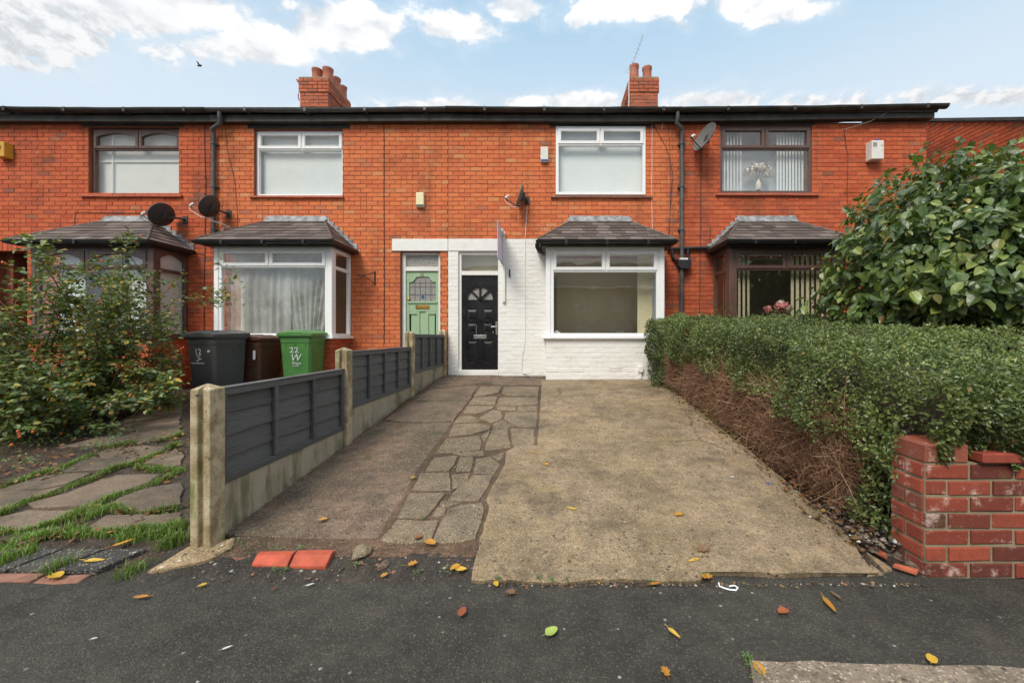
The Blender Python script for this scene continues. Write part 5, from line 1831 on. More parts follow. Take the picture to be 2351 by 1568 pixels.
def grey_print(t, c):
    def tx(s, size, x, z, name, **k):
        return text(s, size, (c.x + x, c.y + front_y(z + size * .35, 1.03) - .001, c.z + z), 'print_white', t, name, .0015, lean=4.6, **k)
    tx('12', .12, -.345, .735, 'house_number')
    m = MB()
    for k, (dx, dz) in enumerate(((-.03, .06), (-.005, .03), (.02, .06), (.0, -.0), (-.03, -.02), (.03, .01))):
        yy = c.y + front_y(.655 + dz, 1.03)
        m.box(c.x - .28 + dx - .012, c.x - .28 + dx + .012, yy - .002, yy + .004, c.z + .655 + dz - .008, c.z + .655 + dz + .008)
    m.build('worn_logo', G['print_white'], t)
    tx('WIN RANDALLS', .034, -.425, .585, 'lettering', sx=.95)
    yy = c.y + front_y(.78, 1.03)
    MB().tube([(c.x - .10, yy + .01, c.z + .78), (c.x - .10, yy - .006, c.z + .78)], .020, 12).build('badge', G['alarm_white'], t)


def green_print(t, c):
    def tx(s, size, x, z, name, **k):
        return text(s, size, (c.x + x, c.y + front_y(z + size * .35, 1.05) - .001, c.z + z), 'print_white', t, name, .0015, lean=4.6, **k)
    tx('22', .13, -.345, .735, 'house_number', sx=1.15)
    tx('W', .17, -.335, .595, 'logo', shear=.25, sx=.9)
    tx('Wigan', .058, -.310, .540, 'lettering', sx=.95)
    tx('Council', .036, -.305, .503, 'lettering', sx=.95)


wheelie_bin('dark grey wheelie bin with 12 painted on its front', (-.839 * 6.0, 6.0), -8.8, 'bin_grey', .03, 1.03, grey_print)
wheelie_bin('green wheelie bin with 22 and a white W logo', (-.5957 * 6.68, 6.68), 6.7, 'bin_green', .02, 1.05, green_print)
bb = wheelie_bin('brown wheelie bin half hidden between the grey and the green bin', (-.724 * 6.62, 6.62), 0, 'bin_brown', .0, .98)
MB().cbox(-4.90, -4.86, 6.610, 6.62, .33 + .62, .33 + .77, .003).build('sticker', G['print_white'], bb)

# ------------------------------------------------------------------ driveway, strip, flags
def z3(zx, zy): return ((600 + zx / 2.2606) / 1.25266, (1050 + zy / 2.2606) / 1.25266)
def z1p(zx, zy): return ((0 + zx / 2.2405) / 1.25266, (1000 + zy / 2.2405) / 1.25266)


def gpt(p, left=False):
    return unproject(p[0], p[1], left)


path = sheet('path', -2.02, 0.2, [2.36, 2.5, 2.9, 3.6, 4.5, 5.5, 6.5, 7.2, 7.99], False, 'joint_earth', -.007, 6)
path['kind'] = 'structure'


def slab(name, poly, parent, mat, th=.045, up=.0, left=False, bev=.006, sub=2, rough=.004):
    """a flag laid on the ground: polygon of ground points, edges broken up a little"""
    pts = []
    n = len(poly)
    for i in range(n):
        a, b = poly[i], poly[(i + 1) % n]
        L = (b - a).length
        k = max(1, int(L / .12)) if sub else 1
        for q in range(k):
            p = a.lerp(b, q / k)
            if q:
                nrm = Vector((b.y - a.y, a.x - b.x, 0)).normalized()
                p = p + nrm * random.gauss(0, rough)
            pts.append(p)
    c = sum(pts, Vector()) / len(pts)
    tx, ty = random.gauss(0, .006), random.gauss(0, .006)
    def z(p): return zg(p.y, left) + up + (p.x - c.x) * tx + (p.y - c.y) * ty
    top = [Vector((p.x, p.y, z(p))) for p in pts]
    inn = []
    for p in top:
        d = (c - p); d.z = 0
        inn.append(p + d.normalized() * bev)
    for k, p in enumerate(inn):
        p.z = z(p) + bev * .7
    bot = [p - Vector((0, 0, th)) for p in top]
    m = len(pts)
    vs = inn + top + bot + [Vector((c.x, c.y, z(c) + bev * .7))]
    fs = [(i, (i + 1) % m, 3 * m) for i in range(m)]
    fs += [(i + m, (i + 1) % m + m, (i + 1) % m, i) for i in range(m)]
    fs += [(i + 2 * m, (i + 1) % m + 2 * m, (i + 1) % m + m, i + m) for i in range(m)]
    return MB().add(vs, fs).build(name, G[mat], parent)


FLAGS = dict(
    A=[(1110, 1140), (1225, 1005), (1400, 1012), (1500, 1010), (1445, 1150), (1290, 1165), (1170, 1160)],
    B=[(1507, 1015), (1560, 932), (1660, 905), (1780, 893), (1795, 940), (1735, 1130), (1640, 1150), (1520, 1160), (1452, 1150)],
    C=[(1225, 995), (1300, 840), (1545, 830), (1500, 890), (1440, 965), (1405, 1000)],
    D=[(1450, 978), (1490, 922), (1545, 925), (1540, 975), (1480, 990)],
    E=[(1550, 880), (1580, 830), (1650, 770), (1720, 712), (1850, 712), (1825, 780), (1760, 880), (1640, 886)],
    F=[(1320, 820), (1375, 706), (1568, 700), (1577, 815), (1440, 822)],
    G=[(1583, 800), (1578, 708), (1700, 697), (1690, 750), (1620, 798)],
    H=[(1405, 695), (1465, 602), (1620, 592), (1600, 650), (1560, 690)],
    I=[(1630, 602), (1720, 592), (1722, 640), (1705, 688), (1603, 693), (1613, 655)],
    J=[(1735, 607), (1830, 592), (1900, 642), (1860, 705), (1717, 700)],
    K=[(1470, 575), (1545, 480), (1760, 462), (1778, 500), (1768, 550), (1620, 570)],
    L=[(1795, 558), (1803, 500), (1842, 422), (1948, 412), (1952, 480), (1966, 538), (1900, 550)],
    M=[(1960, 412), (2122, 417), (2116, 535), (1985, 540), (1965, 480)],
    N=[(1560, 465), (1590, 387), (1740, 377), (1838, 396), (1828, 418), (1700, 453)],
    O=[(1592, 374), (1640, 327), (1708, 327), (1768, 365)],
    P=[(1752, 347), (1850, 292), (1898, 302), (1908, 353), (1840, 378)],
    Q=[(1917, 349), (1927, 307), (2138, 306), (2130, 403), (2000, 398)],
    R=[(1652, 313), (1680, 267), (1858, 264), (1848, 285), (1740, 318)],
    S=[(1872, 260), (1887, 211), (2143, 207), (2141, 256)],
    T=[(1872, 289), (1882, 269), (1999, 266), (1999, 296)],
    U=[(2007, 296), (2007, 266), (2141, 266), (2138, 296)],
    V=[(1687, 256), (1722, 211), (1790, 206), (1878, 206), (1863, 253)],
    W=[(1727, 204), (1766, 142), (1908, 140), (1888, 179), (1790, 198)],
    X=[(1902, 184), (1917, 142), (2148, 141), (2145, 199), (1960, 198)],
    AA=[(1770, 455), (1838, 420), (1798, 498), (1782, 494)], AB=[(1850, 380), (1912, 356), (1995, 400), (1950, 408), (1846, 416)], AC=[(1500, 885), (1545, 878), (1630, 892), (1560, 920), (1500, 915)], AD=[(1590, 815), (1600, 802), (1640, 770), (1640, 768), (1580, 826)],
    Y=[(1560, 562), (1790, 555), (1795, 585), (1640, 590)],
    Z=[(1835, 590), (1920, 562), (1912, 600), (1890, 622)])
FLAGS['E'] = [(1552, 880), (1582, 832), (1650, 772), (1722, 714), (1850, 712), (1825, 780), (1760, 880), (1640, 886)]
for k, poly in FLAGS.items():
    pts = [gpt(z3(*p)) for p in poly]
    cc = sum(pts, Vector()) / len(pts)
    pts = [p + (p - cc).normalized() * -.0045 for p in pts]
    slab('flagstone', pts, path, 'flag_concrete', .05, random.uniform(-.004, .005) - (.004 if k in 'YZ' else 0))

strip = sheet('side_strip', -2.05, -.6, [2.36, 2.6, 3.4, 4.5, 5.5, 6.5, 7.2, 7.99], False, 'soil', -.022, 4)
strip['kind'] = 'structure'
STRIPS = [[(85, 1103), (260, 950), (560, 745), (860, 540), (1130, 368), (1250, 378), (1420, 378), (1585, 374), (1380, 640), (1290, 800), (1190, 950), (1095, 1120), (900, 1122), (600, 1118), (300, 1108)],
          [(1140, 358), (1330, 238), (1500, 235), (1690, 232), (1592, 366), (1420, 372), (1250, 370)],
          [(1345, 231), (1440, 158), (1600, 140), (1752, 128), (1698, 226), (1500, 230)],
          [(1420, 152), (1530, 66), (1700, 60), (2188, 90), (2188, 130), (1900, 128), (1750, 120), (1560, 138)]]
for k, poly in enumerate(STRIPS):
    slab('concrete_slab', [gpt(z3(*p)) for p in poly], strip, 'strip_concrete', .06, -.002 + .004 * (k % 2), rough=.008)

# the big driveway slab: left edge follows the crazy paving, front edge broken away
ledge = [gpt(z3(*p)) for p in [(1700, 1385), (1745, 1160), (1815, 930), (1792, 880), (1845, 780), (1918, 650), (1930, 558), (1975, 546), (2126, 541), (2150, 300), (2160, 140)]]
ledge_y = [p.y for p in ledge] + [7.26]
ledge_x = [p.x + .012 for p in ledge] + [ledge[-1].x]
def redge(y): return float(np.interp(y, [2.1, 2.25, 2.6, 4, 6, 7.26], [1.86, 1.80, 1.90, 1.96, 1.92, 1.86]))
m = MB()
yf = 2.17
rows = np.concatenate([np.linspace(yf, 3.2, 24), np.linspace(3.25, 7.255, 50)])
P = []
nx = 60
for j, y in enumerate(rows):
    xl, xr = float(np.interp(y, ledge_y, ledge_x)), redge(y)
    row = []
    for i in range(nx + 1):
        u = i / nx
        x = xl + (xr - xl) * u
        yy = y
        if j == 0:
            yy = y + .010 * math.sin(u * 23) + random.uniform(-.007, .007) + (.045 if u > .56 else -.01) + .03 * max(0, u - .9) * 10
        row.append(Vector((x + (random.uniform(-.006, .006) if i in (0, nx) else 0), yy, zg(yy) + .012 + .004 * math.sin(x * 3.1 + yy * 2.3))))
    P.append(row)
m.grid(P, False)
edge = [P[0][i] for i in range(nx + 1)]
m.add(edge + [p - Vector((0, -.012, .075)) for p in edge], [(i, i + 1, i + 2 + nx, i + 1 + nx) for i in range(nx)])
le = [P[j][0] for j in range(len(rows))]
m.add(le + [p - Vector((0, 0, .07)) for p in le], [(i, i + 1, i + 1 + len(le), i + len(le)) for i in range(len(le) - 1)])
re_ = [P[j][nx] for j in range(len(rows))]
m.add(re_ + [p - Vector((0, 0, .07)) for p in re_], [(i, i + 1, i + 1 + len(re_), i + len(re_)) for i in range(len(re_) - 1)])
dw = m.build('driveway', G['drive_concrete'])
dw['kind'] = 'structure'
# broken bits at the right front corner of the driveway
for k, poly in enumerate([[(1988, 1262), (2035, 1290), (2048, 1302), (2030, 1305)], [(1998, 1290), (2030, 1312), (1990, 1318)]]):
    slab('broken_concrete', [gpt(p) for p in poly], dw, 'drive_concrete', .05, -.012)

# threshold in front of the driveway: earth, broken kerb bricks, a concrete haunch
m = MB()
P = []
for j in range(9):
    v = j / 8
    row = []
    for i in range(61):
        x = -2.3 + 2.0 * i / 60
        y0 = 2.155 + .02 * math.sin(x * 9) + .012 * math.sin(x * 31)
        y = y0 + (2.52 - y0) * v
        hgt = .012 * math.sin(v * math.pi) + random.uniform(-.006, .007) * (1 if 0 < v < 1 else 0)
        row.append((x, y, float(np.interp(v, [0, .12, 1], [-.006, .004, .035])) + hgt))
    P.append(row)
m.grid(P, False)
so = m.build('earth_strip', G['earth_dark'], None, fix=False)
so['kind'] = 'structure'


def wedge_brick(poly, label, mat, hgt, name='kerb_brick'):
    g = [gpt(p) for p in poly]
    for p in g:
        p.z = 0.012
    a, b, c_, d = g                          # front left, front right, back right, back left
    up = Vector((0, 0, hgt))
    vs = [a, b, c_, d, a + up * .45, b + up * .45, b.lerp(c_, .55) + up, c_ + up, d + up, a.lerp(d, .55) + up]
    fs = [(3, 2, 1, 0), (0, 1, 5, 4), (4, 5, 6, 9), (9, 6, 7, 8), (1, 2, 7, 6, 5), (2, 3, 8, 7), (3, 0, 4, 9, 8)]
    o = MB().add(vs, fs).build(name, G[mat])
    bv = o.modifiers.new('b', 'BEVEL'); bv.width = .006; bv.segments = 2
    return tag(o, label, 'kerb brick', 'kerb bricks in the earth before the driveway')


plain('kerb_red', (.45, .085, .042), .75, .25, 14, .35, grime=.4)
wedge_brick([(577, 1298), (659, 1303), (678, 1270), (597, 1272)], 'bright red kerb brick next to the fence post, in the bare earth', 'kerb_red', .05)
wedge_brick([(664, 1303), (748, 1304), (769, 1268), (684, 1270)], 'bright red kerb brick nearest the crazy paving', 'kerb_red', .052)
for q, lb in (([(905, 1275), (985, 1276), (990, 1262), (910, 1262)], 'worn pinkish kerb brick sunk in front of the crazy paving'),
              ([(1000, 1277), (1062, 1278), (1068, 1262), (1005, 1262)], 'worn kerb brick against the driveway corner'),
              ([(520, 1282), (562, 1284), (566, 1272), (525, 1270)], 'buried dull kerb brick beside the concrete haunch')):
    wedge_brick(q, lb, 'terracotta_dull', .02)
hc = slab('concrete_haunch', [gpt(p, True) for p in [(340, 1318), (378, 1295), (430, 1262), (500, 1252), (540, 1240), (532, 1262), (490, 1285), (450, 1298), (400, 1308)]], None, 'haunch_concrete', .06, .015, True, .012)
tag(hc, 'tan concrete haunch round the foot of the front fence post', 'concrete')

# stones and rubble in the earth
def stone(c, r, mat, name, label=None, cat='stone', group=None, parent=None, squash=.6):
    bm = bmesh.new()
    bmesh.ops.create_icosphere(bm, subdivisions=2, radius=1)
    for v in bm.verts:
        k = 1 + .18 * math.sin(v.co.x * 3.1 + r * 90) + .15 * math.sin(v.co.y * 4.3 + r * 50) + random.uniform(-.05, .05)
        v.co = Vector((v.co.x * k * r[0] if hasattr(r, '__len__') else v.co.x * k * r, v.co.y * k * (r[1] if hasattr(r, '__len__') else r), v.co.z * k * (r[2] if hasattr(r, '__len__') else r * squash)))
    me = bpy.data.meshes.new(name)
    bm.to_mesh(me)
    bm.free()
    me.materials.append(G[mat])
    o = link(name, me, parent, Vector(c))
    return tag(o, label, cat if label else None, group)


def gstone(x, y, rpx, mat, label, asp=.7):
    p = gpt((x, y))
    r = rpx * p.y / FPX
    bm_r = r
    bm = bmesh.new()
    bmesh.ops.create_icosphere(bm, subdivisions=2, radius=1)
    s = random.uniform(0, 6)
    for v in bm.verts:
        k = 1 + .16 * math.sin(v.co.x * 3.1 + s) + .14 * math.sin(v.co.y * 4.3 + s * 2) + random.uniform(-.05, .05)
        v.co = Vector((v.co.x * k * r, v.co.y * k * r * asp, v.co.z * k * r * .5))
    me = bpy.data.meshes.new('stone')
    bm.to_mesh(me); bm.free()
    me.materials.append(G[mat])
    o = link('stone', me, None, p + Vector((0, 0, r * .12)))
    o.rotation_euler.z = random.uniform(0, 3)
    return tag(o, label, 'stone', 'loose stones by the driveway')


gstone(828, 1272, 26, 'flag_concrete', 'flat concrete lump half sunk in the earth before the paving', .8)
gstone(880, 1303, 20, 'strip_concrete', 'pale broken stone at the asphalt edge before the paving', .5)
gstone(2102, 1302, 18, 'strip_concrete', 'brown cobble at the foot of the brick wall', .7)
gstone(1529, 1329, 9, 'strip_concrete', 'small brown stone at the notch in the driveway front', .8)
gstone(503, 1252, 6, 'kerb_concrete', 'grey pebble beside the front fence post', .8)

# garden flags to the left of the fence, with the dark pavers at the pavement
gp = sheet('garden_path', -4.9, -2.18, [2.3, 2.6, 3.2, 4, 5, 6, 6.2], True, 'soil', -.012, 8)
gp['kind'] = 'structure'
GF = [[(-60, 1080), (-40, 930), (270, 922), (420, 890), (300, 945), (100, 1010)],
      [(-40, 925), (290, 822), (590, 808), (430, 880), (280, 914)],
      [(300, 800), (480, 742), (680, 657), (930, 632), (1090, 640), (880, 733), (640, 788)],
      [(925, 745), (1025, 692), (1165, 652), (1165, 758), (1085, 768)],
      [(430, 940), (620, 866), (760, 824), (1035, 818), (940, 878), (720, 946), (560, 1015), (380, 1028), (220, 1035), (180, 1005)],
      [(-40, 1190), (-40, 1105), (180, 1052), (460, 1050), (535, 1052), (400, 1108), (200, 1166)],
      [(765, 970), (950, 904), (1165, 872), (1165, 1008), (960, 1056), (760, 1062), (665, 1048)],
      [(565, 1160), (682, 1085), (900, 1078), (1165, 1064), (1165, 1118), (900, 1176), (605, 1196)],
      [(380, 640), (700, 562), (760, 502), (1165, 442), (1165, 560), (900, 618)],
      [(760, 495), (900, 430), (1165, 385), (1165, 436)],
      [(-300, 1060), (-200, 935), (-50, 932), (-70, 1080)],
      [(-300, 1250), (-280, 1120), (-50, 1108), (-50, 1195)]]
for poly in GF:
    slab('flagstone', [gpt(z1p(*p), True) for p in poly], gp, 'garden_flag', .05, .004, True, rough=.012)
gx = gpt(z1p(190, 1330), True)
for k in range(7):
    xa = -4.05 + k * .255
    for row, (ya, yb_) in enumerate(((2.235, 2.42),)):
        sk = .10
        q = [Vector((xa + .012, ya, 0)), Vector((xa + .243, ya, 0)), Vector((xa + .243 + sk, yb_, 0)), Vector((xa + .012 + sk, yb_, 0))]
        if q[1].x < -2.52:
            slab('paver', q, gp, 'paver_dark', .05, .012, True, rough=.003)
for k in range(6):
    xa = -4.1 + k * .26
    slab('edging_brick', [Vector((xa + .006, 2.165, 0)), Vector((xa + .25, 2.165, 0)), Vector((xa + .25, 2.228, 0)), Vector((xa + .006, 2.228, 0))], gp, 'terracotta_dull', .05, -.004 + random.uniform(-.006, .004), True, rough=.006)

# slab let into the pavement near the camera
ks = slab('pavement_slab', [gpt(p) for p in [(1722, 1524), (2500, 1536), (2700, 1750), (1735, 1720)]], pave, 'kerb_concrete', .05, .008, rough=.004)

# ------------------------------------------------------------------ brick garden wall at the pavement
gwall = empty('garden_wall', (2.06, 2.2, 0), 'low red brick garden wall with tile coping, at the end of the hedge', 'wall')
wx0, wx1, wy0, wy1 = 2.062, 4.6, 2.20, 2.43
GC = .0905
HT = 7 * GC + .005
c = MB().box(wx0 + .010, wx1, wy0 + .010, wy1 - .004, -.1, HT - .004).build('core', G['mortar_pale'], gwall)
B = Bricks(gwall)
B.face(c, 'x', wx0 + .002, wx1, 0, HT - .005, wy0, 'brick_garden', phase=wx0, COURSE=GC, PITCH=.247, J=.017)
B.face(c, 'y', wy0 + .012, wy1, 0, HT - .005, wx0, 'brick_garden', rot=-90, phase=wy0 - .118, COURSE=GC, PITCH=.247, J=.017)
B.items = [it for it in B.items if not (it[2] == -90 and it[3] < .05)]
B.finish(300, centre=(2.2, .3))
for k in range(3):                                                  # bricks laid on end at the corner, under the hedge
    xa = wx0 + .004 + k * .082
    MB().cbox(xa, xa + .074, wy0 + .002, wy1, HT - .002, HT + .098, .006).build('brick', brick_mesh('brick_garden', k).materials[0], c)
for k in range(8):
    xa = wx0 + .285 + k * .30
    MB().cbox(xa, xa + .295, wy0 - .035, wy1 + .03, HT + .004, HT + .060, .008).build('coping_tile', G['coping_red'], gwall)
# ------------------------------------------------------------------ leaves
# templates: x across, y along the leaf, z up
T_SMALL = (np.array([(0, 0, 0), (.5, .45, .12), (0, 1, -.06), (-.5, .45, .12)]), np.array([(0, 1, 2), (0, 2, 3)]))
T_MID = (np.array([(0, 0, 0), (0, .33, -.02), (0, .68, -.05), (0, 1, -.16), (.40, .22, .09), (.50, .50, .08), (.30, .80, -.02), (-.40, .22, .09), (-.50, .50, .08), (-.30, .80, -.02)]),
         np.array([(0, 4, 1), (1, 4, 5), (1, 5, 2), (2, 5, 6), (2, 6, 3), (0, 1, 7), (1, 8, 7), (1, 2, 8), (2, 9, 8), (2, 3, 9)]))


def frames(fwd, nrm):
    f = fwd / np.linalg.norm(fwd, axis=1, keepdims=True)
    s = np.cross(f, nrm)
    s /= np.linalg.norm(s, axis=1, keepdims=True) + 1e-9
    n = np.cross(s, f)
    return s, f, n


def leaf_arrays(tpl, pos, fwd, nrm, ln, wd):
    tv, tf = tpl
    s, f, n = frames(fwd, nrm)
    V = pos[:, None, :] + tv[None, :, 0:1] * wd[:, None, None] * s[:, None, :] + tv[None, :, 1:2] * ln[:, None, None] * f[:, None, :] + tv[None, :, 2:3] * ln[:, None, None] * n[:, None, :]
    F = tf[None] + (np.arange(len(pos)) * len(tv))[:, None, None]
    return V.reshape(-1, 3), F.reshape(-1, 3)


def leaf_stuff(name, tpl, pos, fwd, nrm, ln, wd, mat, parent, kind='stuff'):
    V, F = leaf_arrays(tpl, pos, fwd, nrm, ln, wd)
    V = V - np.array(wloc(parent)) if parent is not None else V
    o = link(name, raw_mesh(name, V, F, G[mat]), parent)
    if kind:
        o['kind'] = kind
    return o


LEAF_ME = {}


def leaf_parts(name, tpl, pos, fwd, nrm, ln, wd, mat, parent):
    key = (name, mat)
    if key not in LEAF_ME:
        LEAF_ME[key] = raw_mesh(name, tpl[0], tpl[1], G[mat])
    s, f, n = frames(fwd, nrm)
    w = wloc(parent)
    for i in range(len(pos)):
        o = link(name, LEAF_ME[key], parent)
        M = Matrix(((s[i, 0], f[i, 0], n[i, 0], 0), (s[i, 1], f[i, 1], n[i, 1], 0), (s[i, 2], f[i, 2], n[i, 2], 0), (0, 0, 0, 1))) @ Matrix.Diagonal((wd[i], ln[i], ln[i], 1))
        M.translation = Vector(pos[i]) - w
        o.matrix_local = M


def unit(n, bias=(0, 0, 0), s=1.0):
    v = rng.normal(0, s, (n, 3)) + np.array(bias)
    return v / (np.linalg.norm(v, axis=1, keepdims=True) + 1e-9)


def split_leaves(tpl, pos, fwd, nrm, ln, wd, mat, parent, n_parts=300, partname='leaf', stuffname='foliage', bias=None):
    d = np.linalg.norm(pos - np.array([0, 0, EYE]), axis=1)
    if bias is not None:
        d = d + bias(pos)
    ix = np.argsort(d)
    a, b = ix[:n_parts], ix[n_parts:]
    leaf_parts(partname, tpl, pos[a], fwd[a], nrm[a], ln[a], wd[a], mat, parent)
    leaf_stuff(stuffname, tpl, pos[b], fwd[b], nrm[b], ln[b], wd[b], mat, parent)


def vnoise(p, f, seed):
    """cheap smooth noise of points, about -1..1"""
    r = np.random.default_rng(seed)
    out = np.zeros(len(p))
    for k in range(5):
        d = r.normal(0, 1, 3) * f * (1 + .5 * k)
        out += np.sin(p @ d + r.uniform(0, 6.28)) / (1 + .35 * k)
    return out / 2.2


# ------------------------------------------------------------------ the trimmed hedge
hedge = empty('hedge', (2.7, 4.8, .3), 'trimmed small leaved hedge with a bare brown twiggy side facing the driveway', 'hedge')


def hx(y): return np.interp(y, [2.25, 2.5, 3.2, 4.4, 5.6, 6.4, 7.0], [2.12, 2.13, 2.10, 2.08, 2.06, 1.96, 1.84])
def htop(y): return np.interp(y, [2.2, 2.6, 3.2, 4.0, 5.0, 6.0, 6.8, 7.1], [1.10, 1.20, 1.28, 1.37, 1.47, 1.58, 1.64, 1.58])
def zgv(y): return np.interp(y, [a for a, _ in GM], [b for _, b in GM])


def hedge_leaves():
    P, N = [], []
    # side towards the driveway
    n = 46000
    y = 2.35 + 4.7 * rng.random(n) ** .9
    v = rng.random(n)
    z = zgv(y) + v * (htop(y) - zgv(y))
    p = np.stack([hx(y), y, z], 1)
    bulge = .13 * vnoise(p, 2.6, 3) + .07 * vnoise(p, 7, 4)
    out = .05 + .12 * np.sin(np.clip(v, 0, 1) * math.pi) * np.clip(1 - abs(v - .75), 0, 1) + bulge
    # bare area: leafless below a wandering line
    hb = np.interp(y, [2.35, 2.6, 2.95, 3.3, 4.2, 5.2, 5.75, 5.95, 7.1], [.02, .10, .36, .50, .56, .56, .42, .0, -.2]) + .09 * vnoise(p, 5, 8) + .05 * vnoise(p, 14, 9)
    keep = (v > hb) | (rng.random(n) < .022) | ((vnoise(p, 6, 31) > .62) & (rng.random(n) < .65) & (y < 4.3))
    p[:, 0] -= out * np.where(v > hb, 1, .3)
    p[:, 0] += rng.exponential(.05, n)
    P.append(p[keep]); N.append(np.tile([-1, -.15, .35], (keep.sum(), 1)))
    # top
    n = 50000
    y = 2.32 + 4.8 * rng.random(n)
    x = hx(y) + (rng.random(n) ** 1.3) * 2.0
    p = np.stack([x, y, htop(y)], 1)
    k = np.clip((x - hx(y)) / .30, 0, 1)
    p[:, 2] += .075 * vnoise(p, 2.4, 5) + .05 * vnoise(p, 7, 6) - .10 * (1 - k) ** 2 - np.where(y < 2.6, (2.6 - y) * .6, 0)
    p[:, 2] -= rng.exponential(.035, n)
    P.append(p); N.append(np.tile([-.2, -.35, 1], (n, 1)))
    # front end, hanging over the wall
    n = 22000
    x = 2.12 + 2.3 * rng.random(n)
    v = rng.random(n)
    zb = .675 + .05 * np.sin(x * 7) + .035 * np.sin(x * 19) - .12 * (x < 2.20) + np.where(abs(x - 2.36) < .12, .03, 0)
    z = zb + v * (1.12 - zb)
    yy = 2.27 - .13 * np.sin(np.clip(v, 0, 1) * math.pi * .8)
    p = np.stack([x, yy, z], 1)
    p[:, 1] -= .06 * vnoise(p, 5, 11) + .03 * vnoise(p, 13, 12)
    p[:, 1] += rng.exponential(.05, n)
    P.append(p); N.append(np.tile([-.15, -1, .4], (n, 1)))
    # far end by the bay
    n = 7000
    x = 1.75 + 1.2 * rng.random(n)
    v = rng.random(n)
    p = np.stack([x, np.full(n, 7.12), .56 + v * (1.62 - .56)], 1)
    p[:, 1] += .05 * vnoise(p, 6, 14)
    P.append(p); N.append(np.tile([-.3, .8, .4], (n, 1)))
    return np.concatenate(P), np.concatenate(N)


p, n = hedge_leaves()
N_ = len(p)
nr = n / np.linalg.norm(n, axis=1, keepdims=True) + rng.normal(0, .55, (N_, 3))
fw = np.cross(nr, rng.normal(0, 1, (N_, 3))) + n * .5
ln = .017 + .022 * rng.random(N_)
leaf_stuff('foliage', T_SMALL, p, fw, nr, ln, ln * .62, 'leaf_hedge', hedge)
# shoots that stand above the trimmed top
pp, ff = [], []
st = MB()
for k in range(90):
    y = random.uniform(2.6, 6.9) if k > 14 else random.uniform(6.0, 6.9)
    x = float(hx(y)) + random.uniform(.05, 1.2)
    z = float(htop(y))
    h = random.uniform(.06, .16) if k > 7 else random.uniform(.16, .34)
    t0 = Vector((x, y, z - .05))
    t1 = t0 + Vector((random.uniform(-.04, .04), random.uniform(-.04, .04), h + .05))
    st.tube([t0, t1], [.003, .0015], 4)
    for q in range(int(h / .022) + 2):
        for sgn in (-1, 1):
            a = q * 1.57
            c = t0.lerp(t1, .25 + .75 * q / (int(h / .022) + 2))
            pp.append(c); ff.append((sgn * math.cos(a), sgn * math.sin(a), .5))
pp, ff = np.array([tuple(v) for v in pp]), np.array(ff)
l2 = rng.uniform(.018, .030, len(pp))
leaf_stuff('shoot_leaves', T_SMALL, pp, ff, unit(len(pp), (0, 0, 1.2), .3), l2, l2 * .6, 'leaf_hedge', hedge)
st.build('shoot', G['cane'], hedge)['kind'] = 'stuff'
# the twiggy inside: dark core set well back and thousands of thin twigs
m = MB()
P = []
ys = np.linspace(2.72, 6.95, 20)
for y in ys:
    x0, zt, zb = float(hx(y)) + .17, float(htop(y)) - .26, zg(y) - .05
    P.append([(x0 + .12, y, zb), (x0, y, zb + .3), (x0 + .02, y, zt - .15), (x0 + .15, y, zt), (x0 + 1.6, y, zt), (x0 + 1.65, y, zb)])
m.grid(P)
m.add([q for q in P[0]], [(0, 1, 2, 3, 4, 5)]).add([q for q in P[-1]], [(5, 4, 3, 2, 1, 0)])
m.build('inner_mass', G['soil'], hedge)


def twigs(n, parent):
    V, F = [], []
    k = 3
    for i in range(n):
        y = random.uniform(2.75, 6.35)
        v = random.random() ** 1.1 * (.62 if y < 5.4 else .50)
        z = zg(y) + v * (float(htop(y)) - zg(y))
        x = float(hx(y)) + random.uniform(-.05, .10) - .05 * math.sin(v * 4)
        L = random.uniform(.06, .24)
        d = Vector((random.gauss(-.15, .28), random.gauss(0, 1.0), random.gauss(.02, .50))).normalized()
        bend = Vector((random.gauss(-.05, .12), random.gauss(0, .25), random.gauss(.05, .38)))
        r = random.uniform(.0012, .0030) if i % 22 else random.uniform(.004, .007)
        pts = [Vector((x, y, z)) + d * (L * q / 3) + bend * (L * (q / 3) ** 2) for q in range(4)]
        a = d.orthogonal().normalized(); b = d.cross(a)
        o = len(V)
        for q, c in enumerate(pts):
            rr = r * (1 - .22 * q)
            for s in range(k):
                an = 2 * math.pi * s / k
                V.append(tuple(c + (a * math.cos(an) + b * math.sin(an)) * rr))
        for q in range(3):
            for s in range(k):
                F.append((o + q * k + s, o + q * k + (s + 1) % k, o + (q + 1) * k + (s + 1) % k, o + (q + 1) * k + s))
    V = np.array(V) - np.array(wloc(parent))
    o = link('twigs', raw_mesh('twigs', V, np.array(F), G['twig'], True), parent)
    o['kind'] = 'stuff'


twigs(26000, hedge)
for k in range(14):                                                 # pale stems that show in the bare side
    y = 2.9 + 3.2 * k / 13 + random.uniform(-.1, .1)
    x = float(hx(y)) + random.uniform(-.03, .05)
    z0 = zg(y)
    pts = [Vector((x + .06, y, z0))]
    for q in range(5):
        pts.append(pts[-1] + Vector((random.uniform(-.035, .03), random.uniform(-.09, .09), random.uniform(.10, .19))))
    MB().tube(pts, [.011, .010, .009, .007, .006, .004], 6).build('stem', G['bark'], hedge)

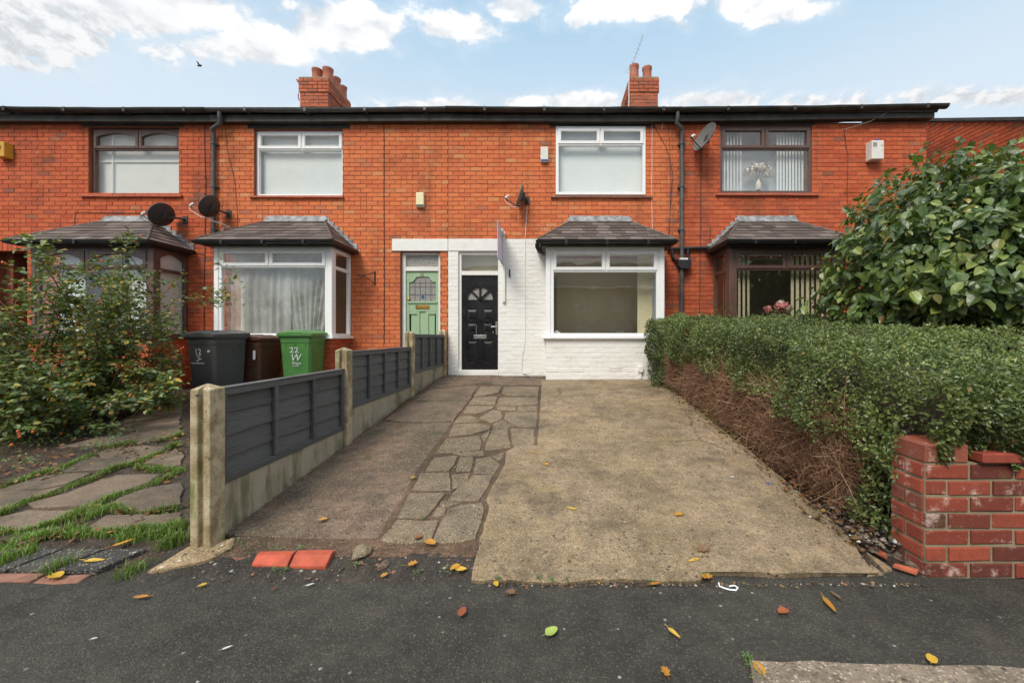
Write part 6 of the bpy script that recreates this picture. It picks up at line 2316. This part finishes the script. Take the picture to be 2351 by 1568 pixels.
# ------------------------------------------------------------------ the leafy tree behind the hedge
tree = empty('leafy_tree', (5.5, 5.1, .4), 'broad leaved evergreen bush tree with large drooping leaves, taller than the hedge', 'tree')
C = np.array([5.68, 5.1, 1.87])
RX, RY, RZ = 2.0, 1.30, 1.75
n = 27000
d = unit(n, (-.25, -.55, .1))
lump = 1 + .12 * vnoise(d * 2.0, 1.9, 21) + .10 * vnoise(d * 2, 4.5, 22)
rad = np.where(rng.random(n) < .55, rng.uniform(.88, 1.05, n), rng.uniform(.45, .92, n)) * lump
rad[-6500:] = rng.uniform(.35, .86, 6500)
d[-6500:] = unit(6500, (-.55, -.3, -.25))
pos = C + d * np.array([RX, RY, RZ]) * rad[:, None]
keep = pos[:, 2] > .75
pos, d = pos[keep], d[keep]
n = len(pos)
nrm = d * .75 + np.array([0, -.05, .65]) + rng.normal(0, .55, (n, 3))
side = np.cross(d, np.array([0, 0, 1.0]))
fw = d * .45 + np.array([0, 0, -.75]) + side * rng.normal(0, .75, (n, 1)) + rng.normal(0, .35, (n, 3))
ln = .062 + .105 * rng.random(n) ** 1.3
split_leaves(T_MID, pos, fw, nrm, ln, ln * rng.uniform(.52, .66, n), 'leaf_tree', tree)
# young sprays at the crown's outline
m = MB()
m.tube([(5.5, 5.2, .3), (5.52, 5.2, .9), (5.45, 5.18, 1.5), (5.5, 5.2, 2.4)], [.10, .09, .075, .03], 10)
m.build('trunk', G['bark'], tree)
for k in range(26):
    dd = Vector((random.gauss(-.2, .9), random.gauss(-.3, .8), random.gauss(.35, .5))).normalized()
    s = Vector((5.5, 5.2, random.uniform(.8, 1.9)))
    e = Vector(C) + Vector((dd.x * RX, dd.y * RY, dd.z * RZ)) * .95
    mid = s.lerp(e, .5) + Vector((0, 0, .18))
    MB().tube([s, mid, e], [.030, .018, .006], 6).build('branch', G['bark'], tree)

# ------------------------------------------------------------------ the wild rose by the left house
rose = empty('rose_bush', (-5.9, 5.5, .3), 'sprawling wild rose with red hips and yellowing leaves, before the brown bay', 'bush')
rp, rf, rn_, rl = [], [], [], []
hips = []
canes = []


def cane(p0, d0, L, r, depth=0, droop=.5, dens=1.0):
    p, d = Vector(p0), Vector(d0).normalized()
    pts = [p.copy()]
    nseg = max(4, int(L / .16))
    step = L / nseg
    for k in range(nseg):
        d = (d + Vector((random.gauss(0, .10), random.gauss(0, .10), random.gauss(0, .06) - droop * step * (.3 + k / nseg)))).normalized()
        p = p + d * step
        pts.append(p.copy())
        t = k / nseg
        if t > .22 or depth:
            for q in range(int((2.1 if depth == 0 else 3.0) * dens + random.random())):
                c = p - d * step * random.random()
                sd = (d.orthogonal() * math.cos(q * 2.4 + k) + d.cross(d.orthogonal()) * math.sin(q * 2.4 + k)).normalized()
                sd = (sd + d * .5 + Vector((0, 0, .15))).normalized()
                ax = c
                nl = random.choice((3, 5, 5))
                Lf = random.uniform(.05, .085)
                for w in range(nl):
                    o = ax + sd * (Lf * (.4 + .55 * (w // 2)))
                    lat = sd.cross(Vector((0, 0, 1)))
                    lat = lat.normalized() if lat.length > .01 else Vector((1, 0, 0))
                    fdir = sd * .7 + lat * ((1 if w % 2 else -1) if w < nl - 1 else 0) + Vector((0, 0, random.gauss(-.12, .25)))
                    rp.append(tuple(o)); rf.append(tuple(fdir)); rn_.append((random.gauss(0, .45), random.gauss(-.25, .45), 1.0)); rl.append(random.uniform(.040, .070))
        if depth == 0 and k > nseg * .3 and random.random() < .55:
            sd = (d * .6 + Vector((random.gauss(0, .7), random.gauss(0, .7), random.gauss(.2, .4)))).normalized()
            cane(p, sd, random.uniform(.25, .6), r * .55, 1, droop, dens)
    if random.random() < (.14 if depth else .16):
        for q in range(random.randint(1, 5)):
            hips.append(pts[-1] + Vector((random.gauss(0, .035), random.gauss(0, .035), random.gauss(0, .03))))
    canes.append((pts, r, depth))


for k in range(36):                                                 # tall arching canes
    x = random.uniform(-7.0, -5.45)
    y = random.uniform(4.9, 6.0)
    cane((x, y, .28), (random.gauss(.05, .30), random.gauss(-.1, .22), 1.0), random.uniform(1.5, 2.35), random.uniform(.006, .010), 0, .34, .75)
for k in range(5):                                                  # the long ones that reach over to the white bay and the flashing
    cane((-5.5 + .15 * k, 5.6, .3), (.20 + .07 * k, .0, 1.0), random.uniform(2.2, 2.6), .010, 0, .38, .9)
for k in range(4):
    cane((-7.2 + .2 * k, 5.4, .3), (-.3 - .1 * k, -.1, 1.0), 2.0, .010, 0, .35, .8)
for k in range(122):                                                # low thicket
    x = random.uniform(-7.8, -5.1)
    y = random.uniform(4.5, 6.0) - .2 * abs(x + 6.2)
    cane((x, y, .26), (random.gauss(0, .6), random.gauss(-.35, .5), .75), random.uniform(.7, 1.45), random.uniform(.004, .008), 0, 1.1, 1.35)
rp, rf, rn_, rl = np.array(rp), np.array(rf), np.array(rn_), np.array(rl)
# the lower thicket leaves off the fence's end of the bed
sc = rp[:, 0] / rp[:, 1] * FPX + VX
sel = (rp[:, 2] > .22) & (rp[:, 1] > 3.9) & ((sc < 400 + rng.normal(0, 14, len(rp))) | ((rp[:, 2] > 1.75) & (sc < 560) & (rng.random(len(rp)) < .6)))
rp, rf, rn_, rl = rp[sel], rf[sel], rn_[sel], rl[sel]
split_leaves(T_MID, rp, rf, rn_, rl, rl * .72, 'leaf_rose', rose, 300)
big = MB()
thin = MB()
for pts, r, dpt in canes:
    q = [i for i, p_ in enumerate(pts) if p_.x / p_.y * FPX + VX > (410 if p_.z < 1.75 else 565)]
    if q:
        pts = pts[:q[0]]
    if len(pts) < 3:
        continue
    if dpt == 0 and r > .0085:
        MB().tube(pts, [r * (1 - .75 * i / len(pts)) for i in range(len(pts))], 6).build('cane', G['cane'], rose)
    else:
        thin.tube(pts, [max(.0015, r * (1 - .75 * i / len(pts))) for i in range(len(pts))], 4, False)
thin.build('thin_canes', G['cane'], rose, fix=False)['kind'] = 'stuff'
hm = MB()
for c in hips:
    if c.x / c.y * FPX + VX > (430 if c.z < 1.75 else 565):
        continue
    hm.lathe(c, [(.003, -.016), (.011, -.008), (.012, .003), (.007, .012), (.002, .015)], 7)
hm.build('rose_hips', G['rose_hip'], rose, fix=False)['kind'] = 'stuff'

# ------------------------------------------------------------------ grass in the joints, weeds, small growth
def grass(name, label, lines, n, hmin, hmax, spread, left, mat='grass_blade', cat=None):
    V, F = [], []
    pts = []
    for ln_ in lines:
        g = [gpt(z1p(*p), left) if left else gpt(p) for p in ln_]
        L = [(g[i + 1] - g[i]).length for i in range(len(g) - 1)]
        pts.append((g, L))
    tot = sum(sum(L) for _, L in pts)
    r = random.Random(5)
    for g, L in pts:
        k = int(n * sum(L) / tot)
        for _ in range(k):
            t = r.random() * sum(L)
            i = 0
            while i < len(L) - 1 and t > L[i]:
                t -= L[i]; i += 1
            c = g[i].lerp(g[i + 1], min(1, t / max(L[i], 1e-6)))
            tuft = .55 + .45 * math.sin(c.x * 11 + c.y * 7) * math.sin(c.x * 23 - c.y * 17)
            if r.random() > .35 + .65 * max(0, tuft):
                continue
            c = c + Vector((r.gauss(0, spread), r.gauss(0, spread), 0))
            c.z = zg(c.y, left) - .005
            h = r.uniform(hmin, hmax) * (.5 + .7 * max(0, tuft))
            a = r.uniform(0, 6.28)
            d = Vector((math.cos(a), math.sin(a), 0))
            s = Vector((-d.y, d.x, 0)) * r.uniform(.0018, .0036)
            lean = r.uniform(.2, 1.1)
            p1 = c + Vector((0, 0, h * .55)) + d * h * .22 * lean
            p2 = c + Vector((0, 0, h * (1 - .3 * lean))) + d * h * .75 * lean
            o = len(V)
            V += [tuple(c - s), tuple(c + s), tuple(p1 + s * .8), tuple(p1 - s * .8), tuple(p2)]
            F += [(o, o + 1, o + 2), (o, o + 2, o + 3), (o + 3, o + 2, o + 4)]
    o = link(name, raw_mesh(name, np.array(V), np.array(F), G[mat]))
    o['kind'] = 'stuff'
    return tag(o, label, cat)


GLINES = [[(-200, 950), (0, 905), (100, 868), (280, 806), (380, 800), (470, 746), (620, 690)],
          [(-250, 1120), (0, 1078), (100, 1022), (300, 955), (430, 905), (600, 845), (750, 775), (880, 745), (1000, 695), (1165, 615)],
          [(880, 772), (1000, 790), (1165, 800)],
          [(-300, 1230), (0, 1195), (200, 1178), (420, 1112), (560, 1040), (720, 965), (960, 890), (1080, 838), (1165, 790)],
          [(-300, 1340), (0, 1300), (300, 1215), (560, 1205), (850, 1195), (1165, 1155)],
          [(0, 1340), (150, 1240), (330, 1210)], [(430, 1165), (560, 1195), (700, 1200), (850, 1180), (1000, 1190), (1165, 1130)],
          [(940, 1055), (1060, 1060), (1165, 1035)], [(560, 1050), (700, 1035), (860, 1060)], [(640, 650), (760, 640), (880, 610)], [(960, 600), (1080, 590), (1165, 560)]]
grass('grass', 'green grass growing in the joints of the garden flags', GLINES, 12000, .020, .075, .018, True)
grass('grass', 'longer grass tufts at the edge of the garden path and the front post', [[(-100, 1440), (60, 1380), (200, 1330)], [(0, 1300), (120, 1250)], [(800, 1230), (1000, 1215), (1165, 1170)], [(1050, 1290), (1160, 1240)], [(330, 1440), (420, 1420)], [(800, 1465), (900, 1440)], [(560, 1100), (640, 1060)]],
      1500, .04, .10, .03, True)


def weeds(name, label, spots, n, size, left):
    P, F_, N2 = [], [], []
    for (x, y, rad) in spots:
        c = gpt((x, y), left)
        r = rad * c.y / FPX
        for _ in range(n):
            P.append((c.x + random.gauss(0, r), c.y + random.gauss(0, r * .7), zg(c.y, left) + random.uniform(.0, size * 1.5)))
            a = random.uniform(0, 6.28)
            F_.append((math.cos(a), math.sin(a), random.uniform(-.1, .9)))
            N2.append((0, -.2, 1))
    P, F_, N2 = map(np.array, (P, F_, N2))
    l = rng.uniform(size * .5, size, len(P))
    o = leaf_stuff(name, T_SMALL, P, F_, N2, l, l * .5, 'leaf_weed', None)
    return tag(o, label)


weeds('weeds', 'small green weeds along the broken front of the driveway and in the earth', [(1145, 1334, 5), (1240, 1332, 6), (1268, 1335, 4), (1300, 1336, 8), (545, 1250, 12), (575, 1262, 12), (640, 1262, 14), (690, 1262, 6), (655, 1312, 7), (632, 1312, 4), (1030, 1312, 10), (960, 1318, 6), (820, 1300, 5), (1716, 1512, 5), (1722, 1530, 6), (1735, 1560, 7), (1500, 1342, 4), (1620, 1325, 5)], 22, .018, False)
weeds('weeds', 'small green weeds in the cracks of the crazy paving', [z3(1400, 640) + (8,), z3(1490, 510) + (5,), z3(1610, 680) + (8,), z3(1710, 640) + (6,), z3(1400, 1000) + (3,), z3(1600, 550) + (6,), z3(1960, 400) + (4,)], 18, .016, False)
weeds('ground_plants', 'low green plants along the edge of the rose bed', [z1p(180, 510) + (36,), z1p(540, 370) + (16,), z1p(330, 540) + (30,), z1p(620, 560) + (34,), z1p(700, 640) + (26,), z1p(1050, 330) + (40,), z1p(1120, 400) + (18,), z1p(960, 300) + (40,), z1p(80, 640) + (40,), z1p(800, 330) + (40,), z1p(300, 620) + (30,), z1p(60, 760) + (30,)], 70, .045, True)

# ------------------------------------------------------------------ fallen leaves, one by one
def leaf_shape(kind):
    """outline of a fallen leaf, x along the leaf"""
    if kind == 'oval':
        return [(math.cos(a) * .5, math.sin(a) * .34 * (1 - .25 * math.cos(a))) for a in np.linspace(0, 2 * math.pi, 13)[:-1]]
    if kind == 'long':
        return [(math.cos(a) * .5, math.sin(a) * .15 * (1 - .3 * math.cos(a))) for a in np.linspace(0, 2 * math.pi, 13)[:-1]]
    return [(.5, 0), (.28, .10), (.30, .30), (.08, .22), (-.08, .40), (-.20, .20), (-.42, .22), (-.36, .04), (-.5, 0), (-.36, -.06), (-.42, -.24), (-.2, -.2), (-.06, -.40), (.08, -.2), (.28, -.28), (.26, -.1)]


def fallen(x, y, size_px, shape, mat, label, ang=None, group='fallen autumn leaves', left=False, curl=.25, name='fallen_leaf', cat='leaf', dz=0.012):
    p = gpt((x, y), left)
    s = size_px * p.y / FPX
    a = random.uniform(0, 6.28) if ang is None else ang
    out = leaf_shape(shape)
    ct, sn = math.cos(a), math.sin(a)
    vs, fs = [], []
    def P(u, v):
        z = curl * s * (abs(v) * 1.1 + .55 * u * u) + .004
        return (p.x + s * (u * ct - v * sn), p.y + s * 1.15 * (u * sn + v * ct), p.z + dz + z)
    inner = [(u * .5, v * .5) for u, v in out]
    n = len(out)
    vs = [P(0, 0)] + [P(u, v) for u, v in inner] + [P(u * random.uniform(.9, 1.08), v * random.uniform(.88, 1.1)) for u, v in out]
    fs = [(0, 1 + i, 1 + (i + 1) % n) for i in range(n)] + [(1 + i, 1 + n + i, 1 + n + (i + 1) % n, 1 + (i + 1) % n) for i in range(n)]
    m = MB().add(vs, fs, True)
    m.tube([P(-.42, 0), P(-.62, .03), P(-.78, .0)], .018 * s, 4)
    o = m.build(name, G[mat], None, fix=False)
    return tag(o, label, cat, group)


LV = [(1266, 1457, 34, 'oval', 'leaf_green_fallen', 'pale green fallen leaf on the asphalt'),
      (1548, 1461, 34, 'long', 'leaf_yellow', 'yellow leaf on the asphalt straight below the driveway front'),
      (1528, 1549, 30, 'lobed', 'leaf_orange', 'curled orange leaf nearest the pavement slab, on the asphalt'),
      (1742, 1543, 34, 'oval', 'leaf_orange', 'orange-brown leaf lying on the corner of the pavement slab'),
      (2140, 1521, 30, 'oval', 'leaf_yellow', 'amber leaf on the asphalt behind the pavement slab'),
      (1061, 1411, 28, 'oval', 'leaf_russet', 'russet leaf alone on the asphalt below the crazy paving'),
      (1172, 1366, 28, 'lobed', 'leaf_brown', 'brown lobed leaf on the asphalt before the driveway'),
      (1139, 1347, 18, 'oval', 'leaf_yellow', 'small yellow leaf at the driveway edge beside the brown lobed leaf'),
      (1905, 1396, 44, 'long', 'leaf_orange', 'long rusty leaf on the asphalt before the brick wall'),
      (1797, 1410, 28, 'oval', 'leaf_russet', 'dark red leaf on the asphalt before the brick wall'),
      (1918, 1372, 26, 'long', 'leaf_brown', 'thin brown leaf above the long rusty one on the asphalt'),
      (1624, 1330, 30, 'lobed', 'leaf_orange', 'upright orange leaf at the notched front of the driveway'),
      (1505, 1346, 28, 'long', 'leaf_orange', 'orange leaf at the step in the driveway front edge'),
      (1592, 1292, 30, 'long', 'leaf_yellow', 'curled yellow leaf on the driveway near its front'),
      (1614, 1267, 40, 'lobed', 'leaf_brown', 'large crumpled brown leaf on the driveway near its front'),
      (1557, 1186, 26, 'lobed', 'leaf_orange', 'orange leaf in the middle of the driveway concrete'),
      (1310, 1172, 26, 'long', 'leaf_yellow', 'yellow leaf on the driveway close to the crazy paving'),
      (1253, 1069, 18, 'lobed', 'leaf_orange', 'small orange leaf on the driveway beside the broken paving edge'),
      (1222, 1041, 10, 'oval', 'leaf_orange', 'tiny orange leaf at the corner of the crazy paving'),
      (1657, 1009, 16, 'long', 'leaf_yellow', 'small amber leaf on the driveway beside the hedge'),
      (988, 1251, 30, 'oval', 'leaf_orange', 'large amber leaf on the front flagstone'),
      (960, 1239, 20, 'oval', 'leaf_russet', 'dark maroon leaf on the front flagstone'),
      (948, 1300, 26, 'lobed', 'leaf_orange', 'orange leaf in the earth before the flagstones'),
      (1045, 1308, 24, 'oval', 'leaf_orange', 'orange leaf of the pair at the driveway corner'),
      (1058, 1313, 24, 'oval', 'leaf_yellow', 'yellower leaf of the pair at the driveway corner'),
      (881, 1327, 20, 'lobed', 'leaf_orange', 'small amber leaf where earth meets asphalt'),
      (742, 1197, 20, 'lobed', 'leaf_orange', 'orange leaf on the bare pinkish concrete strip'),
      (949, 1100, 14, 'lobed', 'leaf_yellow', 'small yellow leaf in the joint beside the crazy paving'),
      (463, 1350, 16, 'oval', 'leaf_yellow', 'small square yellow leaf on the asphalt below the concrete haunch'),
      (323, 1377, 34, 'long', 'leaf_orange', 'long amber leaf on the asphalt below the garden path'),
      (129, 1328, 34, 'oval', 'leaf_yellow', 'yellow leaf at the edge of the asphalt below the grass'),
      (629, 1357, 16, 'long', 'leaf_russet', 'small rust leaf on the asphalt below the red kerb bricks'),
      (218, 1293, 44, 'long', 'leaf_yellow', 'bright yellow leaf lying on the dark pavers'),
      (288, 1250, 40, 'long', 'leaf_orange', 'tan leaf on the grass edge of the dark pavers')]
for (x, y, s, sh, mt, lb) in LV:
    fallen(x, y, s, sh, mt, lb, left=x < 470)
for k, (x, y, s, mt, lb) in enumerate([(1360, 1466 - 100, 9, 'litter_white', None)]):
    pass
wp = fallen(712, 1348, 17, 'long', 'litter_white', 'white scrap of litter on the asphalt below the red kerb bricks', .5, None, False, .12, 'litter_scrap', 'litter')
wp = fallen(522, 1494, 19, 'long', 'litter_white', 'white crumpled scrap in the middle of the dark asphalt', .6, None, False, .12, 'litter_scrap', 'litter')
wp = fallen(216, 1473, 14, 'long', 'litter_white', 'small white scrap on the asphalt near the lower corner', .3, None, False, .12, 'litter_scrap', 'litter')
wp = fallen(1682, 882 + 217, 10, 'oval', 'litter_white', 'white chip on the driveway concrete', .3, None, False, .12, 'litter_scrap', 'litter')
bp = fallen(1764, 1114, 10, 'oval', 'plastic_blue', 'small bright blue plastic scrap on the driveway by the hedge', .2, None, False, .15, 'plastic_scrap', 'litter')
wp = fallen(1706, 1003, 16, 'lobed', 'litter_white', 'crumpled pale wrapper at the foot of the hedge', .3, None, False, .5, 'litter_wrapper', 'litter')
wp = fallen(1772, 1061, 18, 'long', 'alarm_cream', 'cream coloured husk at the foot of the hedge', .2, None, False, .2, 'husk', 'litter')
# white cord curled on the asphalt
cp = [gpt(q) + Vector((0, 0, .006)) for q in [(1650, 1340), (1652, 1348), (1662, 1352), (1676, 1356), (1690, 1357), (1694, 1351), (1686, 1346), (1674, 1348)]]
tag(MB().tube(cp, .004, 6).build('cord', G['print_white']), 'short white cord curled on the asphalt before the driveway', 'cord')
# ball caught in the hedge
bc = px(2262, 958, 2.26)
bl = MB().lathe(bc, [(.03 * math.sin(a), -.03 * math.cos(a)) for a in np.linspace(.02, math.pi - .02, 12)], 18).build('toy_ball', G['alarm_yellow'])
tag(bl, 'small yellow and blue ball caught in the hedge above the brick wall', 'ball')
MB().lathe(bc, [(.0302, -.006), (.0306, 0), (.0302, .006)], 18, caps=False).build('ball_stripe', G['plastic_blue'], bl).location = (0, 0, 0)

# ------------------------------------------------------------------ leaf litter and grit nobody could count
def litter(name, label, n, fn, size, mat, flat=.4):
    P = np.array([fn() for _ in range(n)])
    F_ = unit(n); F_[:, 2] *= flat
    N2 = unit(n, (0, 0, 1.6), .5)
    l = rng.uniform(size * .5, size, n)
    o = leaf_stuff(name, T_SMALL, P, F_, N2, l, l * .7, mat, None)
    return tag(o, label)


def hedge_foot():
    y = random.uniform(2.4, 6.9)
    x = redge(y) + random.gauss(.06, .09)
    return (x, y, zg(y) + random.uniform(.0, .04))


def bed_foot():
    x = random.uniform(-7.5, -3.6)
    y = 3.2 + .18 * abs(x + 3.5) + abs(random.gauss(0, .55)) + (.5 if x > -4.2 else 0)
    return (x, y, zg(y, True) + random.uniform(0, .035))


def joint_foot():
    g = random.choice(GLINES)
    i = random.randrange(len(g) - 1)
    t = random.random()
    p = gpt(z1p(g[i][0] + (g[i + 1][0] - g[i][0]) * t, g[i][1] + (g[i + 1][1] - g[i][1]) * t + random.uniform(0, 24)), True)
    return (p.x + random.gauss(0, .03), p.y + random.gauss(0, .03), p.z + random.uniform(0, .03))


def fence_foot():
    y = random.uniform(2.6, 7.7)
    return (FX - .03 + abs(random.gauss(0, .035)), y, zg(y) + random.uniform(.0, .02))


litter('leaf_litter', 'brown leaf litter gathered along the foot of the hedge', 1500, hedge_foot, .05, 'litter_leaves')
litter('leaf_litter', 'brown leaf litter under the wild rose', 600, bed_foot, .055, 'litter_leaves')
litter('leaf_litter', 'russet leaves caught in the grassy joints of the garden flags', 260, joint_foot, .06, 'litter_leaves')
litter('leaf_litter', 'dark crumbs of leaf along the foot of the fence', 420, fence_foot, .025, 'litter_leaves')


def grit(name, label, n, fn, smin, smax, mat='pebbles'):
    base = np.array([(1, 0, 0), (0, 1, 0), (-1, 0, 0), (0, -1, 0), (0, 0, .7), (0, 0, -.5)])
    tri = np.array([(0, 1, 4), (1, 2, 4), (2, 3, 4), (3, 0, 4), (1, 0, 5), (2, 1, 5), (3, 2, 5), (0, 3, 5)])
    P = np.array([fn() for _ in range(n)])
    s = smin + (smax - smin) * rng.random(n) ** 3
    a = rng.uniform(0, 6.28, n)
    b = base[None] * (1 + rng.uniform(-.35, .35, (n, 6, 1)))
    c, sn = np.cos(a)[:, None], np.sin(a)[:, None]
    V = np.stack([b[:, :, 0] * c - b[:, :, 1] * sn, b[:, :, 0] * sn + b[:, :, 1] * c, b[:, :, 2]], 2) * s[:, None, None] + P[:, None, :]
    F_ = tri[None] + (np.arange(n) * 6)[:, None, None]
    o = link(name, raw_mesh(name, V.reshape(-1, 3), F_.reshape(-1, 3), G[mat]))
    o['kind'] = 'stuff'
    return tag(o, label)


def on_drive():
    y = 2.25 + 4.9 * random.random()
    x = random.uniform(.0, 1.9)
    return (x, y, zg(y) + .016)


def on_pave():
    y = random.uniform(.9, 2.15)
    return (random.uniform(-3.2, 3.2), y, .002)


def in_earth():
    y = random.uniform(2.16, 2.5)
    return (random.uniform(-2.0, -.35), y, float(np.interp(y, [2.1, 2.52], [.008, .05])))


def wall_foot():
    y = 7.0 + abs(random.gauss(0, .12)) if random.random() < .4 else random.uniform(7.25, 7.95)
    x = random.uniform(-.2, 1.95) if y < 7.24 else random.uniform(-1.9, -.1)
    return (x, y, zg(y) + .016)


def hedge_grit():
    y = random.uniform(2.5, 6.9)
    return (redge(y) - abs(random.gauss(0, .16)), y, zg(y) + .018)


def corner_rubble():
    return (1.98 + random.gauss(0, .09), 2.55 + random.gauss(0, .16), .08 + random.uniform(0, .05))


def in_cracks():
    p = gpt(z3(random.uniform(1150, 2000), random.uniform(200, 1150)))
    return (p.x, p.y, p.z - .012)


grit('grit', 'loose grit on the driveway', 500, on_drive, .0010, .0045)
grit('grit', 'pale grit on the asphalt', 350, on_pave, .0008, .0034)
grit('rubble', 'crumbs of brick and stone in the bare earth', 300, in_earth, .002, .012)
grit('rubble', 'red brick crumbs in the bare earth before the strip', 60, in_earth, .004, .016, 'terracotta_dull')
def drive_front():
    return (random.uniform(-.35, 2.0), 2.145 + abs(random.gauss(0, .012)) - .02 * random.random(), .004)


grit('grit', 'dark crumbs and dirt gathered along the broken front of the driveway', 420, drive_front, .002, .011)
litter('leaf_litter', 'brown leaf crumbs along the broken front of the driveway', 90, drive_front, .03, 'litter_leaves')
grit('grit', 'white paint crumbs at the foot of the house', 260, wall_foot, .0025, .009, 'litter_white')
grit('grit', 'pale chips along the edge of the driveway under the hedge', 420, hedge_grit, .002, .009)
grit('rubble', 'grey rubble between the hedge and the brick wall', 170, corner_rubble, .006, .026)
for q, lb in (([(2000, 1264), (2036, 1284), (2040, 1278), (2006, 1260)], 'thin red brick shard at the driveway corner by the wall'), ([(2050, 1302), (2104, 1320), (2110, 1312), (2056, 1298)], 'red brick shard at the foot of the brick wall')):
    g = [gpt(p) for p in q]
    o = MB().prism([p + Vector((0, 0, .0)) for p in g], (0, 0, .014)).build('brick_shard', G['terracotta'])
    tag(o, lb, 'brick shard')

# ------------------------------------------------------------------ the bird over the roofs
bp_ = px(458, 152, 26)
bd = empty('bird', bp_, 'small black bird flying over the roofs', 'bird')
m = MB()
m.tube([bp_ + Vector((-.16, 0, .0)), bp_ + Vector((-.08, 0, .01)), bp_ + Vector((.04, 0, .0)), bp_ + Vector((.13, 0, .03)), bp_ + Vector((.19, 0, .025))], [.015, .05, .055, .03, .006], 8)
m.build('body', G['bird_black'], bd)
for s in (-1, 1):
    MB().prism([bp_ + Vector((-.06, 0, .03)), bp_ + Vector((.05, 0, .03)), bp_ + Vector((.0, s * .10, .16)), bp_ + Vector((-.08, s * .16, .22))], (.004, 0, .012)).build('wing', G['bird_black'], bd)

# ------------------------------------------------------------------ the houses across the street, mirrored in the panes
def opposite(x0, label):
    t = empty('opposite_house', (x0 + 3, -16, 0), label, 'house', 'houses across the street')
    y = -16.0
    ops = [(x0 + .8, x0 + 2.2, .9, 2.3), (x0 + .9, x0 + 2.1, 3.3, 4.5), (x0 + 4.0, x0 + 5.2, 3.3, 4.5), (x0 + 4.1, x0 + 5.0, .1, 2.2)]
    m = MB(); wall_slab(m, x0, x0 + 5.98, -.1, 5.2, y - .3, y, ops)
    m.build('wall', G['opposite_brick'], t)
    for a, b, c, d in ops:
        w = MB(); frame_ring(w, a, b, c, d, y - .1, y - .04, .07)
        w.cbox((a + b) / 2 - .03, (a + b) / 2 + .03, y - .09, y - .05, c + .07, d - .07)
        w = w.build('window', G['upvc_white'], t)
        MB().box(a, b, y - .2, y - .18, c, d).build('pane', G['room_dark'], w)
    MB().prism([(x0, y + .35, 5.15), (x0, y - 4, 7.7), (x0, y - 8.3, 5.15)], (5.98, 0, 0)).build('roof', G['roof_slate_flat'], t)
    MB().box(x0, x0 + 5.98, y + .22, y + .36, 5.0, 5.14).build('gutter', G['upvc_white'], t)
    return t


OPP = ['red brick house across the street, reflected in the net-curtained bay', 'red brick house across the street, reflected in the white bay', 'red brick house across the street, reflected in the brown bay behind the hedge', 'red brick house across the street, reflected in the brown arched bay']
for k, x0 in enumerate((-8, -2, 4, -14)):
    opposite(x0, OPP[k])
